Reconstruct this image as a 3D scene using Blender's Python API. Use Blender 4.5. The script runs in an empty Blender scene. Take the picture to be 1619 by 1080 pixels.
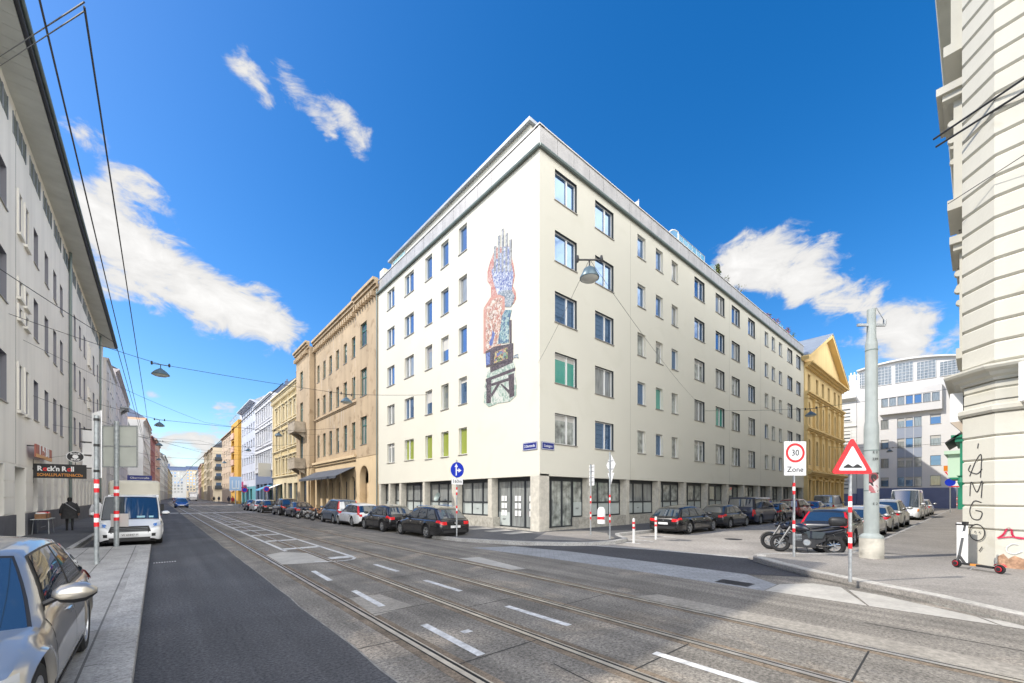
import bpy, bmesh, math, random
from mathutils import Vector, Matrix
random.seed(7)
R=math.radians; PI=math.pi
sc=bpy.context.scene; COL=sc.collection
# ---- survey of the place: world x = distance across the tram street, y = distance along it, camera at the origin 2 m up
FL=644.0; HY=784.0; HC=2.0; CA=math.cos(R(41)); SA=math.sin(R(41))
def G(x,y,h=0.0):
    Z=FL*(HC-h)/(y-HY); X=(x-809.5)/FL*Z
    return (CA*X+SA*Z, -SA*X+CA*Z)
def PO(x,o,y):
    t=(x-809.5)/FL; Z=o/(CA*t+SA); return (Z*(CA-SA*t), HC-(y-HY)*Z/FL)
def PS(x,s,y):
    t=(x-809.5)/FL; Z=s/(CA-SA*t); return (Z*(CA*t+SA), HC-(y-HY)*Z/FL)

# ---------------------------------------------------------------- materials
MATS={}
def mat(name,col,rough=.8,metal=0.0,noise=None,bump=None,spec=.5,coat=0.0,streak=None,speck=None,ior=None,emit=None,alpha=None,brick=None,stain=None,lane=None):
    if name in MATS: return MATS[name]
    m=bpy.data.materials.new(name); m.use_nodes=True; MATS[name]=m
    nt=m.node_tree; N=nt.nodes; L=nt.links; b=N['Principled BSDF']
    b.inputs['Roughness'].default_value=rough; b.inputs['Metallic'].default_value=metal
    b.inputs['Specular IOR Level'].default_value=spec
    if ior: b.inputs['IOR'].default_value=ior
    if coat: b.inputs['Coat Weight'].default_value=coat; b.inputs['Coat Roughness'].default_value=.03
    if emit: b.inputs['Emission Color'].default_value=(*emit[0],1); b.inputs['Emission Strength'].default_value=emit[1]
    if alpha is not None: b.inputs['Alpha'].default_value=alpha
    c=(*col,1); b.inputs['Base Color'].default_value=c; m.diffuse_color=c
    geo=N.new('ShaderNodeNewGeometry') if (noise or bump or streak or speck or brick or stain) else None
    cur=None
    def nz(scale,detail=4,vec=None,dist=0,rg=.5):
        n=N.new('ShaderNodeTexNoise'); n.inputs['Scale'].default_value=scale; n.inputs['Detail'].default_value=detail; n.inputs['Distortion'].default_value=dist; n.inputs['Roughness'].default_value=rg
        L.new(vec or geo.outputs['Position'],n.inputs['Vector']); return n.outputs['Fac']
    def vary(cur,fac,lo,hi,a,bb=None):
        mr=N.new('ShaderNodeMapRange'); mr.inputs['From Min'].default_value=lo; mr.inputs['From Max'].default_value=hi; L.new(fac,mr.inputs['Value'])
        mx=N.new('ShaderNodeMix'); mx.data_type='RGBA'; mx.blend_type='MULTIPLY' 
        mx2=N.new('ShaderNodeMix'); mx2.data_type='RGBA'
        L.new(mr.outputs[0],mx2.inputs['Factor'])
        mx2.inputs['A'].default_value=a if isinstance(a,tuple) else (a,a,a,1)
        bb=1.0 if bb is None else bb
        mx2.inputs['B'].default_value=bb if isinstance(bb,tuple) else (bb,bb,bb,1)
        mx.inputs['Factor'].default_value=1
        if cur is None: mx.inputs['A'].default_value=c
        else: L.new(cur,mx.inputs['A'])
        L.new(mx2.outputs['Result'],mx.inputs['B']); return mx.outputs['Result']
    if noise:
        cur=vary(cur,nz(noise[0],5),.3,.7,1-noise[1],1+noise[1]*.3)
    if lane:
        mp=N.new('ShaderNodeMapping'); mp.inputs['Scale'].default_value=(2.6,.10,1); L.new(geo.outputs['Position'],mp.inputs['Vector'])
        cur=vary(cur,nz(1.0,5,mp.outputs[0]),.35,.65,1-lane,1+lane*.6)
    if speck:
        cur=vary(cur,nz(speck[0]*.22,8,None,0,.78),.38,.62,max(.25,1-speck[1]),1+speck[1]*.9)
    if streak:
        mp=N.new('ShaderNodeMapping'); mp.inputs['Scale'].default_value=(streak[0],streak[0],streak[0]*.07); L.new(geo.outputs['Position'],mp.inputs['Vector'])
        cur=vary(cur,nz(1.0,4,mp.outputs[0]),.42,.7,1.0,1-streak[1])
    if stain:
        cur=vary(cur,nz(stain[0],6,None,.6),stain[2],stain[2]+.12,1.0,stain[1])
    if brick:
        mp=N.new('ShaderNodeMapping'); mp.inputs['Rotation'].default_value=(0,0,brick[4] if len(brick)>4 else 0)
        L.new(geo.outputs['Position'],mp.inputs['Vector'])
        bt=N.new('ShaderNodeTexBrick'); bt.inputs['Scale'].default_value=1; bt.inputs['Brick Width'].default_value=brick[0]; bt.inputs['Row Height'].default_value=brick[1]
        bt.inputs['Mortar Size'].default_value=brick[2]; bt.inputs['Mortar Smooth'].default_value=.1
        bt.inputs['Color1'].default_value=(1,1,1,1); bt.inputs['Color2'].default_value=(.86,.86,.86,1); bt.inputs['Mortar'].default_value=(brick[3],)*3+(1,)
        L.new(mp.outputs[0],bt.inputs['Vector'])
        mx=N.new('ShaderNodeMix'); mx.data_type='RGBA'; mx.blend_type='MULTIPLY'; mx.inputs['Factor'].default_value=1
        if cur is None: mx.inputs['A'].default_value=c
        else: L.new(cur,mx.inputs['A'])
        L.new(bt.outputs['Color'],mx.inputs['B']); cur=mx.outputs['Result']
    if cur is not None: L.new(cur,b.inputs['Base Color'])
    if bump:
        bp=N.new('ShaderNodeBump'); bp.inputs['Strength'].default_value=bump[1]; bp.inputs['Distance'].default_value=bump[2] if len(bump)>2 else .02
        L.new(nz(bump[0],3),bp.inputs['Height']); L.new(bp.outputs[0],b.inputs['Normal'])
    return m
def C(h): # sRGB hex -> linear
    v=[int(h[i:i+2],16)/255 for i in (0,2,4)]
    return tuple(x/12.92 if x<=.04045 else ((x+.055)/1.055)**2.4 for x in v)

m_asph=mat('asphalt_dark',(.072,.072,.076),.78,noise=(.5,.3),speck=(120,.8),lane=.22,bump=(150,.35,.006),stain=(.35,(1.35,1.33,1.3,1),.56))
m_asph2=mat('asphalt_worn',(.215,.196,.168),.85,noise=(.7,.3),speck=(110,.6),lane=.3,bump=(150,.3,.006),stain=(.5,(1.5,1.45,1.4,1),.57))
m_track=mat('track_slab_concrete',(.215,.196,.168),.85,noise=(.9,.4),speck=(110,.65),lane=.3,bump=(150,.3,.006),stain=(.6,(1.6,1.5,1.38,1),.55))
m_track2=mat('track_strip_concrete',(.30,.275,.235),.85,noise=(.8,.3),speck=(50,.3),bump=(150,.3,.006))
m_black=mat('fresh_asphalt',(.055,.055,.062),.8,noise=(.6,.3),speck=(60,.5),bump=(90,.4,.01))
m_plateau=mat('plateau_asphalt',(.33,.305,.275),.88,noise=(.5,.25),speck=(45,.25),bump=(60,.3,.01))
m_swalk=mat('sidewalk_asphalt',(.27,.25,.225),.88,noise=(.6,.22),speck=(120,.35),bump=(140,.3,.006),stain=(.7,(.72,.72,.72,1),.6))
m_swalkd=mat('sidewalk_asphalt_dark',(.10,.10,.103),.88,noise=(.6,.25),speck=(50,.3),bump=(60,.3,.01))
m_slab=mat('pavement_slabs',(.40,.39,.37),.85,noise=(1.5,.25),speck=(110,.25),brick=(3.2,.62,.012,.35,R(90)),bump=(50,.2,.01))
m_paver=mat('light_pavers',(.31,.32,.33),.85,noise=(1.2,.15),speck=(50,.15),brick=(.3,.15,.008,.6,R(45)))
m_conc=mat('pale_concrete',(.42,.40,.36),.85,noise=(1.5,.2),speck=(40,.12),bump=(50,.2,.01))
m_granite=mat('kerb_granite',(.40,.39,.37),.8,noise=(2,.25),speck=(120,.4),bump=(130,.25,.006))
m_line=mat('road_paint',(.62,.62,.61),.7,noise=(6,.35),speck=(40,.2))
m_joint=mat('joint_tar',(.02,.02,.02),.9)
m_rail=mat('rail_steel',(.62,.57,.49),.42,.75,noise=(3,.3))
m_groove=mat('rail_groove',(.015,.014,.013),.9)
m_dark=mat('dark_trim',(.02,.02,.022),.5)
m_rubber=mat('tyre_rubber',(.018,.018,.019),.85)
m_metal=mat('galvanised_steel',(.42,.44,.45),.45,.6,noise=(14,.25))
m_chrome=mat('chrome',(.8,.8,.8),.12,1.0)
m_alu=mat('wheel_alloy',(.55,.56,.57),.3,.85)
m_red=mat('signal_red',C('D8202A'),.4); m_white=mat('sign_white',(.8,.8,.8),.4); m_blue=mat('sign_blue',C('0A2FB4'),.35)
m_navy=mat('street_sign_blue',C('1B2A78'),.35); m_blk=mat('black_paint',(.015,.015,.016),.5)
m_wire=mat('wire_black',(.02,.022,.025),.6)
m_tail=mat('tail_light_red',(.6,.01,.015),.15,coat=.6); m_head=mat('headlight_glass',(.5,.52,.54),.15,.0,coat=.8)
m_amber=mat('indicator_amber',(.7,.22,.02),.2)
m_plate=mat('number_plate_white',(.7,.7,.7),.4)
m_glassc=mat('car_glass',(.015,.03,.05),.03,0,spec=.9,ior=2.05)
def winglass(n,base,metal=.0,ior=1.9,rough=.03,**k):
    return mat(n,base,rough,metal,spec=.8,ior=ior,bump=(.7,.05,.05),**k)
g_dark=winglass('window_glass',(.10,.19,.34),.6,2.0)
g_cur=winglass('window_glass_over_curtain',(.27,.285,.28),0,1.8,.05,streak=(14,.5))
g_refl=winglass('window_glass_painted_reflection',(.42,.45,.42),0,1.8,.06,noise=(2.2,.75),streak=(6,.45))  # reflections of the houses opposite, painted into the pane colour
g_shop=winglass('shop_glass',(.34,.37,.35),.6,2.0)
g_lil=winglass('window_glass_pale',(.085,.085,.10),0,1.6,.08)
g_green=winglass('window_glass_over_green_blind',(.25,.3,.05),0,1.6,.05)
g_teal=winglass('window_glass_over_teal_curtain',(.05,.28,.22),0,1.8,.05)
m_frost=mat('frosted_panel',(.42,.46,.45),.35,noise=(2,.12))
m_fwhite=mat('window_frame_white',(.72,.72,.7),.45); m_fdark=mat('window_frame_dark',(.03,.035,.04),.4); m_fgrey=mat('window_frame_grey',(.25,.27,.29),.4)
m_sill=mat('window_sill_metal',(.3,.28,.25),.5,.3)
m_roofd=mat('roof_slate',(.06,.065,.08),.6,noise=(2,.2)); m_roofm=mat('roof_zinc',(.35,.38,.41),.45,.4,noise=(1,.2)); m_roofb=mat('roof_blue_grey',(.09,.12,.2),.55,noise=(2,.2))

# ---------------------------------------------------------------- mesh builder
class MB:
    def __init__(s): s.v=[]; s.f=[]; s.m=[]
    def add(s,pts,faces,mi=0):
        n=len(s.v); s.v+= [tuple(p) for p in pts]
        for f in faces: s.f.append([n+i for i in f]); s.m.append(mi)
    def quad(s,a,b,c,d,mi=0): s.add([a,b,c,d],[(0,1,2,3)],mi)
    def box(s,x0,x1,y0,y1,z0,z1,mi=0,M=None):
        p=[(x,y,z) for z in (z0,z1) for y in (y0,y1) for x in (x0,x1)]
        if M is not None: p=[M@Vector(q) for q in p]
        s.add(p,[(0,2,3,1),(4,5,7,6),(0,1,5,4),(2,6,7,3),(0,4,6,2),(1,3,7,5)],mi); return s
    def prism(s,poly,d0,d1,axis='z',mi=0,M=None):
        # poly in the plane perpendicular to axis; z:(x,y) y:(x,z) x:(y,z)
        def P(a,b,d): return {'z':(a,b,d),'y':(a,d,b),'x':(d,a,b)}[axis]
        n=len(poly); p=[P(a,b,d0) for a,b in poly]+[P(a,b,d1) for a,b in poly]
        if M is not None: p=[M@Vector(q) for q in p]
        f=[tuple(range(n))[::-1],tuple(range(n,2*n))]+[(i,(i+1)%n,n+(i+1)%n,n+i) for i in range(n)]
        s.add(p,f,mi); return s
    def tube(s,pts,r,n=8,mi=0,caps=True):
        pts=[Vector(p) for p in pts]; rr=r if isinstance(r,(list,tuple)) else [r]*len(pts)
        rings=[]; up=Vector((0,0,1)); prev=None
        for i,p in enumerate(pts):
            d=(pts[min(i+1,len(pts)-1)]-pts[max(i-1,0)])
            if d.length<1e-9: d=Vector((0,0,1))
            d.normalize()
            if prev is None:
                a=d.cross(up); 
                if a.length<1e-3: a=d.cross(Vector((1,0,0)))
            else: a=prev-d*prev.dot(d)
            a.normalize(); prev=a; b=d.cross(a)
            rings.append([p+(a*math.cos(2*PI*k/n)+b*math.sin(2*PI*k/n))*rr[i] for k in range(n)])
        s.loft(rings,mi,True,caps); return s
    def loft(s,rings,mi=0,closed=True,caps=False):
        n=len(rings[0]); base=len(s.v)
        for rg in rings: s.v+=[tuple(p) for p in rg]
        for i in range(len(rings)-1):
            for k in range(n if closed else n-1):
                a=base+i*n+k; b=base+i*n+(k+1)%n
                s.f.append([a,b,b+n,a+n]); s.m.append(mi)
        if caps:
            s.f.append([base+k for k in range(n)][::-1]); s.m.append(mi)
            e=base+(len(rings)-1)*n; s.f.append([e+k for k in range(n)]); s.m.append(mi)
    def lathe(s,prof,c=(0,0,0),n=20,axis='z',mi=0,caps=True,M=None):
        rings=[]
        for r,h in prof:
            rg=[]
            for k in range(n):
                a=2*PI*k/n; u,w=r*math.cos(a),r*math.sin(a)
                p={'z':(u,w,h),'y':(u,h,w),'x':(h,u,w)}[axis]
                q=Vector(p)+Vector(c)
                rg.append(M@q if M is not None else q)
            rings.append(rg)
        s.loft(rings,mi,True,caps); return s
    def mesh(s,name,mats,smooth=None):
        me=bpy.data.meshes.new(name); me.from_pydata(s.v,[],s.f)
        for m in (mats if isinstance(mats,(list,tuple)) else [mats]): me.materials.append(m)
        me.polygons.foreach_set('material_index',s.m)
        bm=bmesh.new(); bm.from_mesh(me); bmesh.ops.recalc_face_normals(bm,faces=bm.faces)
        if smooth is not None:
            ang=R(smooth)
            for f in bm.faces: f.smooth=True
            for e in bm.edges:
                if len(e.link_faces)==2 and e.calc_face_angle(0)>ang: e.smooth=False
        bm.to_mesh(me); bm.free(); me.update(); return me
    def build(s,name,mats,parent=None,loc=(0,0,0),rot=0,smooth=None):
        return obj(name,s.mesh(name,mats,smooth),parent,loc,rot)
def obj(name,me,parent=None,loc=(0,0,0),rot=0):
    o=bpy.data.objects.new(name,me); COL.objects.link(o); o.location=loc
    o.rotation_euler=rot if isinstance(rot,(tuple,list)) else (0,0,rot)
    if parent: o.parent=parent
    return o
def tag(o,label=None,cat=None,group=None,kind=None):
    if label: o['label']=label
    if cat: o['category']=cat
    if group: o['group']=group
    if kind: o['kind']=kind
    return o
def thing(name,label,cat,loc=(0,0,0),rot=0,group=None):
    return tag(obj(name,None,None,loc,rot),label,cat,group)
def copy_tree(o,parent=None):
    c=o.copy(); COL.objects.link(c)
    if parent: c.parent=parent
    for ch in list(o.children): copy_tree(ch,c)
    return c
_tc={}
def text(s,size,parent,loc,rot,m,ext=.002,name='lettering',align='CENTER',sx=1.0,bold=0):
    k=(s,size,ext,align,bold)
    if k not in _tc:
        cu=bpy.data.curves.new('lettering','FONT'); cu.body=s; cu.size=size; cu.extrude=ext; cu.align_x=align; cu.align_y='CENTER'; cu.resolution_u=2; cu.offset=bold
        t=bpy.data.objects.new('t',cu); COL.objects.link(t)
        dg=bpy.context.evaluated_depsgraph_get(); me=bpy.data.meshes.new_from_object(t.evaluated_get(dg)); 
        bpy.data.objects.remove(t); bpy.data.curves.remove(cu); _tc[k]=me
    me=_tc[k].copy(); me.materials.clear(); me.materials.append(m); me.name=name
    o=obj(name,me,parent,loc,rot); o.scale=(sx,1,1); return o
# text frames: rotation so that the text stands upright and faces outward
def face_rot(az): return (R(90),0,az)   # az=0: readable looking towards +y

# ---------------------------------------------------------------- camera, sun, sky
cam=bpy.data.cameras.new('camera'); co=bpy.data.objects.new('camera',cam); COL.objects.link(co)
co.location=(0,0,HC); co.rotation_euler=(R(90),0,R(-41)); cam.sensor_width=36; cam.lens=FL/1619*36
cam.shift_y=(HY-540)/1619; cam.clip_start=.05; cam.clip_end=6000; sc.camera=co
SUN=Vector((-.87,.49,0)).normalized(); EL=R(43.5); SUN=Vector((SUN.x*math.cos(EL),SUN.y*math.cos(EL),math.sin(EL)))
sl=bpy.data.lights.new('sun','SUN'); sl.energy=2.65; sl.angle=R(.5); sl.color=(1,.94,.84)
so=bpy.data.objects.new('sun',sl); COL.objects.link(so); so.rotation_euler=SUN.to_track_quat('Z','Y').to_euler(); so.location=(0,0,60)
w=bpy.data.worlds.new('World'); sc.world=w; w.use_nodes=True
def build_world():
    nt=w.node_tree; N=nt.nodes; L=nt.links; bg=N['Background']
    sky=N.new('ShaderNodeTexSky'); sky.sky_type='NISHITA'; sky.sun_disc=False; sky.sun_elevation=EL
    sky.sun_rotation=math.atan2(SUN.x,SUN.y); sky.air_density=1.0; sky.dust_density=.8; sky.ozone_density=2.5
    hs=N.new('ShaderNodeHueSaturation'); hs.inputs['Saturation'].default_value=1.42; hs.inputs['Value'].default_value=.84; hs.inputs['Hue'].default_value=.504
    L.new(sky.outputs[0],hs.inputs['Color'])
    tc=N.new('ShaderNodeTexCoord'); d=tc.outputs['Generated']
    def mth(op,a,b=None,c=None):
        n=N.new('ShaderNodeMath'); n.operation=op
        for i,x in enumerate((a,b,c)):
            if x is None: continue
            if isinstance(x,(int,float)): n.inputs[i].default_value=x
            else: L.new(x,n.inputs[i])
        return n.outputs[0]
    sx=N.new('ShaderNodeSeparateXYZ'); L.new(d,sx.inputs[0]); X,Y,Z=sx.outputs
    az=mth('MULTIPLY',mth('ARCTAN2',X,Y),180/PI); el=mth('MULTIPLY',mth('ARCSINE',Z),180/PI)
    mp=N.new('ShaderNodeMapping'); mp.inputs['Scale'].default_value=(1,1,1.9); L.new(d,mp.inputs['Vector'])
    def noise(sca,det,rough=.55,dist=0.0):
        n=N.new('ShaderNodeTexNoise'); n.inputs['Scale'].default_value=sca; n.inputs['Detail'].default_value=det; n.inputs['Roughness'].default_value=rough; n.inputs['Distortion'].default_value=dist
        L.new(mp.outputs[0],n.inputs['Vector']); return n.outputs['Fac']
    nb=noise(5,9,.62,.35); nf=noise(15,7,.6,.8)
    def azel(px,py):
        t=(px-809.5)/FL; q=(HY-py)/FL; return (41+math.degrees(math.atan(t)), math.degrees(math.atan2(q,math.hypot(1,t))))
    def capsule(p1,p2,rad,amp):
        a0,e0=azel(*p1); a1,e1=azel(*p2); k=math.cos(R((e0+e1)/2))
        ax,ay=a0*k,e0; dx,dy=(a1-a0)*k,e1-e0; LL=dx*dx+dy*dy+1e-6
        ux=mth('SUBTRACT',mth('MULTIPLY',az,k),ax); uy=mth('SUBTRACT',el,ay)
        t=mth('DIVIDE',mth('ADD',mth('MULTIPLY',ux,dx),mth('MULTIPLY',uy,dy)),LL)
        cl=N.new('ShaderNodeClamp'); L.new(t,cl.inputs[0]); t=cl.outputs[0]
        rx=mth('SUBTRACT',ux,mth('MULTIPLY',t,dx)); ry=mth('SUBTRACT',uy,mth('MULTIPLY',t,dy))
        dist=mth('SQRT',mth('ADD',mth('MULTIPLY',rx,rx),mth('MULTIPLY',ry,ry)))
        m=N.new('ShaderNodeMapRange'); m.inputs['From Min'].default_value=0; m.inputs['From Max'].default_value=rad
        m.inputs['To Min'].default_value=amp; m.inputs['To Max'].default_value=0; m.interpolation_type='SMOOTHSTEP'; L.new(dist,m.inputs['Value']); return m.outputs[0]
    caps=[((165,375),(245,435),6.2,.98),((260,430),(430,520),5.8,1.0),((185,345),(200,400),4.6,.75),((205,290),(235,305),3,.6),((380,100),(425,150),3.0,.7),((455,130),(520,190),3.6,.76),((525,150),(575,230),3.5,.8),
          ((1175,415),(1270,430),6.0,1.0),((1270,440),(1370,485),4.2,.72),((1400,520),(1440,530),4.5,.8),((1340,540),(1370,545),2.5,.6),((1500,530),(1520,532),3,.5),
          ((345,672),(430,668),3.0,.75),((350,645),(366,645),1.6,.75),((240,700),(330,690),2.8,.62),((240,625),(262,632),1.2,.6),((70,180),(125,210),3,.5),((110,330),(125,345),2.5,.5),((230,745),(330,735),5,.6)]
    mask=None
    for c in caps:
        q=capsule(*c); mask=q if mask is None else mth('MAXIMUM',mask,q)
    # unseen bright clouds behind the photographer, added as fill light for the shaded facades
    bank_fill=N.new('ShaderNodeMapRange'); bank_fill.inputs['From Min'].default_value=-.1; bank_fill.inputs['From Max'].default_value=-.5; bank_fill.inputs['To Min'].default_value=0; bank_fill.inputs['To Max'].default_value=1.0
    vdir=mth('ADD',mth('MULTIPLY',X,.03),mth('MULTIPLY',Y,1.0)); L.new(vdir,bank_fill.inputs['Value'])
    zen=N.new('ShaderNodeMapRange'); zen.inputs['From Min'].default_value=.85; zen.inputs['From Max'].default_value=.95; L.new(Z,zen.inputs['Value'])  # unseen overhead cloud patch, also added as fill light
    bnk=mth('MAXIMUM',bank_fill.outputs[0],mth('MULTIPLY',zen.outputs[0],.12)); mask=mth('MAXIMUM',mask,bnk)
    dens=mth('ADD',mask,mth('ADD',mth('MULTIPLY',mth('SUBTRACT',nb,.5),2.3),mth('MULTIPLY',mth('SUBTRACT',nf,.5),1.5)))
    gate=N.new('ShaderNodeMapRange'); gate.inputs['From Min'].default_value=.02; gate.inputs['From Max'].default_value=.3; L.new(mask,gate.inputs['Value'])
    dm=N.new('ShaderNodeMapRange'); dm.inputs['From Min'].default_value=.44; dm.inputs['From Max'].default_value=.92; dm.interpolation_type='SMOOTHSTEP'; L.new(dens,dm.inputs['Value'])
    fac=mth('MULTIPLY',dm.outputs[0],gate.outputs[0])
    cc=N.new('ShaderNodeMapRange'); cc.data_type='FLOAT'; cc.inputs['From Min'].default_value=.4; cc.inputs['From Max'].default_value=1.5; cc.inputs['To Min'].default_value=.66; cc.inputs['To Max'].default_value=1.0; L.new(dens,cc.inputs['Value'])
    bm=N.new('ShaderNodeMapRange'); bm.inputs['From Min'].default_value=0; bm.inputs['From Max'].default_value=1; bm.inputs['To Min'].default_value=CLOUD; bm.inputs['To Max'].default_value=BANK_FILL; L.new(bnk,bm.inputs['Value'])
    cm=N.new('ShaderNodeVectorMath'); cm.operation='SCALE'; cm.inputs[0].default_value=(1.0,.99,.975)
    L.new(mth('MULTIPLY',cc.outputs[0],bm.outputs[0]),cm.inputs['Scale'])
    mx=N.new('ShaderNodeMix'); mx.data_type='RGBA'; L.new(fac,mx.inputs['Factor']); L.new(hs.outputs[0],mx.inputs['A']); L.new(cm.outputs[0],mx.inputs['B'])
    L.new(mx.outputs['Result'],bg.inputs['Color']); bg.inputs['Strength'].default_value=.15
CLOUD=4.0; BANK_FILL=19.0
build_world()
sc.view_settings.view_transform='Standard'; sc.view_settings.look='None'; sc.view_settings.gamma=1; sc.view_settings.exposure=.80
sc.cycles.max_bounces=6; sc.cycles.diffuse_bounces=4; sc.cycles.glossy_bounces=3; sc.cycles.transparent_max_bounces=6
# ================================================================ ground
def sheet(name,poly,z,m,kind='structure',under=None,th=None):
    b=MB()
    if th: b.prism(poly,z-th,z)
    else: b.add([(x,y,z) for x,y in poly],[tuple(range(len(poly)))])
    o=b.build(name,m); o['kind']=kind; return o
sheet('ground',[(-900,-900),(1400,-900),(1400,1600),(-900,1600)],-.004,m_asph2)
def bend(s): return 0 if s<150 else (s-150)*math.tan(R(2.1))
sheet('road_lane_left',[(-2.2,-30),(1.95,-30),(1.95,150),(1.95+bend(600),600),(-2.2+bend(600),600),(-2.2,150)],0,m_asph)
sheet('road_tram_track',[(1.95,-30),(7.65,-30),(7.65,150),(7.65+bend(600),600),(1.95+bend(600),600),(1.95,150)],.001,m_track)
sheet('road_lane_right',[(7.65,-30),(9.9,-30),(9.9,12.6),(10,16.6),(11.75,17.8),(11.75,150),(11.75+bend(600),600),(7.65+bend(600),600),(7.65,150)],0,m_asph2)
# darker repair strip and worn pale edge next to the rails
b=MB()
random.seed(3)
# irregular seam between old lane and new asphalt
pts=[(1.95+random.uniform(-.022,.022),s) for s in [x*.9 for x in range(-16,110)]]
for i in range(len(pts)-1):
    (x0,y0),(x1,y1)=pts[i],pts[i+1]; b.quad((x0-.012,y0,.003),(x0+.012,y0,.003),(x1+.012,y1,.003),(x1-.012,y1,.003))
tag(b.build('road_seam',mat('seam_dust',(.26,.25,.23),.9,noise=(5,.4))),kind='structure')
b=MB()
for x0,x1,ys in ((1.98,2.55,(5.32,10.6,16.2,22,28,34,41)),(2.68,3.95,(-1,1.5,4.05,6.72,8.1,10.7,14,17.5,21,25,30,36)),(4.1,5.42,(-3,-.4,2.6,6.03,9.4,13,17,21,26)),(5.6,6.9,(.9,5.0,8.2,12,16.5,21,26))):
    for y in ys:
        d=random.uniform(-.05,.05); b.quad((x0,y,.004),(x1,y+d,.004),(x1,y+d+.02,.004),(x0,y+.02,.004))
tag(b.build('road_joints',m_joint),kind='structure')
sheet('road_patch_pale',[(2.72,13.3),(3.3,13.1),(3.92,12.9),(3.93,15.4),(3.35,16.3),(2.75,15.8)],.0052,m_conc)
sheet('road_strip_concrete',[(7.1,-12),(7.62,-12),(7.66,4.3),(7.12,4.5)],.005,m_track2)
sheet('road_strip_pale',[(7.2,8.3),(7.6,8.15),(7.9,10.7),(7.25,10.95)],.005,m_conc)
for nm,x0,x1,y0,y1 in (('road_patch_worn',2.72,3.5,6.6,8.0),('road_patch_worn',4.15,5.4,-3,.2)):
    sheet(nm,[(x0,y0),(x1,y0+.2),(x1-.1,y1),(x0+.1,y1+.1)],.0035,m_track2)
# light paver band across the mouth of the side street
sheet('road_paver_band',[(9.62,3.0),(10.5,3.0),(11.3,3.9),(11.25,6.2),(11.15,9.7),(10.6,12.1),(9.1,12.9),(9.35,10.5),(9.5,8.3),(9.6,6)],.004,m_paver)
b=MB(); 
for poly in ([(9.66,2.98),(9.72,1.35),(11.25,2.0),(11.28,2.5),(10.6,2.98)],[(9.72,1.32),(9.78,-.2),(10.2,.05),(10.95,1.3),(11.1,1.85)],[(9.78,-.23),(9.84,-3.2),(9.9,-3.2),(10.2,0)]):
    b.add([(x,y,.005) for x,y in poly],[tuple(range(len(poly)))])
tag(b.build('road_gutter_slabs',m_conc),kind='structure')
sheet('road_mouth_asphalt',[(11.3,3.9),(12.1,2.75),(13.4,4.2),(14.25,4.9),(13.75,8),(13.0,10.35),(11.5,11.7),(10.6,12.1),(11.15,9.7),(11.25,6.2)],.003,m_black)
b=MB(); fl=[(14.35,4.9),(13.85,8),(13.1,10.4)]
for i in range(2):
    (x0,y0),(x1,y1)=fl[i],fl[i+1]; b.quad((x0-.13,y0,.008),(x0+.13,y0,.008),(x1+.13,y1,.008),(x1-.13,y1,.008))
tag(b.build('road_flush_kerb',m_granite),kind='structure')
sheet('road_side_street',[(14.35,4.9),(17.0,2.8),(200,2.8),(200,12),(15.2,11.9),(13.1,10.4),(13.85,8)],.002,m_plateau)
sheet('road_across',[(-2.2,-30),(-80,-30),(-80,11),(-2.2,11)],.0005,m_asph2)
# sidewalks (raised slabs with granite kerbs)
SW=.14
sheet('sidewalk_left',[(-60,11.5),(-.5,11.5),(-.5,21.0),(-2.35,21.0),(-2.35,150),(-2.35+bend(500),500),(-60,500)],SW-.004,m_swalkd,th=.4)
sheet('sidewalk_left_near',[(-2.5,-8),(-.5,-8),(-.5,11.5),(-2.5,11.5)],SW-.004,m_swalkd,th=.4)
sheet('sidewalk_left_slabs',[(-2.6,-8),(-.5,-8),(-.5,21.0),(-2.3,21.0),(-2.6,20)],SW,m_slab)
def kerb(name,pts,wd,side=1,h=SW,seg=1.2,m=None,e=.012):
    # a row of kerb stones along a polyline with small gaps
    b=MB(); P=[Vector((x,y,0)) for x,y in pts]
    N_=[]
    for i in range(len(P)):
        d=(P[min(i+1,len(P)-1)]-P[max(i-1,0)]).normalized(); N_.append(Vector((-d.y,d.x,0))*side)
    for i in range(len(P)-1):
        a,c=P[i],P[i+1]; L_=(c-a).length; k=max(1,round(L_/seg))
        for j in range(k):
            t0=j/k; t1=(j+1)/k-.006/L_*1
            p0=a.lerp(c,t0); p1=a.lerp(c,t1); n0=N_[i].lerp(N_[i+1],t0); n1=N_[i].lerp(N_[i+1],t1)
            z=h+.003
            q=[p0,p1,p1+n1*wd,p0+n0*wd]
            bt=[(v.x,v.y,-.1) for v in q]; tp=[(v.x,v.y,z) for v in q]
            ins=[(q[0]+n0*e),(q[1]+n1*e),q[2],q[3]]
            tp2=[(v.x,v.y,z) for v in ins]; tpl=[(q[0].x,q[0].y,z-e),(q[1].x,q[1].y,z-e),(q[2].x,q[2].y,z-e),(q[3].x,q[3].y,z-e)]
            b.add(bt+tpl+tp2,[(0,1,5,4),(1,2,6,5),(2,3,7,6),(3,0,4,7),(4,5,9,8),(5,6,10,9),(6,7,11,10),(7,4,8,11),(8,9,10,11)])
    return tag(b.build(name,m or m_granite),kind='structure')
kerb('kerb_left',[(-.2,-8),(-.2,21.0)],.3,1,seg=2.6); kerb('kerb_left_end',[(-.2,21.02),(-2.3,21.02)],.2,1)
kerb('kerb_left_bay',[(-2.3,21.2),(-2.3,150)],.15,1)
rc=[(9.9,-8),(9.95,-2.5),(10.03,-.44),(10.86,.64),(11.3,1.45),(12.1,2.75),(12.9,3.75),(13.7,4.55),(14.35,4.75),(15.0,4.45),(17.0,2.85),(18,2.8),(90,2.8)]
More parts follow.
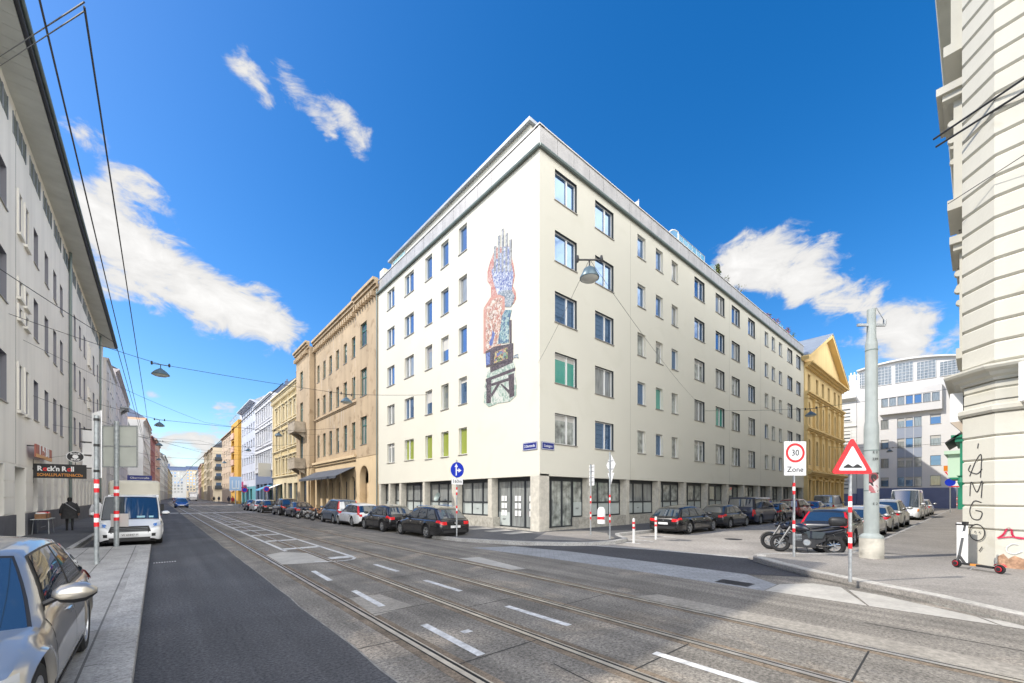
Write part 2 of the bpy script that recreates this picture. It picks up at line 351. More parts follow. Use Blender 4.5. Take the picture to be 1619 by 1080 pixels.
sheet('sidewalk_right',rc+[(90,.0),(17.4,-.1),(16.4,-1),(14,-8)],SW-.002,m_swalk,th=.4)
sheet('sidewalk_right_wide',[(14,-8),(16.4,-1),(17.4,-.1),(30,-.1),(30,-8)],SW-.006,m_swalk)
m_kerbr=mat('kerb_pale_granite',(.44,.42,.38),.8,noise=(2,.25),speck=(60,.3))
kerb('kerb_right',rc[:9],.34,-1,m=m_kerbr,e=.10)
kerb('kerb_right_side',rc[8:],.14,-1)
cc_=[(11.75,150),(11.75,20),(11.55,18.4),(10.7,17.6),(9.95,16.9),(10.1,15.2),(10.55,14.1),(11.1,12.8),(11.65,11.9),(12.3,11.1),(13.2,10.4),(14.3,10.1),(15.4,10.3),(16.4,11.4),(17.2,11.95),(19,11.95),(90,11.95)]
sheet('sidewalk_corner',cc_+[(90,18),(18,18),(18,150)],SW-.002,m_swalkd,th=.4)
sheet('sidewalk_corner_pale',[(13.3,10.6),(14.3,10.35),(15.2,10.55),(16.1,11.6),(16.9,12.2),(17.5,14.4),(15.0,14.6),(13.6,13.6),(12.2,12.6)],SW+.002,m_swalk)
kerb('kerb_corner',cc_[1:],.22,-1)
kerb('kerb_corner_far',cc_[:2],.15,-1)
b=MB()
for x0,y0 in ((12.9,14.9),(13.0,16.5),(13.1,18.3),(13.3,20.6),(13.4,23.5)):
    M_=Matrix.Translation((x0,y0,0))@Matrix.Rotation(R(0),4,'Z'); b.box(0,1.5,0,.75,SW,SW+.003,0,M_)
tag(b.build('sidewalk_pale_slabs',m_conc),kind='structure')
# a few slab joints, covers
b=MB()
b.box(9.75,10.2,3.35,4.05,.005,.009)
for i in range(6): b.box(9.8+i*.07,9.83+i*.07,3.4,4.0,.009,.013)
o=b.build('drain_cover',mat('cast_iron',(.05,.05,.055),.5,.5,noise=(12,.4))); tag(o,'slotted dark drain grate set in the light paver band','drain cover')
b=MB(); b.lathe([(.36,.004),(.36,.012),(.0,.013)],(19.95,7.45,0),20)
tag(b.build('manhole_cover',MATS['cast_iron']),'round dark manhole cover in the sunlit side street','manhole cover')
# drain at left
# sealed cracks and small stains
b=MB(); rnd=random.Random(11)
for x0,y0,n,dx,dy in ((8.4,1.2,12,.02,-.6),(8.8,6,12,.04,.7),(12.6,-.5,7,.25,-.35),(3.3,-2,6,.02,.9),(18,5.5,10,.6,.12),(23,6.8,9,.8,-.05)):
    x,y=x0,y0
    for _ in range(n):
        x1,y1=x+dx+rnd.uniform(-.09,.09),y+dy+rnd.uniform(-.12,.12); d=Vector((x1-x,y1-y)).normalized(); w_=rnd.uniform(.006,.014)
        z_=.0032 if x<14 else .0062
        if 9.9<x<14: z_=SW+.001 if y<2 else z_
        b.quad((x+d.y*w_,y-d.x*w_,z_),(x1+d.y*w_,y1-d.x*w_,z_),(x1-d.y*w_,y1+d.x*w_,z_),(x-d.y*w_,y+d.x*w_,z_)); x,y=x1,y1
tag(b.build('road_cracks',m_joint),kind='structure')
# painted markings
b=MB()
def mark(x0,x1,y0,y1,sl=0): b.quad((x0,y0,.0075),(x1,y0,.0075),(x1+sl,y1,.0075),(x0+sl,y1,.0075))
for y0,y1 in ((10.04,11.62),(7.09,8.65),(4.1,5.66),(1.1,2.6)): mark(3.0,3.12,y0,y1,.05)
for y0,y1 in ((10.08,11.56),(7.14,8.62),(4.15,5.62),(1.15,2.72),(-1.8,-.3)): mark(4.72,4.84,y0,y1,-.02)
mark(3.35,3.5,4.9,5.02)
# ladder marking between the tracks
for k in range(12):
    y=13.4+k*3.45; mark(3.5,4.8,y,y+.45,.0) if k else mark(4.1,4.75,y,y+.42)
mark(4.76,4.88,13.6,58); mark(3.42,3.54,16.4,58)
import itertools
arc=[(4.82-.0,13.7),(4.78,13.2),(4.6,12.92),(4.3,12.85),(3.9,12.95),(3.6,13.3)]
for (x0,y0),(x1,y1) in zip(arc,arc[1:]):
    d=Vector((x1-x0,y1-y0,0)).normalized(); n=Vector((-d.y,d.x,0))*.05
    b.quad((x0-n.x,y0-n.y,.0078),(x0+n.x,y0+n.y,.0078),(x1+n.x,y1+n.y,.0078),(x1-n.x,y1-n.y,.0078))
mark(1.9,11.7,58.5,60.2); mark(-2.2,1.8,60,61.8)
for k in range(5): mark(-2,11,150+k*22,152+k*22)
for k in range(9): mark(-.1+k*.06,-.07+k*.06,16.0,16.17)
tag(b.build('road_markings',m_line),kind='structure')
b=MB()
for k in range(4): b.box(15.1+k*1.2,15.2+k*1.2,9.3+.1*k,11.0,.006,.0085)
tag(b.build('road_bollard_hatching',m_line),kind='structure')
# tram rails
m_rust=mat('rail_side_stain',(.20,.155,.11),.9,noise=(2,.5),speck=(110,.5))
RG='tram rails set in the roadway'
for x,lb in ((2.60,'leftmost steel tram rail, bright and worn'),(4.02,'second steel tram rail from the left'),(5.50,'third steel tram rail from the left'),(7.0,'rightmost steel tram rail beside the pale strip')):
    t=thing('tram_rail',lb,'rail',(x,0,0),0,RG)
    def strip(name,a,b_,z,m):
        q=MB(); q.box(a,b_,-30,150,z-.02,z)
        p=[(a,150),(b_,150),(b_+bend(500),500),(a+bend(500),500)]
        q.add([(u,v_,z) for u,v_ in p],[(0,1,2,3)]); q.build(name,m,t)
    strip('rail_head',-.035,.03,.0105,m_rail); strip('groove',.03,.075,.006,m_groove); strip('rail_lip',.075,.095,.0095,m_rail); strip('joint',-.05,-.035,.006,m_groove); strip('stained_edge',-.16,-.05,.0029,m_rust); strip('stained_edge',.095,.2,.0029,m_rust)
# ================================================================ facade kit
def put(mb,name,mats,root,F,u=0,z=0,w=0,smooth=None):
    me=mb.mesh(name,mats,smooth) if isinstance(mb,MB) else mb
    return putm(me,name,root,F,u,z,w)
def putm(me,name,root,F,u=0,z=0,w=0):
    ox,oy,rot=F; c,s=math.cos(rot),math.sin(rot); rx,ry=root.location.x,root.location.y
    return obj(name,me,root,(ox+c*u-s*w-rx,oy+s*u+c*w-ry,z),rot)
def wall(L,z0,z1,holes=(),thick=.5,rev=.18,arch=(),rm=0):
    b=MB(); us=sorted({0,L}|{h[0] for h in holes}|{h[2] for h in holes}); zs=sorted({z0,z1}|{h[1] for h in holes}|{h[3] for h in holes})
    def inh(u,z): return any(h[0]<u<h[2] and h[1]<z<h[3] for h in holes)
    for j in range(len(zs)-1):
        i=0
        while i<len(us)-1:
            if inh((us[i]+us[i+1])/2,(zs[j]+zs[j+1])/2): i+=1; continue
            k=i
            while k+1<len(us)-1 and not inh((us[k+1]+us[k+2])/2,(zs[j]+zs[j+1])/2): k+=1
            b.quad((us[i],0,zs[j]),(us[k+1],0,zs[j]),(us[k+1],0,zs[j+1]),(us[i],0,zs[j+1])); i=k+1
    for h in holes:
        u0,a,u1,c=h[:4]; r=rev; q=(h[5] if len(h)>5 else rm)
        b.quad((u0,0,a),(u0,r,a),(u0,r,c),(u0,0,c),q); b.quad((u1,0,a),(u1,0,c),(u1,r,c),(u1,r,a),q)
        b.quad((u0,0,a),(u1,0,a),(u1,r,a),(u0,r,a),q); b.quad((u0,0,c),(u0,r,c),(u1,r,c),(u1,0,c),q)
        if len(h)>4 and h[4]:
            rr=(u1-u0)/2; cx=(u0+u1)/2; n=8
            for sg in (-1,1):
                p=[(cx+sg*rr,0,c)]+[(cx+sg*rr*math.cos(PI/2*k/n),-.002,c-rr+rr*math.sin(PI/2*k/n)) for k in range(n+1)]
                for k in range(1,n+1):
                    b.add([(p[0][0],-.002,c+.001),p[k],p[k+1]],[(0,1,2)])
                    b.quad(p[k],p[k+1],(p[k+1][0],r,p[k+1][2]),(p[k][0],r,p[k][2]))
    t=thick
    b.quad((0,0,z0),(0,t,z0),(0,t,z1),(0,0,z1)); b.quad((L,0,z0),(L,0,z1),(L,t,z1),(L,t,z0))
    b.quad((0,0,z0),(L,0,z0),(L,t,z0),(0,t,z0)); b.quad((0,0,z1),(0,t,z1),(L,t,z1),(L,0,z1)); b.quad((0,t,z0),(L,t,z0),(L,t,z1),(0,t,z1))
    return b
_wc={}
def wframe(w,h,style,rev,fm,sur,sm,fw=.052):
    k=('f',round(w,3),round(h,3),style,rev,fm.name,sur,sm.name if sm else None,fw)
    if k in _wc: return _wc[k]
    b=MB(); y0,y1=rev-.07,rev-.005
    b.box(0,fw,y0,y1,0,h); b.box(w-fw,w,y0,y1,0,h); b.box(fw,w-fw,y0,y1,0,fw); b.box(fw,w-fw,y0,y1,h-fw,h)
    def mu(u,ww=.075): b.box(u-ww/2,u+ww/2,y0-.01,y1-.002,fw,h-fw)
    def tr(z,ww=.08,u0=fw,u1=None): b.box(u0,(u1 or w-fw),y0-.012,y1-.004,z-ww/2,z+ww/2)
    if 'dbl' in style: mu(w*.5)
    if 'asym' in style: mu(w*.6,.10)
    if 'asyr' in style: mu(w*.4,.10)
    if 'tri' in style: mu(w*.34); mu(w*.67)
    if 'cross' in style: mu(w*.5,.08); tr(h*.7,.09)
    if 'lou' in style:
        for i in range(1,5): mu(w*i/5,.04)
        for i in range(1,6): tr(h*i/6,.04)
    # sill
    b.box(-.04,w+.04,-.05,rev-.08,-.05,-.004,1)
    if sur in ('flat','hood','pedi'):
        g=.14
        b.box(-g,-.002,-.05,.02,-.02,h+g,2); b.box(w+.002,w+g,-.05,.02,-.02,h+g,2); b.box(-.002,w+.002,-.05,.02,h+.002,h+g,2)
        b.box(-g-.05,w+g+.05,-.12,.02,-.17,-.052,2)
    if sur=='hood': b.box(-g-.12,w+g+.12,-.26,.02,h+g+.2,h+g+.34,2); b.box(-g,w+g,-.08,.02,h+g,h+g+.2,2)
    if sur=='pedi':
        b.box(-g-.12,w+g+.12,-.24,.02,h+g+.12,h+g+.22,2)
        b.prism([(-g-.12,h+g+.22),(w+g+.12,h+g+.22),(w/2,h+g+.62)],-.2,.02,'y',2)
    me=b.mesh('window_frame',[fm,m_sill,sm or m_sill]); _wc[k]=me; return me
def pane(w,h,rev,m,bl=0,bm_=None):
    k=('p',round(w,3),round(h,3),rev,m.name,bl,bm_.name if bm_ else None)
    if k in _wc: return _wc[k]
    b=MB(); y=rev-.02
    if bl: zc=h*(1-bl); b.quad((.04,y,.04),(w-.04,y,.04),(w-.04,y,zc),(.04,y,zc),0); b.quad((.04,y,zc),(w-.04,y,zc),(w-.04,y,h-.04),(.04,y,h-.04),1)
    else: b.quad((.04,y,.04),(w-.04,y,.04),(w-.04,y,h-.04),(.04,y,h-.04),0)
    me=b.mesh('pane',[m,bm_ or m]); _wc[k]=me; return me
BL=mat('roller_blind',(.5,.49,.46),.6); BLD=mat('roller_blind_grey',(.22,.22,.23),.6)
VAR=[(g_dark,0,None)]*5+[(g_shop,0,None)]*2+[(g_cur,0,None)]*2+[(g_dark,.18,BL),(g_shop,.65,BL)]+[(g_dark,.3,BL),(g_dark,.5,BL),(g_cur,.25,BLD)]
def window(root,F,u,z,w,h,style='sgl',rev=.18,fm=None,sur=None,sm=None,var=None,name='window',arch=False,far=False):
    fm=fm or m_fwhite
    v=var if var else random.choice(VAR)
    if far:
        k=('far',round(w,3),round(h,3),style,rev,fm.name,v[0].name,sur,sm.name if sm else 0)
        if k not in _wc:
            b=MB(); b.quad((0,rev-.01,0),(w,rev-.01,0),(w,rev-.01,h),(0,rev-.01,h),0)
            b.box(w/2-.04,w/2+.04,rev-.06,rev-.012,0,h,1); b.box(-.05,w+.05,-.06,rev-.07,-.06,-.004,1)
            if sur: 
                b.box(-.14,0,-.05,.01,0,h+.14,2); b.box(w,w+.14,-.05,.01,0,h+.14,2); b.box(-.2,w+.2,-.2,.01,h+.15,h+.3,2)
            _wc[k]=b.mesh('window',[v[0],fm,sm or fm])
        return putm(_wc[k],name,root,F,u,z)
    o=putm(wframe(w,h,style,rev,fm,sur,sm),name,root,F,u,z)
    p=obj('pane',pane(w,h,rev,*v),o); return o
def band(root,F,L,z0,z1,pr,m,name='cornice',u0=0,steps=2,w=0,e=0):
    b=MB(); n=steps
    for i in range(n):
        a=z0+(z1-z0)*i/n; c=z0+(z1-z0)*(i+1)/n; p=pr*(i+1)/n
        b.box(u0-(p if e else 0),u0+L+(p if e else 0),-p,.004*(i+1),a+.0005*i,c)
    return put(b,name,m,root,F,0,0,w)
def dentils(root,F,L,z,m,pitch=.7,s_=(.22,.3,.3),name='dentil_course',u0=0,w=0):
    b=MB(); n=int(L/pitch)
    for i in range(n): b.box(u0+i*pitch+.1,u0+i*pitch+.1+s_[0],-s_[1],.01,z,z+s_[2])
    return put(b,name,m,root,F,0,0,w)
def core(root,x0,x1,y0,y1,z1,m,roof=None,name='rear_walls',z0=0):
    b=MB(); rx,ry=root.location.x,root.location.y; b.box(x0-rx,x1-rx,y0-ry,y1-ry,z0,z1); return b.build(name,m,root)
def pitched(root,F,L,d,z,h,m,ridge=.5,over=.3,name='roof',u0=0):
    b=MB(); r=d*ridge
    b.prism([(-over,z),(d+over,z),(r,z+h)],u0,u0+L,'x'); return put(b,name,m,root,F)
def chimneys(root,F,us,w,z,m,h=1.4,name='chimney'):
    for u in us:
        b=MB(); b.box(-.5,.5,-.3,.3,0,h); b.box(-.56,.56,-.36,.36,h,h+.1)
        for k in (-.25,.25): b.lathe([(.11,h+.1),(.1,h+.6)],(k,0,0),8)
        put(b,name,m,root,F,u,z,w)

ANG_A=R(-90); ANG_AL=R(90); ANG_B=0.0; ANG_BS=R(180)
XA=14.87; YB=14.93
# ================================================================ corner building (cream)
m_cream=mat('cream_render',(.63,.61,.525),.9,noise=(.25,.04),bump=(25,.12,.01),stain=(.5,(.965,.965,.955,1),.6))
m_stone=mat('stone_cladding',(.54,.51,.44),.75,noise=(3,.16),speck=(25,.12))
m_stoned=mat('plinth_granite',(.40,.38,.33),.8,noise=(4,.25),speck=(30,.25))
m_panel=mat('parapet_metal_panel',(.40,.39,.38),.5,.3,noise=(1.5,.15),streak=(2,.15))
m_gutter=mat('gutter_green_grey',(.16,.2,.19),.5,.3)
cb=thing('apartment_building','large cream rendered five storey corner building with a tall mosaic mural and stone ground floor','apartment building',(XA,YB,0))
LA=35.31-YB; LB=62.73-XA
FA=(XA,35.31,ANG_A); FB=(XA,YB,ANG_B)
sills=[4.80+3.265*k for k in range(5)]
colsA=[(32.02,33.45,'asyr'),(28.63,30.18,'asyr'),(25.85,26.86,'sgl'),(23.66,24.64,'sgl'),(21.49,22.43,'sgl')]
holes=[]; wl=[]
for a,c,st in colsA:
    for k,z in enumerate(sills):
        zz=z-.12 if st=='sgl' else z; h=1.72 if st=='sgl' else 1.62
        holes.append((35.31-c,zz,35.31-a,zz+h)); wl.append((35.31-c,zz,c-a,h,st,k))
put(wall(LA-.003,3.05,20.0,holes,.7,.2),'wall',m_cream,cb,FA)
for u,z,w_,h,st,k in wl:
    v=None
    if k==0 : v=(g_green,0,None) if u>3 else (g_cur,.2,BL)
    elif k>=3: v=random.choice([(g_dark,0,None)]*3+[(g_cur,0,None)])
    window(cb,FA,u,z,w_,h,st,.2,m_fwhite if st!='sgl' else m_fwhite,var=v)
colsB=[(16.02,17.82,'asym'),(19.48,21.32,'asym'),(24.01,25.0,'sgl'),(26.34,27.3,'sgl'),(28.57,29.52,'sgl'),(32.21,34.02,'asym'),(36.16,38.0,'asym'),(39.61,41.5,'asym'),(43.63,45.45,'asym'),(48.3,49.4,'sgl'),(50.5,51.6,'sgl'),(52.9,54.0,'sgl'),(56.0,57.9,'asym'),(59.5,61.3,'asym')]
holes=[]; wl=[]
for a,c,st in colsB:
    for k,z in enumerate(sills):
        h=1.5 if st=='sgl' else 1.64; zz=z+.05 if st=='sgl' else z
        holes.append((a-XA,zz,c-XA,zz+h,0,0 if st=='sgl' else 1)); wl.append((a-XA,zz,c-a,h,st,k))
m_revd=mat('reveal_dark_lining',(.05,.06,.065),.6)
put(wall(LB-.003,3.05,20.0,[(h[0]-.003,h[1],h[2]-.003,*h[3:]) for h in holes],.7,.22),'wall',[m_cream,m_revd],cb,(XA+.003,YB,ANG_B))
for u,z,w_,h,st,k in wl:
    v=None
    if k>=3: v=random.choice([(g_dark,0,None)]*6+[(g_cur,0,None)])
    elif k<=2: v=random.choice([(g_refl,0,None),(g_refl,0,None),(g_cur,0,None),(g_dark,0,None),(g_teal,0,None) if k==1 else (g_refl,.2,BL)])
    if k==1 and u<2: v=(g_teal,.18,BL)
    window(cb,FB,u,z,w_,h,st,.22,m_fwhite,var=v)
# hairline panel joints on the long side
b=MB()
for u in (8.3,24.2,32.2): b.box(u,u+.018,-.004,.001,3.06,19.9)
put(b,'render_joint',mat('joint_grey',(.35,.34,.3),.9),cb,FB)
core(cb,XA+.7,27,YB+.7,35.31,20.6,m_cream); core(cb,27.01,62.73,YB+.7,27,20.6,m_cream)
# gutter, parapet, coping
b=MB(); b.lathe([(.10,-.1),(.10,LA+.1)],(0,-.11,20.02),8,'x'); put(b,'gutter',m_gutter,cb,FA)
b=MB(); b.lathe([(.10,-.1),(.10,LB)],(0,-.11,20.02),8,'x'); put(b,'gutter',m_gutter,cb,FB)
for F,L_ in ((FA,LA),(FB,LB)):
    b=MB(); n=int(L_/1.35); pw=L_/n
    for i in range(n): b.box(i*pw+.01,(i+1)*pw-.01,.02,.1,20.13,21.2)
    b.box(.05,L_-.05,.1,.3,20.0,21.15)
    put(b,'parapet',m_panel,cb,F)
    b=MB(); b.box(-.04,L_+.04,-.03,.34,21.2,21.26); put(b,'parapet_coping',mat('coping_pale',(.55,.54,.52),.5,.2),cb,F)
b=MB(); b.box(15.6-XA,25.5-XA,16.4-YB,34.2-YB,20.6,22.62); b.build('penthouse',m_cream,cb)
b=MB(); b.box(15.35-XA,25.7-XA,16.2-YB,34.4-YB,22.62,22.8); b.build('penthouse_roof',m_roofm,cb)
b=MB(); b.box(14.95-XA,16-XA,34.35-YB,35.2-YB,20.3,22.0); b.build('party_wall',m_cream,cb)
# ground floor: pillars, plinth, glazing
pilA=[(34.85,35.27),(32.92,33.25),(30.87,31.2),(26.99,27.29),(22.76,23.31),(18.97,19.34),(14.93,15.41)]
for a,c in pilA:
    b=MB(); b.box(0,c-a,.03,.7,0,3.05); put(b,'pillar',m_stone,cb,FA,35.31-c,.1)
pilB=[(18.92,19.21),(22.74,23.1),(26.71,27.04),(30.53,30.91),(34.48,34.78),(38.62,39.0),(42.41,42.81),(46.48,46.93),(50.12,50.6),(53.99,54.4),(58.1,58.5),(62.3,62.73)]
for a,c in pilB:
    b=MB(); b.box(0,c-a,.03,.7,0,3.05); put(b,'pillar',m_stone,cb,FB,a-XA,.1)
b=MB(); b.box(0,.48,.035,.7,0,3.04); put(b,'corner_pillar',m_stone,cb,FB,0,.1)
def shop(F,u0,u1,sillz,style,root=cb,w=.5,top=3.04):
    W_=u1-u0; n=3 if W_>2.5 else (2 if W_>1.9 else 1); h=top-sillz
    b=MB(); fw=.07
    b.box(0,fw,0,.1,0,h); b.box(W_-fw,W_,0,.1,0,h); b.box(fw,W_-fw,0,.1,0,fw); b.box(fw,W_-fw,0,.1,h-.22,h)
    for i in range(1,n): b.box(W_*i/n-.05,W_*i/n+.05,-.01,.1,fw,h-.22)
    tz=.78
    if style=='sill': b.box(fw,W_-fw,-.012,.09,tz,tz+.09)
    o=put(b,'shop_window',m_fdark,root,F,u0,sillz,w)
    q=MB(); zz=tz+.05 if style=='sill' else .02
    for i in range(n):
        q.quad((W_*i/n+.03,.05,zz),(W_*(i+1)/n-.03,.05,zz),(W_*(i+1)/n-.03,.05,h-.05),(W_*i/n+.03,.05,h-.05))
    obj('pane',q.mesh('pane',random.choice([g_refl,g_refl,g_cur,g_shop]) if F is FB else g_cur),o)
    if style=='sill':
        q=MB()
        q.box(.05,W_-.05,.03,.06,.03,tz+.02); obj('frosted_panel',q.mesh('frosted_panel',m_frost),o)
        if W_>3: text('our',.17,o,(W_/2,.024,.42),(R(90),0,0),m_blk)
    return o
segA=sorted([(35.31-p[1],35.31-p[0]) for p in pilA])
for i in range(len(segA)-1):
    u0,u1=segA[i][1],segA[i+1][0]; last=i==len(segA)-2
    if last:
        o=shop(FA,u0,u1,.2,'door'); q=MB()
        for cx in (.35,.62,1.55,1.85,2.75):
            for r_ in range(3): q.box(cx,cx+.2,-.004,.02,1.5-r_*.42,1.8-r_*.42)
        q.build('notice_papers',m_white,o); q=MB(); q.box(.1,1.1,.0,.03,.08,.85); q.build('frosted_panel',m_frost,o); text('our',.2,o,(.6,-.003,.45),(R(90),0,0),m_blk)
    else:
        shop(FA,u0,u1,.78,'sill'); b=MB(); b.box(u0,u1,.05,.66,.1,.76); put(b,'plinth',m_stoned,cb,FA)
b=MB(); b.box(segA[-2][1]-.9,segA[-2][1]+.2,-.02,.66,.1,.74); put(b,'plinth_end',m_stoned,cb,FA)
segB=[(0,.48)]+[(a-XA,c-XA) for a,c in pilB]
for i in range(len(segB)-1):
    u0,u1=segB[i][1],segB[i+1][0]
    if i==0:
        o=shop(FB,u0,u1-.9,.25,'door'); q=MB(); q.tube([(1.0,-.04,.6),(1.0,-.04,1.6)],.02); q.build('door_handle',m_metal,o)
        o=shop(FB,u1-.88,u1,.78,'x'); q=MB(); q.box(.05,.83,.02,.05,.03,.85); q.build('frosted_panel',m_frost,o); text('our',.2,o,(.43,.015,.5),(R(90),0,0),m_blk)
        b=MB(); b.box(u1-.9,u1,.0,.66,.1,.76); put(b,'plinth',m_stoned,cb,FB)
    else:
        shop(FB,u0,u1,.78,'sill'); b=MB(); b.box(u0,u1,.05,.66,.1,.76); put(b,'plinth',m_stoned,cb,FB)
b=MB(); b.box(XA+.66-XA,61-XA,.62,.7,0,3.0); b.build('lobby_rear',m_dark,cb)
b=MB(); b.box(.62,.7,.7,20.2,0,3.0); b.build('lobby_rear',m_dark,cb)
b=MB(); b.box(.45,3.5,.02,.6,0,.24); put(b,'door_step',m_stoned,cb,FB)
b=MB(); b.box(LA-4.1,LA-.48,.02,.6,0,.2); put(b,'door_step',m_stoned,cb,FA)
# street signs at the corner
def street_sign(F,u,z,w_,h,txt,lab):
    t=thing('street_sign',lab,'street sign',(F[0]+math.cos(F[2])*u,F[1]+math.sin(F[2])*u,z),F[2],'blue enamel street name signs')
    b=MB(); b.box(0,w_,-.04,-.015,0,h); b.build('plate',m_navy,t)
    b=MB(); e=.02
    for q in ((e,w_-e,e,2*e),(e,w_-e,h-2*e,h-e),(e,2*e,2*e,h-2*e),(w_-2*e,w_-e,2*e,h-2*e)): b.box(q[0],q[1],-.043,-.039,q[2],q[3])
    b.build('rim',m_white,t); text(txt,h*.5,t,(w_/2,-.044,h/2),(R(90),0,0),m_white,sx=min(1,w_*.9/(len(txt)*h*.27)))
street_sign(FA,LA-1.25,4.42,1.08,.42,'2.Obernstraße','small blue street name sign on the sunlit wall left of the cream building corner')
street_sign(FB,.12,4.42,.95,.4,'2.Lessinggasse','small blue street name sign on the shaded wall right of the cream building corner')
# roof terrace things
def rooft(name,lab,cat,u,w,z=21.26,grp=None):
    return thing(name,lab,cat,(XA+u,YB+w,z),0,grp)
m_clear=mat('terrace_glass',(.25,.55,.6),.05,0,alpha=.35,spec=.6)
t=rooft('sun_sail','white triangular sun sail standing above the roof edge','sun sail',8.7,.5)
b=MB(); b.add([(0,0,-.1),(1.6,.2,-.1),(1.7,.2,1.35),(.1,0,-.04),(1.65,.15,-.04),(1.75,.2,1.3)],[(0,1,2),(3,4,5)]); b.build('sail_cloth',mat('sail_cloth',(.75,.78,.8),.6),t)
b=MB(); b.tube([(1.7,.2,-.7),(1.7,.2,1.4)],.03); b.build('sail_pole',m_metal,t)
t=rooft('glass_screen','row of glass wind screens with a curved glass end on the roof terrace','glass screen',13.9,.5)
b=MB()
for i in range(6): b.box(1.9+i*.75,2.6+i*.75,0,.02,0,1.1)
b.build('glass_panel',m_clear,t)
b=MB()
for i in range(7): b.tube([(1.87+i*.75,0,-.3),(1.87+i*.75,0,1.15)],.025)
b.tube([(1.87,0,1.15),(6.4,0,1.15)],.025); b.build('screen_rail',m_metal,t)
b=MB(); arcp=[(1.75-1.6*math.sin(a),0,1.25*math.cos(a)) for a in [PI/2*k/8 for k in range(9)]]; b.tube([(1.75,0,-.3)]+arcp,.045); b.build('curved_frame',m_fwhite,t)
b=MB(); b.add([(1.75,0,0)]+[tuple(p) for p in arcp],[(0,i,i+1) for i in range(1,9)]); b.build('curved_pane',m_clear,t)
t=rooft('glass_screen','glass screen standing at the left end of the roof terrace','glass screen',.5,16.2,21.26); b=MB(); b.box(0,.03,0,2.2,0,.95); b.build('glass_panel',m_clear,t); b=MB(); b.box(-.02,.05,-.03,.03,-.2,1.0); b.box(-.02,.05,2.17,2.23,-.2,1.0); b.build('screen_rail',m_metal,t)
def leaves(b,c,rx,rz,n,size,seed=0):
    rnd=random.Random(seed)
    for _ in range(n):
        while True:
            p=Vector((rnd.uniform(-1,1),rnd.uniform(-1,1),rnd.uniform(-1,1)))
            if p.length<1: break
        p=Vector((c[0]+p.x*rx,c[1]+p.y*rx,c[2]+p.z*rz)); q=Matrix.Rotation(rnd.uniform(0,6),4,'Z')@Matrix.Rotation(rnd.uniform(-1.2,1.2),4,'X')
        s_=size*rnd.uniform(.6,1.3)
        b.add([p+(q@Vector(v))*s_ for v in ((-.5,-.3,0),(.5,-.3,0),(.4,.5,.1),(-.4,.5,-.1))],[(0,1,2,3)],rnd.randint(0,1))
m_lf=mat('leaf_green',(.09,.14,.035),.6); m_lf2=mat('leaf_olive',(.16,.19,.05),.6); m_twig=mat('twig_brown',(.12,.08,.05),.8); m_flw=mat('blossom_red',(.5,.06,.06),.6); m_pot=mat('planter_terracotta',(.42,.22,.13),.8)
def plant(lab,u,h,r,kind,seed,grp='plants on the roof terrace'):
    t=rooft('potted_plant',lab,'plant',u,.55,21.2,grp); b=MB(); b.lathe([(.18,-.3),(.24,.1)],(0,0,0),10); b.build('pot',m_pot,t,smooth=40)
    b=MB(); rnd=random.Random(seed)
    for k in range(8): 
        a=rnd.uniform(0,6); b.tube([(0,0,.05),(r*.5*math.cos(a),r*.5*math.sin(a),h*.5),(r*math.cos(a),r*.9*math.sin(a),h*rnd.uniform(.7,1))],[.015,.012,.006],5)
    b.build('stem',m_twig,t)
    b=MB(); leaves(b,(0,0,h*.55),r,h*.5,{'cyp':420,'bare':50,'flw':220}[kind],.11,seed); b.build('foliage',[m_lf,m_flw if kind=='flw' else m_lf2],t)
plant('slender dark green conifer on the roof edge',22.9,1.5,.32,'cyp',1); plant('bare twiggy shrub beside the conifer on the roof',24.6,1.0,.5,'bare',2)
plant('wide leafless shrub on the roof edge right of the conifer',27.4,1.2,.9,'bare',3); plant('low green shrub far along the roof terrace',35.5,.8,.6,'flw',4)
plant('shrub with red blossom on the roof terrace',38.0,.9,.7,'flw',5); plant('bushy shrub nearest the far end of the roof',41.8,.9,.8,'flw',6); plant('sparse twiggy shrub by the far roof corner',44.3,1.0,.6,'bare',7)
t=rooft('glass_screen','short glass screen between shrubs far along the roof','glass screen',39.6,.5); b=MB(); b.box(0,1.6,0,.02,0,.9); b.build('glass_panel',m_clear,t); b=MB(); b.tube([(0,0,-.2),(0,0,.95),(1.6,0,.95),(1.6,0,-.2)],.02); b.build('screen_rail',m_metal,t)
t=rooft('glass_screen','pale glass screen left of the conifer on the roof','glass screen',20.3,.5); b=MB(); b.add([(0,0,0),(2.1,0,0),(2.1,0,1.15),(1.5,0,1.1),(0,0,.2)],[(0,1,2,3,4)]); b.build('glass_panel',m_clear,t); b=MB(); b.tube([(2.1,0,-.2),(2.1,0,1.15),(0,0,.2)],.02); b.build('screen_rail',m_metal,t)
# wall dish / hardware
t=thing('satellite_dish','small grey dish leaning out from a ground floor window','dish',(XA+.1,25.2,1.9),0)
b=MB(); Mx=Matrix.Rotation(R(-70),4,'Y'); b.lathe([(.0,.0),(.2,.03),(.33,.09),(.33,.10),(.2,.045),(0,.015)],(0,0,0),20,'z',0,False,Mx); b.build('dish_bowl',m_gutter,t,smooth=40); b=MB(); b.tube([(0,0,0),(.25,0,.1)],.02); b.build('bracket',m_metal,t)
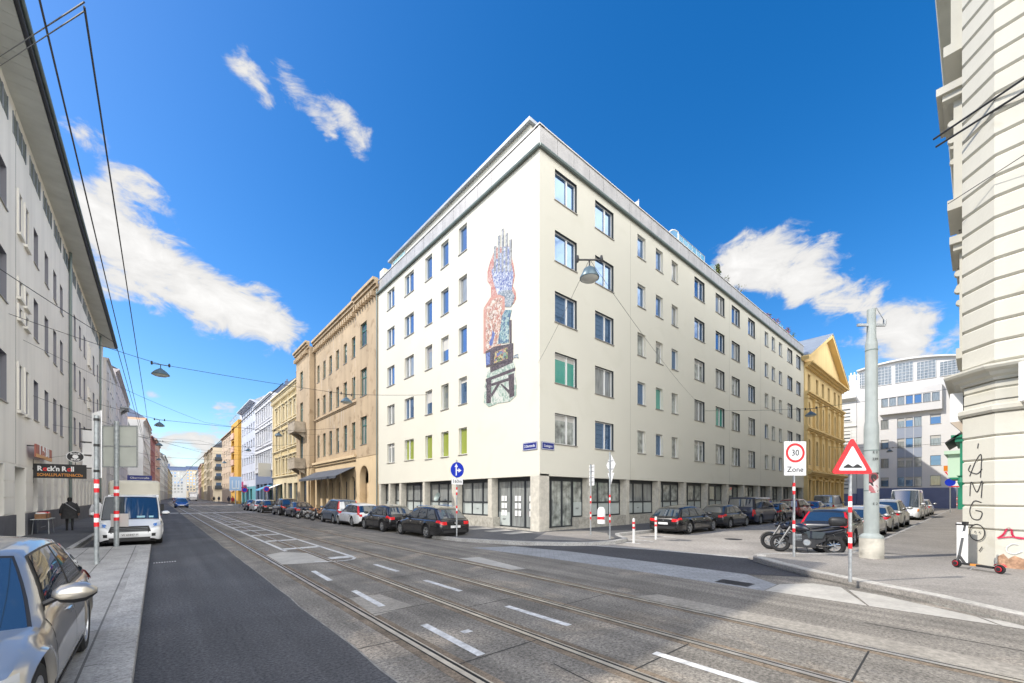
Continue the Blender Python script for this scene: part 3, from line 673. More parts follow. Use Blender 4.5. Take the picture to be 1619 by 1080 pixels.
# ---------------------------------------------------------------- mosaic mural
mu=thing('mosaic_mural','tall colourful mosaic mural of a raised hand and a trestle on the cream wall','mural',(XA,18.3,0))
def mosaic(n,cols,scale=9):
    cols=[tuple((sum(c)/3*.38+v*.62)*.66 for v in c) for c in cols]
    if n in MATS: return MATS[n]
    m=mat(n,cols[0],.5); nt=m.node_tree; N=nt.nodes; L=nt.links
    g=N.new('ShaderNodeNewGeometry'); v=N.new('ShaderNodeTexVoronoi'); v.inputs['Scale'].default_value=scale; L.new(g.outputs['Position'],v.inputs['Vector'])
    nz=N.new('ShaderNodeTexNoise'); nz.inputs['Scale'].default_value=1.6; nz.inputs['Detail'].default_value=2; nz.inputs['Distortion'].default_value=1.5; L.new(g.outputs['Position'],nz.inputs['Vector'])
    sp=N.new('ShaderNodeSeparateColor'); L.new(v.outputs['Color'],sp.inputs[0])
    ad=N.new('ShaderNodeMath'); ad.operation='MULTIPLY_ADD'; L.new(nz.outputs['Fac'],ad.inputs[0]); ad.inputs[1].default_value=1.6; 
    s2=N.new('ShaderNodeMath'); s2.operation='MULTIPLY_ADD'; L.new(sp.outputs[0],s2.inputs[0]); s2.inputs[1].default_value=.55; s2.inputs[2].default_value=-.6; L.new(s2.outputs[0],ad.inputs[2])
    r=N.new('ShaderNodeValToRGB'); r.color_ramp.interpolation='CONSTANT'
    while len(r.color_ramp.elements)<len(cols): r.color_ramp.elements.new(.5)
    for i,c in enumerate(cols): r.color_ramp.elements[i].position=i/len(cols); r.color_ramp.elements[i].color=(*c,1)
    L.new(ad.outputs[0],r.inputs[0]); L.new(r.outputs[0],m.node_tree.nodes['Principled BSDF'].inputs['Base Color']); return m
cream_=(.72,.69,.6)
mz_grey=mosaic('mosaic_grey',[C('9FA4A8'),C('B9BDBF'),C('7B828A'),C('8C96A4')],14)
mz_blue=mosaic('mosaic_blue_flowers',[C('DFE3EA'),C('BFCBE2'),C('8FA3D6'),C('3F5FC0'),C('D5DEEC'),C('9AB0D8')],10)
mz_net=mosaic('mosaic_grey_blue_net',[C('8E9DAA'),C('C3CDD3'),C('5F7C98'),C('9FB9C4'),C('D4D3C8')],18)
mz_red=mosaic('mosaic_red',[C('E9A48C'),C('E0735A'),C('EFC2AE'),C('D9553F'),C('E8886C'),C('9C6B5C')],13)
mz_sal=mosaic('mosaic_salmon',[C('EE9D80'),C('E88868'),C('F0AE92')],16)
mz_flame=mosaic('mosaic_flame',[C('EFE0CC'),C('E3B48E'),C('D8714F'),C('F1E6D2'),C('A9775B'),C('E2A27C')],9)
mz_teal=mosaic('mosaic_teal',[C('3F8FA8'),C('7FB9BF'),C('2F6FA0'),C('B7D8D0'),C('5AA0A0')],9)
mz_multi=mosaic('mosaic_many_colours',[C('C9CC55'),C('6FA85A'),C('5A4A50'),C('DCC85A'),C('D8835A'),C('4F6FC0'),C('7FB98A')],7)
mz_dark=mosaic('mosaic_dark_plum',[C('5A4A54'),C('6E5A62'),C('463A48'),C('7C6A70')],16)
mz_green=mosaic('mosaic_pale_green',[C('BFD8C8'),C('E6E9DC'),C('9DC4AE'),C('D5E2D2'),C('8FB8A0')],4)
mz_blu2=mosaic('mosaic_royal_blue',[C('2F5FC8'),C('5F86D8'),C('1F48A8')],12)
c1=lambda x,y:(740+x/7.2,350+y/7.2); c2=lambda x,y:(740+x/6.353,490+y/6.353)
def tile(name,m,f,pts,lay):
    b=MB(); P=[PO(*(lambda q:(q[0],XA,q[1]))(f(x,y))) for x,y in pts]
    b.prism([(s-18.3,z) for s,z in P],-.004*lay-.012,.01,'x'); b.build(name,m,mu)
tile('red_cloak',mz_red,c1,[(290,370),(250,470),(222,580),(222,680),(262,745),(262,880),(240,960),(420,960),(520,940),(548,880),(545,800),(510,740),(535,620),(520,500),(490,370),(495,280),(330,300)],1)
tile('salmon_frame',mz_sal,c1,[(255,870),(180,990),(180,1440),(200,1440),(420,1100),(420,850),(330,835)],2)
tile('salmon_frame',mz_sal,c2,[(158,0),(158,440),(185,430),(190,0)],2.5)
tile('flame_field',mz_flame,c1,[(275,905),(205,1000),(205,1500),(395,1500),(395,960),(390,870),(340,870)],3)
tile('flame_field',mz_flame,c2,[(185,50),(185,395),(300,345),(340,200),(330,40)],3.5)
tile('palm',mz_blue,c1,[(270,560),(310,500),(500,500),(520,600),(510,700),(500,790),(400,800),(340,840),(315,760),(290,680)],4)
tile('wrist',mz_net,c1,[(340,830),(400,790),(500,780),(535,850),(520,920),(490,975),(425,975),(420,860)],5)
for x,t_ in ((312,280),(357,160),(400,82),(444,130),(488,205)):
    tile('finger_column',mz_grey,c1,[(x-13,t_+10),(x+11,t_),(x+9,560),(x-13,590)],6)
for x,t_ in ((335,430),(378,360),(420,290),(463,290)):
    tile('finger_shade',mz_blue,c1,[(x-11,t_),(x+11,t_),(x+11,540),(x-11,560)],5)
tile('teal_sleeve',mz_teal,c2,[(375,0),(440,0),(415,120),(410,330),(300,345),(330,170),(345,60)],4.2)
tile('blue_figure',mz_blu2,c2,[(250,205),(275,240),(262,290),(250,350),(228,365),(215,330),(240,280)],5)
tile('striped_post',mz_dark,c2,[(420,105),(438,100),(438,330),(420,335)],5)
tile('machine_deck',mz_dark,c2,[(178,420),(268,370),(455,335),(455,500),(185,578)],4.3)
tile('coloured_panels',mz_multi,c2,[(275,425),(400,375),(402,490),(260,540)],5)
tile('blue_panel',mz_blu2,c2,[(185,440),(225,425),(225,545),(185,560)],5)
tile('pale_waves',mz_green,c2,[(190,690),(185,640),(230,590),(455,510),(475,580),(470,600),(488,740),(485,860),(420,920),(300,940),(210,975),(160,935),(165,780)],3)
tile('trestle_beam',mz_dark,c2,[(180,695),(475,580),(472,615),(182,725)],5)
tile('trestle_beam',mz_dark,c2,[(180,760),(468,665),(468,695),(182,785)],5.2)
tile('trestle_leg',mz_dark,c2,[(190,720),(238,705),(232,935),(188,940)],5.4); tile('trestle_leg',mz_dark,c2,[(408,655),(465,635),(468,865),(420,885)],5.4)
tile('trestle_brace',mz_dark,c2,[(300,740),(325,745),(240,880),(236,845)],5.6); tile('trestle_brace',mz_dark,c2,[(322,740),(345,745),(415,805),(415,845)],5.8)
tile('iron_net',mz_dark,c2,[(225,575),(452,500),(452,530),(228,632)],4.5)
tile('side_vane',mz_net,c2,[(455,462),(505,440),(508,490),(490,478),(460,485)],4)

# ================================================================ right side of the tram street
def stuc(n,c,**k):
    return mat(n,c,.9,noise=(.35,.14),streak=(1.2,.18),bump=(20,.12,.01),**k)
m_brown=stuc('brown_stucco',(.47,.36,.235),stain=(1.1,(.72,.68,.64,1),.57)); m_ochre=mat('pale_ochre_render',(.62,.48,.30),.9,noise=(.4,.12),stain=(.8,(.8,.75,.7,1),.6))
m_stain=mat('lime_stain',(.55,.5,.44),.9)
m_doorb=mat('door_brown',(.1,.05,.035),.5)
bb=thing('brown_building','brown weathered stucco tenement with pale ochre ground floor, grey awning and round-headed door','tenement',(XA,35.36,0))
FBR=(XA,61.97,ANG_A); U=lambda s:61.97-s
def seg(root,F,s1,s0,z0,z1,hl,m,w=0,thick=.6,rev=.25,name='wall',U=None,arch=()):
    U=U or (lambda s:61.97-s)
    hh=[(U(b_)-U(s1),c,U(a)-U(s1),d)+tuple(r_) for a,b_,c,d,*r_ in hl]
    F2=(F[0]+math.cos(F[2])*U(s1)-math.sin(F[2])*w,F[1]+math.sin(F[2])*U(s1)+math.cos(F[2])*w,F[2])
    put(wall(s1-s0,z0,z1,hh,thick,rev),name,m,root,F2); return F2
rowsM=[(16.1,18.2),(11.9,14.1),(6.8,9.5)]
mc=[(41.5,42.5),(43.94,44.95),(46.44,47.39),(48.85,49.85),(51.2,52.2),(53.61,54.6)]
def fill(root,F2,s1,cols,rows,style,fm,rev,U=None,var=None,**k):
    for a,c in cols:
        for z0,z1 in rows: window(root,F2,s1-c,z0,c-a,z1-z0,style,rev,fm,var=var,**k)
GV=[(g_dark,0,None)]*3+[(g_cur,.5,BL),(g_teal,0,None),(g_cur,0,None)]
m_fgreen=mat('window_frame_green',(.05,.16,.14),.5)
F2=seg(bb,FBR,55.5,40.65,5.95,21.0,[(a,c,z0,z1) for a,c in mc for z0,z1 in rowsM],m_brown,.2); fill(bb,F2,55.5,mc,rowsM,'cross',m_fgreen,.25)
rr=[(16.34,18.6),(11.6,14.2),(6.95,9.6)]
F3=seg(bb,FBR,40.65,35.36,5.75,21.0,[(38.0,39.6,z0,z1) for z0,z1 in rr],m_brown,0); fill(bb,F3,40.65,[(38.0,39.6)],rr,'cross',m_fgreen,.25)
rb3=[(16.2,18.5),(11.6,14.39),(6.8,9.85)]
F4=seg(bb,FBR,61.97,55.5,5.6,20.9,[(58.6,60.1,z0,z1) for z0,z1 in rb3],m_brown,-.45); fill(bb,F4,61.97,[(58.6,60.1)],rb3,'cross',m_fgreen,.25)
# ground floor
gf=[(41.4+k*2.33,41.4+k*2.33+1.55,.14,4.05,1) for k in range(6)]
F5=seg(bb,FBR,55.5,40.65,0,5.9,gf,m_ochre,.15,rev=.55); 
for k in range(6):
    o=window(bb,F5,55.5-(41.4+k*2.33+1.55),.14,1.55,3.9,'cross',.5,m_fdark,var=(g_dark,0,None),name='shop_window')
F6=seg(bb,FBR,40.65,35.36,0,5.7,[(37.5,39.7,.14,4.9,1)],m_ochre,-.03,rev=.7)
b=MB(); b.box(0,2.2,.62,.68,0,3.1,0); b.box(0,2.2,.6,.66,3.12,4.8,1); b.box(1.07,1.13,.58,.62,0,3.1,1); put(b,'entrance_door',[m_doorb,m_fdark],bb,F6,40.65-39.7,.14)
F7=seg(bb,FBR,61.97,55.5,0,5.55,[(57.5,60.5,.14,4.2)],m_ochre,-.3,rev=.6)
window(bb,F7,1.47,.14,3.0,4.06,'tri',.55,m_fdark,var=(g_dark,0,None),name='shop_window')
b=MB(); b.box(0,.75,-.2,.3,0,5.5); put(b,'gate_pier',m_ochre,bb,F7,5.4,0)
band(bb,F5,14.85,5.6,6.1,.35,m_ochre,'string_course'); band(bb,F2,14.85,11.3,11.55,.18,m_brown,'string_course')
for F_,L_ in ((F2,14.85),(F3,5.29),(F4,6.47)):
    band(bb,F_,L_,20.7,21.5,.5,m_brown,'cornice',steps=3); dentils(bb,F_,L_,20.1,m_brown,.62,(.25,.38,.45))
def balcony(root,F,u0,u1,z,m,pr=1.3,h=1.1,rail=False):
    b=MB(); b.box(u0,u1,-pr,0,z-.22,z)
    if rail:
        n=int((u1-u0)/.14)
        for i in range(n+1): 
            u=u0+.02+(u1-u0-.04)*i/n; b.box(u-.01,u+.01,-pr+.02,-pr+.04,z,z+h)
        b.box(u0,u1,-pr,-pr+.06,z+h,z+h+.05)
    else: b.box(u0,u1,-pr,-pr+.12,z,z+h); b.box(u0,u0+.12,-pr+.12,0,z,z+h); b.box(u1-.12,u1,-pr+.12,0,z,z+h); b.box(u0-.04,u1+.04,-pr-.04,-pr+.16,z+h,z+h+.08)
    for u in (u0+.3,u1-.55): b.prism([(0,z-.22),(-pr*.8,z-.22),(0,z-.95)],u,u+.25,'x')
    return put(b,'balcony',m,root,F)
m_balc=mat('balcony_concrete',(.42,.36,.28),.9,noise=(2,.3)); balcony(bb,F4,1.2,4.6,10.45,m_balc); balcony(bb,F4,1.2,4.6,5.75,m_balc)
m_awn=mat('awning_grey',(.07,.08,.1),.7)
b=MB(); 
for k in range(3):
    u0=.4+k*4.6; b.add([(u0,-.02,4.95),(u0+4.5,-.02,4.95),(u0+4.5,-1.9,4.0),(u0,-1.9,4.0),(u0,-.02,4.9),(u0+4.5,-.02,4.9),(u0+4.5,-1.9,3.95),(u0,-1.9,3.95)],[(0,1,2,3),(4,5,6,7),(2,3,7,6),(0,3,7,4),(1,2,6,5)]); b.box(u0,u0+4.5,-1.91,-1.89,3.75,3.98)
put(b,'awning',m_awn,bb,F5)
core(bb,XA+.8,30,35.37,61.96,20.9,m_brown); pitched(bb,(XA+.3,61.97,ANG_A),26.6,14,21.0,2.2,m_roofd,name='roof')
b=MB()
rnd=random.Random(5)
for k in range(26):
    u=rnd.uniform(.5,14.3); z=rnd.choice([9.6,11.2,14.2,16,18.3,20.2])+rnd.uniform(0,.6); l=rnd.uniform(.4,2.0); x=rnd.uniform(-.1,.1)
    b.quad((u,-.003,z),(u+rnd.uniform(.03,.12),-.003,z),(u+x+.04,-.003,z-l),(u+x,-.003,z-l))
put(b,'lime_streak',m_stain,bb,F2)
b=MB(); b.lathe([(.06,0),(.06,20.5)],(0,-.09,0),8); put(b,'downpipe',m_gutter,bb,F3,5.2,0)

def simple_building(name,label,cat,F,L,H,m,cols,rows,wstyle='dbl',rev=.2,fm=None,sur=None,sm=None,gfm=None,gfh=4.6,gfopen=None,depth=13,roof=None,cor=(.6,.5),dent=False,strings=(),far=False,var=None,pil=False,cornm=None,firstwall=True):
    root=thing(name,label,cat,(F[0],F[1],0))
    holes=[(u,z0,u+w_,z1) for u,w_ in cols for z0,z1 in rows]
    put(wall(L,gfh if gfm else 0,H,holes,.5,rev),'wall',m,root,F)
    for u,w_ in cols:
        for z0,z1 in rows: window(root,F,u,z0,w_,z1-z0,wstyle,rev,fm,sur,sm,var=var,far=far)
    if gfm:
        go=gfopen or []
        put(wall(L,0,gfh-.002,[(a,.35 if len(q)<1 else q[0],c,d) for a,c,d,*q in go],.48,.35),'ground_floor',gfm,root,(F[0]+math.sin(F[2])*.0,F[1],F[2]),0,0,.012)
        for a,c,d,*q in go: window(root,F,a,.35 if len(q)<1 else q[0],c-a,d-(.35 if len(q)<1 else q[0]),'tri' if c-a>2.2 else 'dbl',.33,m_fdark,var=random.choice([(g_dark,0,None),(g_cur,0,None),(g_teal,0,None)]),name='shop_window',far=far)
    cm=cornm or sm or m
    if cor: band(root,F,L,H-cor[0],H,cor[1],cm,'cornice',steps=3)
    if dent: dentils(root,F,L,H-cor[0]-.5,cm,.75,(.3,.4,.45))
    for z in strings: band(root,F,L,z,z+.28,.22,cm,'string_course')
    if pil:
        for u in pil: b=MB(); b.box(-.2,.2,-.12,.01,gfh,H-cor[0]); put(b,'pilaster',cm,root,F,u)
    b=MB(); b.box(.01,L-.01,.5,depth,0,H-.1); put(b,'rear_walls',m,root,F)
    if roof: pitched(root,F,L,depth,H-.05,roof[0],roof[1],roof[2] if len(roof)>2 else .5)
    return root
m_yel=stuc('yellow_stucco',(.62,.50,.27)); m_yelt=mat('yellow_trim',(.66,.57,.38),.9,noise=(1,.15),stain=(1,(.6,.58,.55,1),.6))
F=(XA,79.35,ANG_A); cols=[(79.35-c-.6,1.2) for c in (76.5,74.1,71.7,69.4,67.1,64.9,62.98)]
yb=simple_building('ornate_building','yellow ornate stucco house with dark bracketed cornice beside the brown building','town house',F,17.1,18.3,m_yel,cols,[(13.75,15.95),(9.7,11.9),(5.6,7.8)],'cross',.22,m_fwhite,'hood',m_yelt,m_yelt,4.9,[(.6,3.2,3.9),(4.2,6.8,3.9),(7.8,9.4,4,.15),(10.2,13,3.9),(14,16.4,3.9)],roof=(3.6,m_roofd,.45),dent=True,strings=(13.0,9.0,4.9),pil=(.25,6.0,11.0,16.8))
chimneys(yb,F,(2,9,15),5,21.0,m_yelt)
m_wht=stuc('white_stucco',(.58,.59,.63)); m_whtt=mat('white_trim',(.7,.71,.73),.9,noise=(1,.12),stain=(1,(.7,.7,.7,1),.62))
F=(XA,95.9,ANG_A); cols=[(.7+k*2.02,1.1) for k in range(8)]
wb=simple_building('ornate_building','white ornate stucco house with pedimented windows left of the yellow one','town house',F,16.5,19.8,m_wht,cols,[(15.93,18.18),(11.8,14.2),(7.67,9.9)],'cross',.22,m_fwhite,'pedi',m_whtt,mat('shopfront_blue',(.16,.2,.3),.5),6.3,[(.8,4,4.2),(4.8,7.2,4.2,.15),(8,11.5,4.2),(12.3,15.6,4.2)],roof=(4.6,m_roofb,.4),strings=(15.0,10.9,6.3),pil=(.25,16.2))
chimneys(wb,F,(3,12),5,23.0,m_roofb,2.2)
m_bw=mat('pale_blue_render',(.55,.585,.67),.9,noise=(.3,.1),streak=(1,.12)); 
F=(XA,114.1,ANG_A); cols=[(114.1-c-.7,1.4) for c in (112.3,109.4,106.2,103.4,100.8,98)]
simple_building('apartment_block','plain pale blue six storey block left of the white ornate house','apartment building',F,18.1,21.4,m_bw,cols,[(z,z+1.55) for z in (19.0,15.7,12.3,8.9,5.45)],'dbl',.2,m_fwhite,gfm=mat('teal_shopfront',(.12,.35,.4),.5),gfh=4.0,gfopen=[(1,5,3.5),(6,10,3.5),(11,14,3.5,.15)],roof=(3.5,m_roofm,.4),cor=(.5,1.0))
m_org=mat('orange_render',(.62,.36,.07),.9,noise=(.5,.1)); m_beige=mat('beige_render',(.60,.48,.36),.9,noise=(.4,.1),streak=(1,.1)); m_pink=mat('pink_loggia',(.62,.42,.33),.9)
F=(XA,152.9,ANG_A)
ob=simple_building('apartment_block','beige block with orange loggia tower and roof terrace beyond the pale blue block','apartment building',F,25.0,19.3,m_beige,[(1.5+k*3.9,1.7) for k in range(6)],[(z,z+1.6) for z in (16.6,13.4,10.2,7.0,3.9)],'dbl',.2,m_fwhite,roof=(3.5,m_roofd,.35),far=True)
F_=(XA-.5,127.9,ANG_A)
put(wall(12.2,0,20.2,[(1.0,z,5.5,z+2.0) for z in (17.2,13.9,10.6,7.3,4.0)],12,1.6),'loggia_tower',m_org,ob,F_)
for z in (17.2,13.9,10.6,7.3,4.0):
    b=MB(); b.box(.6,5.7,-.25,0,z-.9,z+.5); put(b,'loggia_parapet',m_pink,ob,F_); b=MB(); b.box(1,5.5,1.5,1.58,z,z+2); put(b,'loggia_door',m_doorb,ob,F_)
b=MB()
for k in range(14): b.tube([(k*.9,-.3,20.2),(k*.9,-.3,21.2)],.03,5)
b.tube([(0,-.3,21.2),(12,-.3,21.2)],.04,5); put(b,'terrace_railing',m_metal,ob,F_)
b=MB(); b.box(3,11,1.5,9,20.2,22.6); put(b,'penthouse',m_wht,ob,F_)
b=MB(); b.box(12.2,13.8,.1,12,0,19.3); put(b,'side_wall',m_yel,ob,(XA,127.9,ANG_A)) 
# beyond the cross street
m_b2=mat('sandy_render',(.58,.49,.36),.9,noise=(.4,.12)); m_b3=mat('olive_render',(.42,.36,.25),.9,noise=(.4,.12)); m_b4=mat('rose_render',(.50,.34,.28),.9,noise=(.4,.12)); m_b5=mat('pale_grey_render',(.58,.575,.56),.9,noise=(.4,.12))
th=R(2.1)
fx=lambda d,off:(XA+off+math.sin(th)*d,180+math.cos(th)*d)
farl=[(0,21,19.5,m_b2,'sandy corner block with dark red window frames beyond the cross street',(4,m_roofd)),(22,30,20.5,m_b3,'olive grey block with a blue slate roof turret far down the street',(5,m_roofb)),(52.5,28,22,m_b2,'tall sandy block, third beyond the cross street',(3,m_roofd)),(81,40,18.5,m_yel,'yellowish block, fourth beyond the cross street',(4,m_roofd)),(121.5,60,21,m_b4,'dusky rose block in the far distance on the right side',(3,m_roofd)),(182,80,20,m_b5,'pale grey block farthest off on the right side of the street',(4,m_roofb))]
for d,L_,H_,m_,lab,rf in farl:
    x,y=fx(d+L_,0); F=(x,y,ANG_A-th)
    root=simple_building('apartment_block',lab,'apartment building',F,L_-.5,H_,m_,[(1.2+k*3.4,1.4) for k in range(int((L_-2)/3.4))],[(z,z+1.9) for z in [H_-3.6-3.4*j for j in range(int((H_-5)/3.4))]],'dbl',.2,m_fwhite,far=True,roof=(rf[0],rf[1],.4),sur='x',sm=m_)
    if d==0:
        FE=(x+math.sin(-th)*(-20.5)*1-math.cos(0)*0,y-20.5,0)
        FE=(fx(0.5,0)[0],fx(0.5,0)[1]-.03,-th)
        for z in (15,11.6,8.2,4.8):
            window(root,FE,.9,z,1.5,2.0,'dbl',-.02,m_fdark,var=(g_dark,0,None),name='balcony_door',far=True)
            b=MB(); b.box(.5,2.8,-.9,0,z-.3,z-.1); b.box(.5,2.8,-.95,-.9,z-.1,z+.9); put(b,'balcony',m_fdark,root,FE)
# end of the street
m_far=mat('far_white_render',(.42,.42,.41),.9,noise=(.3,.1))
for i,(x0,y0,L_,H_,m_,lab) in enumerate(((-22,610,16,32,m_b5,'grey house block closing the far end of the tram street'),(-5,605,30,31,m_far,'white block with rows of windows closing the far end of the street'),(26,640,22,34,m_b2,'sandy block at the far end behind the white one'))):
    F=(x0,y0,0); simple_building('house_block',lab,'building',F,L_,H_,m_,[(1+k*3,1.6) for k in range(int(L_/3)-1)],[(z,z+2.1) for z in [H_-4-3.6*j for j in range(7)]],far=True,roof=(5,m_roofb,.5))
t=thing('church_roof','dark blue church roof rising beyond the white block at the far end','church',(8,700,0)); b=MB(); b.box(-14,14,0,20,0,35); b.build('wall',m_far,t); b=MB(); b.prism([(-14,35),(14,35),(0,43)],0,20,'y'); b.build('roof',m_roofb,t); b=MB(); b.box(-4,4,-6,2,0,44); b.build('tower',m_roofb,t)

# ================================================================ left side of the tram street
XL=-4.7
m_lw=mat('pale_grey_render_left',(.80,.775,.71),.9,noise=(.25,.08),streak=(1.3,.1),bump=(25,.1,.01))
m_lp=mat('dark_grey_plinth',(.13,.13,.14),.85,noise=(2,.2)); m_soff=mat('soffit_boards',(.6,.62,.59),.6,noise=(1,.15))
lb=thing('office_building','long pale grey building on the left with deep panelled eaves and a rusticated ground floor','office building',(XL,13.7,0))
FLL=(XL,13.7,ANG_AL); LL=51.7; V=lambda s:s-13.7
rows=[(13.76,15.5),(9.95,11.95),(5.85,7.84)]
lc=[(31.15,32.15),(33.75,34.75),(36.2,37.2),(38.4,39.4),(44.0,45.0),(46.7,47.7),(49.3,50.4),(55.7,57.0),(59.2,60.3),(62.3,63.4),(16,17.1),(18.5,19.6)]
big=[(22.6,24.0),(25.0,26.3)]; nar=[(28.1,28.6),(29.3,29.84),(52.0,52.5),(53.1,53.6)]
holes=[(V(a),z0,V(c),z1) for a,c in lc+big for z0,z1 in rows]+[(V(a),z0,V(c),z1) for a,c in nar for z0,z1 in ((13.76,15.5),(10.9,11.6),(9.95,10.4),(5.85,7.84))]
strip=[]; s_=14.2
while s_<63.5: strip.append((s_,s_+.62)); s_+=.78 if (int(s_/.78)%4) else 1.5
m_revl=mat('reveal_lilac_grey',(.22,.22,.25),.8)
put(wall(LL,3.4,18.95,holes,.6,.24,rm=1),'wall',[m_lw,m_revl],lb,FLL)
for a,c in lc+big:
    for z0,z1 in rows: window(lb,FLL,V(a),z0,c-a,z1-z0,'sgl',.24,m_fgrey,var=(g_lil,0,None))
for a,c in nar:
    for z0,z1 in ((13.76,15.5),(10.9,11.6),(9.95,10.4),(5.85,7.84)): window(lb,FLL,V(a),z0,c-a,z1-z0,'sgl',.15,m_fwhite,'flat' ,m_lw,var=(g_lil,0,None))
aw=MB(); aw.box(0,.62,-.02,.05,0,.86,0); aw.box(-.05,0,-.035,.02,-.05,.9,1); aw.box(.62,.67,-.035,.02,-.05,.9,1); awm=aw.mesh('attic_window',[mat('attic_glass_teal',(.05,.09,.10),.05,spec=.8,ior=2.0),m_fgrey])
for a,c in strip: putm(awm,'attic_window',lb,FLL,V(a),17.6)
b=MB(); b.box(.01,LL-.01,.6,25,0,19.1); put(b,'rear_walls',m_lw,lb,FLL)
# eaves with board joints
b=MB(); n=int(LL/.6)
for i in range(n+2): b.box(-.9+i*.6+.006,-.9+(i+1)*.6-.006,-.95,1.0,18.95,19.0)
put(b,'eaves_soffit',m_soff,lb,FLL)
b=MB(); b.box(-1,LL+.4,-1.05,26,19.0,19.32); b.box(-1.02,LL+.42,-1.1,-1.05,18.93,19.3); put(b,'roof',m_roofd,lb,FLL)
b=MB(); b.lathe([(.07,-.9),(.07,LL)],(0,-1.16,19.12),8,'x'); put(b,'gutter',m_gutter,lb,FLL)
for s in (41.5,61.0): b=MB(); b.lathe([(.08,.2),(.08,18.9)],(0,-.12,0),8); put(b,'downpipe',m_gutter,lb,FLL,V(s))
b=MB(); b.box(V(27.7),V(27.73),-.004,.002,3.42,18.9); b.box(V(51.3),V(51.33),-.004,.002,3.42,18.9); put(b,'render_joint',m_joint,lb,FLL)
# rusticated ground floor piers with recessed openings
op=[(16.7,18.4),(19.9,21.6),(23.1,25.9),(27.5,29.5),(30.95,31.95)]; s_=33.3
while s_<63: op.append((s_,s_+.95)); s_+=2.15
ph=[(V(a),1.2 if i!=3 else .14,V(c),3.3) for i,(a,c) in enumerate(op)]
put(wall(LL,.0,3.4,ph,.58,.42),'ground_floor_wall',m_lw,lb,FLL,0,0,.012)
b=MB(); last=0
for a,c in op+[(65.4,66)]:
    if V(a)-last>.1:
        for j in range(3): b.box(last+.01,V(a)-.01,-.012,.012,1.24+j*.7,1.9+j*.7)
    last=V(c)
put(b,'rusticated_block',m_lw,lb,FLL)
b=MB(); last=0
for i,(a,c) in enumerate(op):
    if i==3: b.box(last,V(a),-.06,.02,0,1.18); last=V(c)
b.box(last,LL,-.06,.02,0,1.18); put(b,'plinth',m_lp,lb,FLL)
for i,(a,c) in enumerate(op):
    if i==3:
        q=MB(); q.box(0,c-a,.38,.42,0,3.16); q.box(.02,c-a-.02,.35,.39,0,1.1); put(q,'entrance_door',m_fgrey,lb,FLL,V(a),.14)
    else: window(lb,FLL,V(a),1.2,c-a,2.1,'sgl',.42,m_fgrey,var=(g_lil,0,None),name='ground_floor_window')
ml2=mat('grey_panel_facade',(.60,.58,.57),.85,noise=(.4,.1),brick=(1.5,.6,.008,.7)); ml3=mat('mauve_grey_render',(.50,.46,.46),.9,noise=(.3,.12))
def lside(s0,s1,H_,m_,lab,x=XL,rows_=None,wd=1.3,pitch=3.2,roof=None,far=True,ang=0,cat='apartment building',depth=13,sur=None,gfm=None,name='apartment_block',cor=(.5,.4)):
    F=(x,s0,ANG_AL-ang); L_=s1-s0
    return simple_building(name,lab,cat,F,L_,H_,m_,[(1.2+k*pitch,wd) for k in range(int((L_-1.2)/pitch))],rows_ or [(z,z+1.9) for z in [H_-3.2-3.35*j for j in range(int((H_-3)/3.35))]],'dbl',.2,m_fgrey,far=far,roof=roof,depth=depth,sur=sur,sm=m_,gfm=gfm,gfh=3.6,cor=cor)
l2=lside(65.9,79.5,17.9,ml2,'grey panelled block directly beyond the long pale building on the left',-4.45,cor=(.3,.2))
b=MB(); b.box(3.5,7,.8,6,17.9,23.4); b.box(3.2,7.3,.4,6.3,23.4,23.7); put(b,'roof_house',m_fgrey,l2,(-4.45,65.9,ANG_AL))
l3=lside(80,110,20.0,ml3,'mauve grey block with stacked balconies on the left side',-4.5,roof=(3,m_roofd,.4))
for z in (16.0,12.6,9.2): balcony(l3,(-4.5,80,ANG_AL),8,12,z,m_fgrey,1.0,1.0,True)
bx=lambda d:(-3.6+math.sin(th)*d,118+math.cos(th)*d)
x,y=bx(0); lside(y,y+24,18.4,m_b5,'light grey block with a blank end wall on the left side',x+1.2,ang=th,sur='x')
for (d,L_,H_,m_,lab,cat) in ((26,26,22.5,mat('salmon_render',(.55,.36,.25),.9,noise=(.4,.12)),'salmon coloured house with slate turret on the left side','town house'),(54,24,21,mat('dark_red_render',(.30,.13,.12),.9,noise=(.4,.12)),'dark red house on the left side beyond the salmon one','town house'),(80,36,23,m_b4,'rose brown block far along the left side','apartment building'),(118,50,21,m_b5,'grey block, second last on the left side of the street','apartment building'),(170,60,24,m_far,'white block farthest off on the left side of the street','apartment building'),(232,140,20,m_b3,'long olive block in the far distance on the left','apartment building')):
    x,y=bx(d); lside(y,y+L_-.5,H_,m_,lab,x,ang=th,sur='x',roof=(4,m_roofb,.4),cat=cat)
# ================================================================ yellow temple-fronted house in the side street
m_ty=mat('ochre_yellow_render',(.80,.60,.29),.9,noise=(.3,.1),streak=(1.5,.1)); m_tyd=mat('ochre_yellow_trim',(.74,.54,.24),.9,noise=(.6,.12))
tb=thing('temple_house','ochre yellow house with triangular pediment, pilasters and tall round-headed windows','town house',(62.8,YB,0))
FT=(62.8,YB-.1,ANG_B); LT=21.4
acs=[2.0,6.0,9.2,12.6,16.4,19.2]
cols=[(u-.65,u+.65) for u in acs]
hl=[(a,z0,c,z1,ar) for a,c in cols for z0,z1,ar in ((15.6,18.0,0),(11.2,14.4,1),(6.2,9.5,1),(1.2,4.2,0))]
put(wall(LT,0,19.2,hl,.6,.35),'wall',m_ty,tb,FT)
for a,z0,c,z1,ar in hl: window(tb,FT,a,z0,c-a,z1-z0,'cross',.35,mat('window_frame_brown',(.12,.07,.04),.5),var=(g_dark,0,None))
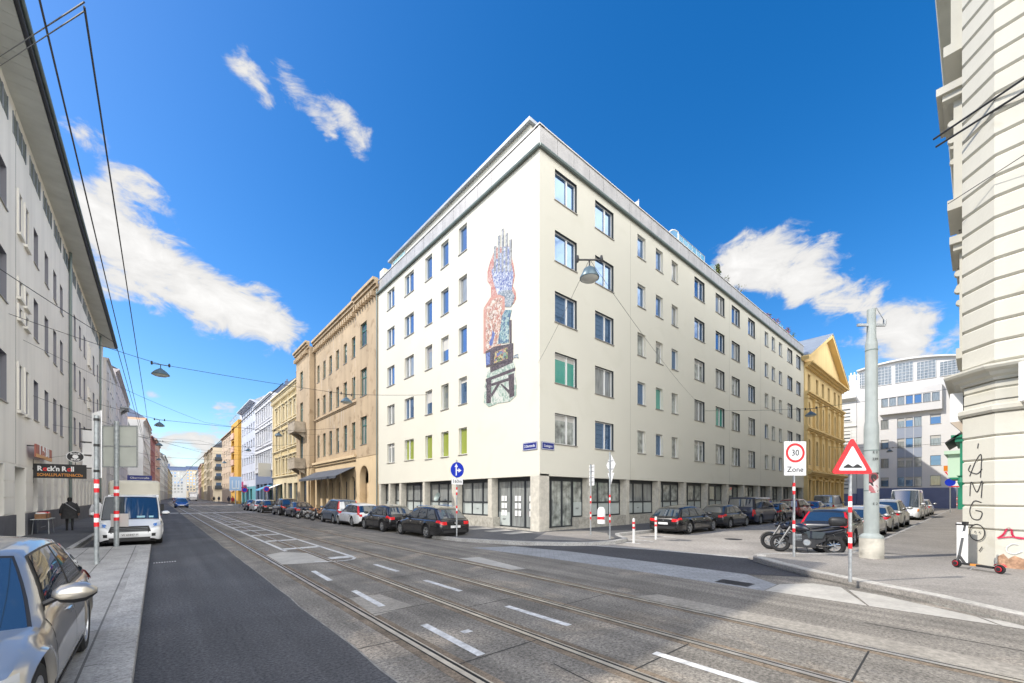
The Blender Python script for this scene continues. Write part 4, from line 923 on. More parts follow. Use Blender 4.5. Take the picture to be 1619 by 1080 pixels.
for z,p in ((18.6,.9),(14.9,.5),(10.3,.5),(4.6,.9)): band(tb,FT,LT,z,z+.6,p,m_tyd,'cornice',steps=3)
for u in (.35,4.0,7.6,10.9,14.5,17.8,21.0):
    for z0,z1 in ((5.2,10.3),(.2,4.6),(10.9,14.9)):
        b=MB(); b.box(-.28,.28,-.28,.01,z0,z1); b.box(-.36,.36,-.36,.01,z1-.3,z1-.01); b.box(-.36,.36,-.36,.01,z0,z0+.25); put(b,'pilaster',m_tyd,tb,FT,u)
b=MB()
for u in acs: b.box(u-.9,u+.9,-.4,.01,4.0,4.25); b.prism([(0,5.2),(-.8,5.2),(0,5.8)],u-1.6,u-1.2,'x')
put(b,'console',m_tyd,tb,FT)
b=MB(); b.prism([(-.9,19.25),(LT+.9,19.25),(LT/2+.4,24.9)],.0,13,'y'); put(b,'pediment_wall',m_ty,tb,FT)
def slope(p0,p1,th_,y0,y1):
    d=Vector((p1[0]-p0[0],p1[1]-p0[1])).normalized(); n=Vector((-d.y,d.x)); n=n if n.y>0 else -n
    return [p0,p1,(p1[0]+n.x*th_,p1[1]+n.y*th_),(p0[0]+n.x*th_,p0[1]+n.y*th_)]
b=MB(); ap=(LT/2+.4,24.95)
b.prism(slope((-1.2,19.2),ap,.45,0,0),-.75,.05,'y'); b.prism(slope(ap,(LT+1.2,19.2),.45,0,0),-.76,.04,'y'); put(b,'pediment_cornice',m_tyd,tb,FT)
b=MB(); b.prism(slope((-1.0,19.75),(ap[0],ap[1]+.5),.12,0,0),-.8,13,'y'); b.prism(slope((ap[0],ap[1]+.5),(LT+1.0,19.75),.12,0,0),-.81,13,'y'); put(b,'roof',m_roofm,tb,FT)
b=MB(); b.box(.01,LT-.01,.6,13,0,19.2); put(b,'rear_walls',m_ty,tb,FT)
# ================================================================ white ornate house and curved-top block closing the side street
XE=93.3
m_ow=mat('white_ornate_render',(.72,.72,.70),.9,noise=(.4,.08),streak=(1.5,.06)); m_blueshade=mat('painted_blue_shade',(.17,.2,.33),.85,noise=(1,.12))  # blue base tone: cast shadow of the ochre house put into the colour
F=(XE,27,ANG_A)
cols=[(27-s-.95,1.9) for s in (24.8,21.9,19,16.2)]
wo=simple_building('ornate_building','white ornate corner house with grey mansard closing the side street behind the ochre house','town house',F,12.6,19.5,m_ow,cols,[(15.4,17.6),(11.3,13.6),(7.0,9.2),(3.2,5.6)],'cross',.25,m_fwhite,'flat',m_ow,m_blueshade,2.4,cor=(.6,.8),strings=(14.2,10.4,6.2))
b=MB(); b.prism([(0,19.5),(10,19.5),(8.5,22.8),(1.5,22.8)],0,12.6,'x'); put(b,'mansard_roof',m_roofm,wo,F); chimneys(wo,F,(3,8,11.6),3,22.8,m_ow,1.2)
b=MB()
for j in range(26): b.box(0,12.6,-.02,.01,2.8+j*.64,3.25+j*.64)
put(b,'rusticated_band',m_ow,wo,F)
m_mod=mat('modern_white_render',(.68,.67,.66),.9,noise=(.3,.05)); m_mblue=mat('blue_grey_panel',(.30,.34,.42),.6)
mo=thing('apartment_block','pale modern block with curved white top storey and projecting window box closing the side street','apartment building',(XE,14.35,0))
FM=(XE,14.35,ANG_A); LM=12.9; W=lambda s:14.35-s
rws=[(13.35,14.9),(9.95,11.5),(6.75,8.3),(3.55,5.1)]
hl=[]
for z0,z1 in rws:
    hl+=[(W(11.2),z0,W(10.2),z1),(W(5.3),z0+.1,W(4.1),z1+.15)]
    for k in range(3): hl.append((W(9.15)+k*1.0,z0,W(9.15)+k*1.0+.9,z1))
put(wall(LM,0,20.6,hl,.5,.12),'wall',m_mod,mo,FM)
for a,z0,c,z1 in hl: window(mo,FM,a,z0,c-a,z1-z0,'sgl',.12,m_fgrey,var=random.choice([(g_dark,.3,BL),(g_dark,0,None),(g_cur,0,None),(g_cur,.3,BL)]))
for z0,z1 in ((11.52,13.33),(8.32,9.93),(5.12,6.73)):
    for k in range(3): b=MB(); b.box(0,.94,-.02,.01,z0,z1); put(b,'blue_panel',m_mblue,mo,FM,W(9.17)+k*1.0)
b=MB(); b.box(0,LM,-.03,.01,0,3.3); put(b,'plinth',m_blueshade,mo,FM)  # low sheet of painted shade along the foot of the wall
bw=[(k*1.0+.25,17.0,k*1.0+1.1,18.4) for k in range(7)]
FX=(XE-.75,11.3,ANG_A); put(wall(7.35,15.7,19.6,bw,.74,.12),'window_box',m_mod,mo,FX)
for a,z0,c,z1 in bw: window(mo,FX,a,z0,c-a,z1-z0,'sgl',.12,m_fgrey,var=random.choice([(g_dark,0,None),(g_cur,0,None)]))
# curved top storey
zt=lambda u: 22.6+1.9*(1-((u-LM*.42)/(LM*.75))**2)
b=MB(); n=16; top=[(LM*i/n,zt(LM*i/n)) for i in range(n+1)]; b.prism([(0,20.6),(LM,20.6)]+top[::-1],.25,9,'y'); put(b,'curved_top_storey',m_mod,mo,FM)
b=MB(); 
for i in range(n): (u0,z0),(u1,z1)=top[i],top[i+1]; b.prism([(u0,z0),(u1,z1),(u1,z1+.25),(u0,z0+.25)],-.3,9.2,'y')
put(b,'curved_roof_edge',m_mod,mo,FM)
for k,(a,c) in enumerate(((.3,1.9),(2.3,4.5),(4.9,7.1),(7.5,9.7),(10.1,12.3))):
    zh=min(zt(a),zt(c))-.35; window(mo,(XE+.25,14.35,ANG_A),a,20.9,c-a,zh-20.9,'lou',-.01,m_fwhite,var=(g_cur,0,None),name='louvre_window')
b=MB(); b.box(.01,LM-.01,.5,12,0,20.5); put(b,'rear_walls',m_mod,mo,FM)
b=MB(); b.box(12.95,16,1.5,8,0,21.8); put(b,'stair_tower',m_fgrey,mo,FM)
# low gate wall right of the modern block
lg=thing('gate_building','low white annex with dark gateway at the far end of the side street','annex',(XE,1.4,0)); FG=(XE-.3,1.4,ANG_A)
put(wall(10,0,6.0,[(.3,0,2.0,4.2)],.6,.4),'wall',m_mod,lg,FG); b=MB(); b.box(.3,2.0,.3,.38,0,4.2); put(b,'gate',m_dark,lg,FG); b=MB(); b.box(-.1,10,-.5,.01,6.0,6.3); put(b,'cornice',m_mod,lg,FG)
# ================================================================ rusticated corner house on the right
m_rw=mat('white_rusticated_render',(.57,.55,.475),.9,noise=(.5,.08),streak=(1.2,.08),bump=(12,.2,.02),stain=(.8,(.86,.84,.78,1),.62))
m_brk=mat('exposed_brick',(.45,.27,.17),.95,noise=(5,.4),speck=(25,.3),bump=(18,.9,.03))
rb=thing('corner_house','tall off-white rusticated corner house at the right edge with heavy cornices and graffiti','corner house',(17.25,.26,0))
D2=Vector((-.155,-.988)).normalized()
path=[Vector((95,.26)),Vector((17.25,.26)),Vector((16.62,-.28)),Vector((16.62,-.28))+D2*26]
def offs(path,d):
    out=[]
    for i,p in enumerate(path):
        ns=[]
        if i>0: e=(p-path[i-1]).normalized(); ns.append(Vector((e.y,-e.x)))
        if i<len(path)-1: e=(path[i+1]-p).normalized(); ns.append(Vector((e.y,-e.x)))
        n=sum(ns,Vector((0,0))).normalized(); k=1/max(.4,n.dot(ns[0])); out.append(p+n*d*k)
    return out
def sweep(name,prof,m,root,path=path,sgn=1,cap=False):
    b=MB(); rings=[]
    for d,z in prof:
        rings.append([(q.x-root.location.x,q.y-root.location.y,z) for q in offs(path,d*sgn)])
    b.loft(rings,0,False); return b.build(name,m,root)
# outward is to the right of travel (path runs towards the camera side) -> check sign
S_=1
def course(z0,z1,d=.06,bv=.03): return [(0,z0),(d-bv,z0+.012),(d,z0+bv+.012),(d,z1-bv-.012),(d-bv,z1-.012),(0,z1)]
P_=[(0,0),(.02,0),(.02,.95)]
cz=1.1; prof=[(-.02,0),(.05,.0),(.05,1.08),(-.0,1.1)]
while cz<4.0: prof+=course(cz,cz+.62,.075,.035); cz+=.62
RB_S=1
sweep('ground_wall',prof,m_rw,rb,sgn=RB_S)
z=cz  # about 3.88
sweep('lower_moulding',[(0,z),(.12,z),(.17,z+.06),(.17,z+.16),(.05,z+.22),(.05,z+.3)],m_rw,rb,sgn=RB_S)
sweep('frieze_wall',course(z+.3,z+.62,.05)+course(z+.62,z+.84,.05),m_rw,rb,sgn=RB_S)
zc=z+.84
sweep('main_cornice',[(0,zc),(.10,zc),(.13,zc+.07),(.22,zc+.12),(.27,zc+.2),(.40,zc+.26),(.44,zc+.32),(.44,zc+.37),(0,zc+.46)],m_rw,rb,sgn=RB_S)
zz=zc+.46; prof=[]
while zz<24: prof+=course(zz,zz+.54,.085,.045); zz+=.54
sweep('rusticated_wall',prof,m_rw,rb,sgn=RB_S)
sweep('eaves_cornice',[(0,zz),(.3,zz+.1),(.5,zz+.5),(1.1,zz+.7),(1.15,zz+1.0),(0,zz+1.1)],m_rw,rb,sgn=RB_S)
b=MB(); pl=offs(path,.05); pl=[(p.x-17.25,p.y-.26) for p in offs(path,-.05*RB_S)]; b.prism(pl+[(95-17.25,-27)],0,zz+1.0,'z'); b.build('rear_walls',m_rw,rb)
# vertical joint on the street face and chamfer edge keys
def onface(k): p=path[2]+D2*k; return (p.x-17.25,p.y-.26)
rot2=math.atan2(D2.y,D2.x)
FR=(path[2].x,path[2].y,rot2)   # u along the face towards the camera side, -y local = outward?
# side-street face: window bays with hoods
FS=(95,.26,R(180)); ub=lambda x:95-x
hood=MB()
for k in range(11):
    xc=20.2+k*4.2
    for z0,h in ((6.3,2.6),(10.6,2.5),(14.6,2.5),(18.6,2.4)):
        o=window(rb,FS,ub(xc)-.6,z0,1.2,h,'cross',-.12,m_fwhite,'pedi' if z0==10.6 else 'hood',m_rw,name='window')
# heavier projecting aedicules nearest the corner (seen in profile)
for z0,zh,pr in ((6.4,3.4,.28),(10.9,3.5,.5),(15.6,4.6,.6)):
    b=MB(); u=ub(19.6)
    b.box(-.1,1.5,-pr*.55,0,z0,z0+zh-.5); b.box(-.3,1.7,-pr,0,z0+zh-.5,z0+zh-.32); b.box(-.4,1.8,-pr*1.25,0,z0+zh-.32,z0+zh-.1); b.box(-.2,1.6,-pr*.8,0,z0-.3,z0)
    put(b,'window_aedicule',m_rw,rb,FS,u)
    b=MB()
    for uu in (0.05,1.25):
        for zz_ in (z0+zh-1.1,z0+zh-1.6):
            b.lathe([(.09,-.09),(.10,0),(.09,.09)],(uu+.08,-pr*.62,zz_),12,'x')
    put(b,'scroll_console',m_rw,rb,FS,u)
# exposed brick patches and damaged render at the foot
b=MB()
def patch(pts,d,y): 
    b.add([(px_,-.012-d,pz) for px_,pz in pts],[tuple(range(len(pts)))])
FRo=(path[2].x,path[2].y,rot2) # local +x runs back along the face; outward = -y local
def ff(u): return -u
patch([(.02,.13),(.02,.42),(.12,.5),(.2,.38),(.3,.47),(.5,.38),(.9,.5),(1.6,.35),(2.2,.45),(2.2,.13)],.045,0)
o=put(b,'brick_patch',m_brk,rb,FRo)
# graffiti on the corner, drawn as paint strokes
def smoothline(pts):
    if len(pts)<3: return pts
    P=[Vector(p) for p in pts]; out=[]
    for i in range(len(P)-1):
        a=P[max(i-1,0)]; b_=P[i]; c=P[i+1]; d=P[min(i+2,len(P)-1)]
        for k in range(6):
            t=k/6; out.append(tuple(.5*((2*b_)+(c-a)*t+(2*a-5*b_+4*c-d)*t*t+(3*b_-a-3*c+d)*t**3)))
    out.append(tuple(P[-1])); return out
def stroke(parent_name,pts,r,m,root,F,w=-.075):
    b=MB(); pts=smoothline(pts)
    for (a,c) in zip(pts,pts[1:]):
        d=Vector((c[0]-a[0],c[1]-a[1])); 
        if d.length<1e-6: continue
        n=Vector((-d.y,d.x)).normalized()*r; d=d.normalized()*r*.6
        b.add([(a[0]-n.x-d.x,0,a[1]-n.y-d.y),(a[0]+n.x-d.x,0,a[1]+n.y-d.y),(c[0]+n.x+d.x,0,c[1]+n.y+d.y),(c[0]-n.x+d.x,0,c[1]-n.y+d.y)],[(0,1,2,3)])
    return put(b,parent_name,m,root,F,0,0,w)
e=(path[2]-path[1]); FC=(path[1].x,path[1].y,math.atan2(e.y,e.x)); LC=e.length
m_tag=mat('graffiti_black',(.03,.03,.035),.7); m_tagr=mat('graffiti_red',(.65,.03,.09),.7); m_tagw=mat('graffiti_white',(.8,.8,.8),.7)
cx=LC*.5
S=[]
S.append([(cx-.22,2.55),(cx-.05,2.95),(cx+.1,3.1),(cx+.08,2.5)]); S.append([(cx-.2,2.85),(cx-.25,2.7),(cx-.02,2.6),(cx+.12,2.72)])
S.append([(cx-.22,2.0),(cx-.18,2.38),(cx-.02,2.1),(cx+.12,2.4),(cx+.1,1.95)])
S.append([(cx+.1,1.82),(cx-.1,1.85),(cx-.22,1.6),(cx-.15,1.38),(cx+.05,1.36),(cx+.12,1.55),(cx-.05,1.6)])
S.append([(cx-.02+.21*math.cos(a),1.0+.22*math.sin(a)) for a in [2*PI*k/18 for k in range(19)]])
S.append([(cx-.08,1.0),(cx-.06,1.03)]); S.append([(cx+.04,1.0),(cx+.06,1.02)]); S.append([(cx,3.3),(cx+.02,3.42)]); S.append([(cx+.12,.62),(cx+.04,.5)])
b=MB()
for i,pts in enumerate(S): stroke('graffiti_letter',pts,.013,m_tag,rb,FC,-.085 if True else 0)
stroke('graffiti_shape',[(.03,.90),(.12,1.0),(.19,1.16),(.25,1.13),(.27,1.0),(.36,.93),(.7,.92)],.02,m_tagr,rb,FRo,-.075)
stroke('graffiti_shape',[(.03,.90),(.3,.95),(.7,.9)],.014,m_tagr,rb,FRo,-.076)
stroke('graffiti_shape',[(.36,.76),(.27,.77),(.18,.68),(.19,.56),(.3,.52),(.42,.6)],.012,m_tagw,rb,FRo,-.074)
# sign boxes, green shop front, awning on the side street face
t=thing('light_box_sign','white projecting light box under the cornice of the corner house','light box',(17.9,.3,4.25)); b=MB(); b.box(0,.22,.04,.3,-.05,.8); b.build('box',m_white,t); b=MB(); b.box(.05,.17,-.02,.04,.1,.7); b.build('bracket',m_dark,t); b=MB(); b.prism([(.04,-.4),(.3,-.05),(.04,-.05)],.0,.22,'x'); b.build('lower_cover',mat('box_cover',(.5,.42,.34),.6),t)
px,py=path[2]+D2*.42
t=thing('light_box_sign','white metal box mounted high on the corner house at the right picture edge','light box',(px,py,4.3),rot2); b=MB(); b.box(0,2.0,-.5,-.12,.05,1.0); b.build('box',m_white,t); b=MB(); b.box(.02,.1,-.14,0,.2,.3); b.box(.02,.1,-.14,0,.7,.8); b.build('bracket',m_dark,t); b=MB(); b.box(-.005,.003,-.42,-.24,.4,.75); b.build('side_grille',mat('grille_teal',(.2,.4,.42),.5),t)
m_gr=mat('shopfront_green',(.01,.22,.12),.5,noise=(3,.2)); m_lgr=mat('awning_pale_green',(.50,.68,.52),.6)
t=thing('green_shopfront','dark green carved shop front corner on the side street','shop front',(17.9,.28,2.6))
b=MB(); b.box(0,2.5,-.02,.12,.0,1.0); b.box(-.05,2.6,-.02,.22,1.0,1.12); b.box(-.1,2.6,-.02,.3,1.12,1.2); b.build('fascia',m_gr,t)
b=MB(); b.lathe([(.05,-.35),(.1,-.2),(.07,-.05),(.12,0)],(.1,.08,0),10); b.box(.02,.2,0,.16,-1.0,-.35); b.build('pilaster',m_gr,t)
b=MB(); b.prism([(.1,1.28),(.42,1.0),(.42,.96),(.1,1.2)],-.1,2.6,'x'); b.build('canopy_edge',m_dark,t)
t=thing('canopy','pale green box canopy over a doorway farther along the side street','canopy',(36,.3,3.1))
b=MB(); b.box(0,4,0,1.0,0,1.4); b.box(-.2,4.2,0,1.15,1.4,1.6); b.build('canopy_box',m_lgr,t); b=MB(); b.box(.0,4,0,.9,-.1,-.002); b.build('canopy_underside',m_gr,t)
# ================================================================ vehicles
def interp(pts,x):
    if x<=pts[0][0]: return pts[0][1]
    for (a,b_),(c,d) in zip(pts,pts[1:]):
        if x<=c:
            t=(x-a)/(c-a) if c>a else 0; t=t*t*(3-2*t)*.35+t*.65; return b_+(d-b_)*t
    return pts[-1][1]
def paint(n,col,metal=.35,rough=.28):
    return mat('car_paint_'+n,col,rough,metal,coat=1.0,spec=.5)
def car(label,cat,pm,x,y,rot,style='hatch',L=4.3,W=1.8,H=1.48,wb=2.6,fo=.85,name='parked_car',group=None,tyre=.32,bars=False,plate=True,z=0,darkg=False,taxi=None,lights='low',scale=1):
    """built nose towards local +x; origin midway between the axles on the ground"""
    xf=wb/2+fo; xr=xf-L; fa,ra=wb/2,-wb/2; W2=W/2; R_=tyre+.055
    van=style in('van','minibus')
    if style=='sedan':   hood,belt=.78,.92; A,B,Cc,D=fa-.42,fa-1.12,ra+.55,ra-.28; zr=belt+.1
    elif style=='hatch': hood,belt=.82,.95; A,B,Cc,D=fa-.35,fa-1.05,ra-.12,xr+.14; zr=belt
    elif style=='estate':hood,belt=.80,.93; A,B,Cc,D=fa-.42,fa-1.12,ra-.42,xr+.12; zr=belt
    elif style=='suv':   hood,belt=.98,1.08; A,B,Cc,D=fa-.38,fa-1.0,ra-.3,xr+.14; zr=belt
    elif style=='mpv':   hood,belt=.95,1.05; A,B,Cc,D=fa-.02,fa-.85,xr+.42,xr+.10; zr=belt
    elif style=='minibus':hood,belt=1.02,1.12; A,B,Cc,D=fa+.12,fa-.62,xr+.2,xr+.06; zr=belt
    else:                hood,belt=1.02,1.13; A,B,Cc,D=fa+.2,fa-.52,xr+.14,xr+.05; zr=belt
    top=[(xr,belt*.74),(xr+.03,belt*.9),(xr+.12,zr*.985),(D+.02,zr),(A-.3,belt+.02),(A,hood+.05),(A+.25,hood+.02),(xf-.45,hood-.10),(xf-.16,hood-.22),(xf-.05,hood-.36),(xf,hood*.52)]
    if style=='sedan': top=[(xr,.6),(xr+.04,.84),(xr+.15,.98),(D,1.0)]+top[4:]
    top=sorted(top)
    wid=[(xr,W2*.80),(xr+.06,W2*.88),(xr+.3,W2*.97),(ra,W2*1.0),(fa,W2*1.0),(xf-.45,W2*.95),(xf-.2,W2*.86),(xf-.06,W2*.72),(xf,W2*.62)]
    if van: wid=[(xr,W2*.93),(xr+.06,W2*.97),(xr+.3,W2),(ra,W2),(fa,W2),(xf-.3,W2*.95),(xf-.12,W2*.88),(xf-.04,W2*.76),(xf,W2*.68)]
    gb=.20 if style not in('suv',) else .25
    bot=[(xr,.38),(xr+.1,gb+.06),(xr+.4,gb),(xf-.5,gb),(xf-.12,gb+.02),(xf,.3)]
    xs=set(); n=26
    for i in range(n+1): xs.add(round(xr+(xf-xr)*i/n,4))
    for d in (.02,.05,.09,.15,.25): xs.add(round(xr+d,4)); xs.add(round(xf-d,4))
    for a in (fa,ra):
        xs={q for q in xs if abs(q-a)>R_+.012}
        for k in range(0,13): xs.add(round(a+R_*math.cos(PI*k/12),4))
        xs.add(round(a+R_+.004,4)); xs.add(round(a-R_-.004,4))
    xs=sorted(xs)
    def zbot(q):
        z0=interp(bot,q)
        for a in (fa,ra):
            if abs(q-a)<=R_+.001: return max(z0,tyre+math.sqrt(max(0,R_*R_-(q-a)**2)))
        return z0
    ROW=[(0,0,1),(.80,0,1),(.955,.012,1),(.985,.10,1),(1.0,.34,1),(1.0,.55,1),(.99,.74,1),(.965,.90,1),(.925,1.0,1)]
    def sect(q):
        wv=interp(wid,q); zc=interp(top,q); zb=zbot(q); ze=zc-.07*min(1,max(.2,(zc-.5)*2)); out=[]
        zb0=interp(bot,q)
        for fy,fz,_ in ROW:
            z_=zb+(ze-zb)*fz
            if fz>.3 and zb>zb0+.05: # keep upper rows steady over the arch
                zn=zb0+(ze-zb0)*fz; z_=max(zn,zb+(ze-zb)*fz*.55) if zn>zb else zb+(ze-zb)*fz*.5
            fl=1.0
            if zb>zb0+.05 and .05<fz<.6: fl=1.012
            out.append((wv*fy*fl,z_))
        # upper surface
        for fy,t in ((.86,.45),(.66,.8),(.35,.96),(0,1)): out.append((wv*fy,ze+(zc-ze)*t))
        return out
    root=thing(name,label,cat,(x,y,z),rot,group)
    b=MB(); rings=[]
    for q in xs:
        s_=sect(q); rg=[(q,yy,zz) for yy,zz in s_]+[(q,-yy,zz) for yy,zz in s_[::-1][1:-1]]
        rings.append(rg)
    nrow=len(ROW)+4; nr=len(rings[0])
    base=len(b.v)
    for rg in rings: b.v+=rg
    for i in range(len(rings)-1):
        for k in range(nr):
            a=base+i*nr+k; c=base+i*nr+(k+1)%nr
            kk=k if k<nrow-1 else nr-1-k
            b.f.append([a,c,c+nr,a+nr]); b.m.append(1 if kk<=1 else (2 if kk==2 and False else 0))
    b.f.append([base+k for k in range(nr)]); b.m.append(0); e=base+(len(rings)-1)*nr; b.f.append([e+k for k in range(nr)][::-1]); b.m.append(0)
    b.build('body',[pm,m_dark],root,smooth=38)
    # surface sampler: fraction down the side, r in rows
    def S(q,r,sg=1,off=0):
        s_=sect(q); i=int(min(r,len(s_)-1.001)); t=r-i; yy=s_[i][0]*(1-t)+s_[i+1][0]*t; zz=s_[i][1]*(1-t)+s_[i+1][1]*t
        q2=q
        v=Vector((0,s_[i+1][1]-s_[i][1],-(s_[i+1][0]-s_[i][0]))); 
        if v.length>1e-6: v.normalize()
        dw=(interp(wid,q+.03)-interp(wid,q-.03))/.06 if r<8.5 else 0
        nx=-dw; nn=Vector((nx,v.y,v.z)).normalized()
        p=Vector((q,yy,zz))+nn*off
        return (p.x,sg*p.y,p.z)
    def patchs(b,q0,q1,r0,r1,sg,off,mi=0,n=5,m=4):
        g=[[S(q0+(q1-q0)*i/n,r0+(r1-r0)*j/m,sg,off) for j in range(m+1)] for i in range(n+1)]
        b.loft(g,mi,False)
    # greenhouse
    roofz=H; wb_=interp(wid,0)*.925; wt=W2*(.70 if not van else .86); zb_=belt-.015
    def baseY(q): return interp(wid,q)*.915
    nS=10
    def sideP(u,v):
        xb=A+(D-A)*u; xt=B+(Cc-B)*u
        zt_=roofz-.055-.05*abs(2*u-1)**2.2*(0 if van else 1)-(.03 if u>.5 and not van else 0)*(u-.5)*2
        zb2=interp(top,xb)-.055
        wtt=wt*(1-.05*abs(2*u-1)**2)
        bul=math.sin(PI*min(1,v))*.018
        return Vector((xb+(xt-xb)*v,(baseY(xb)*(1-v)+wtt*v)+bul,zb2+(zt_-zb2)*v))
    def wsP(u,v,front=True): # u -1..1 across
        e=0 if front else 1; c=sideP(e,v); 
        bow=(.14 if front else .06)*(1-u*u)*(1 if front else -1)
        crown=.035*(1-u*u)*v
        return Vector((c.x+bow*(1-.35*v),c.y*u,c.z+crown+(.02*(1-u*u)*(1-v))))
    def roofP(u,v): # u along 0..1, v across -1..1
        c=sideP(u,1); f=wsP(v,1,True); r=wsP(v,1,False)
        t=u; ed=Vector((c.x,c.y*v,c.z)); 
        cx=f.x*(1-t)+r.x*t; 
        return Vector((cx,c.y*v,c.z+(.035+.045*math.sin(PI*u))*(1-v*v)))
    b=MB()
    for sg in (1,-1):
        g=[[(p.x,sg*p.y,p.z) for p in (sideP(i/nS,j/5) for j in range(6))] for i in range(nS+1)]; b.loft(g,0,False)
    for fr in (True,False): b.loft([[tuple(wsP(-1+2*i/8,j/5,fr)) for j in range(6)] for i in range(9)],0,False)
    b.loft([[tuple(roofP(i/nS,-1+2*j/8)) for j in range(9)] for i in range(nS+1)],0,False)
    o=b.build('cabin',[pm],root,smooth=35)
    m_=o.data; bm=bmesh.new(); bm.from_mesh(m_); bmesh.ops.remove_doubles(bm,verts=bm.verts,dist=.002); bmesh.ops.recalc_face_normals(bm,faces=bm.faces); bm.to_mesh(m_); bm.free()
    def glass(fn,u0,u1,v0,v1,nm,off=.007,n=8,m=5,trim=True,mt=None):
        def nrm(u,v):
            e=.02; a=fn(u+e,v)-fn(u-e,v); c=fn(u,v+e)-fn(u,v-e); q=a.cross(c)
            if q.length<1e-9: return Vector((0,0,1))
            q.normalize(); ctr=Vector((0,0,belt)); 
            return q if q.dot(fn(u,v)-ctr)>0 else -q
        def gr(uu0,uu1,vv0,vv1,of):
            return [[tuple(fn(uu0+(uu1-uu0)*i/n,vv0+(vv1-vv0)*j/m)+nrm(uu0+(uu1-uu0)*i/n,min(.97,max(.03,vv0+(vv1-vv0)*j/m)))*of) for j in range(m+1)] for i in range(n+1)]
        b=MB(); b.loft(gr(u0,u1,v0,v1,off),0,False)
        if trim:
            d=.028*(1 if u1>u0 else -1); dd=.035
            b.loft(gr(u0-d,u1+d,v0-dd,v1+dd,off*.55),1,False)
        return b.build(nm,[mt or m_glassc,m_blk],root,smooth=60)
    glass(lambda u,v: wsP(u,v,True),-.93,.93,.04,.93,'windscreen')
    glass(lambda u,v: wsP(u,v,False),-.9,.9,.14 if not van else .25,.86,'rear_window')
    if style=='sedan': cuts=[(.09,.47),(.51,.86)]
    elif style=='hatch': cuts=[(.09,.45),(.48,.76),(.79,.93)]
    elif style in('estate','suv'): cuts=[(.08,.38),(.41,.67),(.70,.94)]
    elif style in('mpv','minibus'): cuts=[(.07,.33),(.36,.62),(.65,.94)]
    else: cuts=[(.05,.24)]
    for sg in (1,-1):
        f=lambda u,v,sg=sg:Vector((sideP(u,v).x,sg*sideP(u,v).y,sideP(u,v).z))
        for i,(a,c) in enumerate(cuts): glass(f,a,c,.10 if not van else .12,.88,'side_window',n=5,trim=True)
    # seams + handles
    b=MB()
    def seam(q0,r0,q1,r1,sg,n=6,wd=.006):
        pr=[]
        for i in range(n+1):
            t=i/n; q=q0+(q1-q0)*t; r=r0+(r1-r0)*t
            pr.append([S(q-wd,r,sg,.0025),S(q+wd,r,sg,.0025)])
        b.loft(pr,0,False)
    hb=MB(); dm=(A+D)/2
    doors=[A-.02,(A+D)/2+.12 if style not in('van',) else fa-1.0]
    xd=[fa-R_-.12, fa-R_-.12-(1.02 if not van else .95), max(ra+R_*.2,fa-R_-2.0) if not van else ra+.6]
    for sg in (1,-1):
        for q in xd: seam(q,3.2,q,8.0,sg)
        for q in (xd[0]-.0,xd[1]-.0):
            q0=q-.82
            if q0<ra: continue
            g=[[S(q0+.16*i/3,6.35+.35*j,sg,.02) for j in range(2)] for i in range(4)]; hb.loft(g,0,False)
            g=[[S(q0+.16*i/3,6.7,sg,.02-.02*j) for j in range(2)] for i in range(4)]; hb.loft(g,0,False)
    b.build('door_seam',m_joint,root); hb.build('door_handle',m_chrome if not van else m_dark,root,smooth=40)
    # sill trim
    b=MB()
    for sg in (1,-1): patchs(b,ra+R_+.02,fa-R_-.02,2.0,3.2,sg,.004)
    b.build('sill_trim',m_dark,root)
    # bumpers: front intake / grille / lights / plates
    zf=interp(top,xf); 
    b=MB()
    fx0=xf-.002
    def frontP(yy,zz,off=.006):
        # project onto nose: x where half width equals |y|
        a=abs(yy); lo,hi=xf-.9,xf
        if interp(wid,hi)*.97>=a: q=xf
        else:
            for _ in range(18):
                mid=(lo+hi)/2
                if interp(wid,mid)*.97>=a: lo=mid
                else: hi=mid
            q=lo
        q2=q
        for _ in range(1):
            t=xf
            while interp(top,t)-.02<zz and t>xf-.8: t-=.01
            q2=min(q2,t)
        return (q2+off,yy,zz)
    def rearP(yy,zz,off=.006):
        a=abs(yy); t=xr
        while (interp(wid,t)*.97<a or interp(top,t)-.02<zz) and t<xr+.8: t+=.008
        return (t-off,yy,zz)
    def pan(b,fn,y0,y1,z0,z1,off,mi=0,n=8,m=3,sk=0):
        g=[[fn(y0+(y1-y0)*i/n, z0+(z1-z0)*j/m+sk*(i/n), off) for j in range(m+1)] for i in range(n+1)]; b.loft(g,mi,False)
    pan(b,frontP,-W2*.55,W2*.55,hood*.52,hood*.74,.008); 
    b.build('grille',m_dark,root)
    b=MB(); pan(b,frontP,-W2*.6,W2*.6,.27 if style!='van' else .22,hood*.4 if style!='van' else .36,.008); 
    for sg in (1,-1):
        if style!='van': pan(b,frontP,sg*W2*.66,sg*W2*.84,.34,.46,.01,n=3)
    b.build('lower_intake',m_dark,root)
    for sg in ((1,-1) if style!='van' else ()):
        b=MB(); pan(b,frontP,sg*W2*.60,sg*W2*.93,hood*.66,hood*.82,.012,n=5,sk=.03); b.build('headlight',m_head,root,smooth=50)
    if plate:
        b=MB(); zp=hood*.45; b.box(xf+.008,xf+.02,-.26,.26,zp-.055,zp+.055); b.build('number_plate',m_plate,root)
        zq=belt*.62 if style in('hatch','estate','suv','mpv') else .62
        px_=rearP(0,zq,0)[0]
        b=MB(); b.box(px_-.022,px_-.006,-.26,.26,zq-.055,zq+.055); b.build('number_plate',m_plate,root)
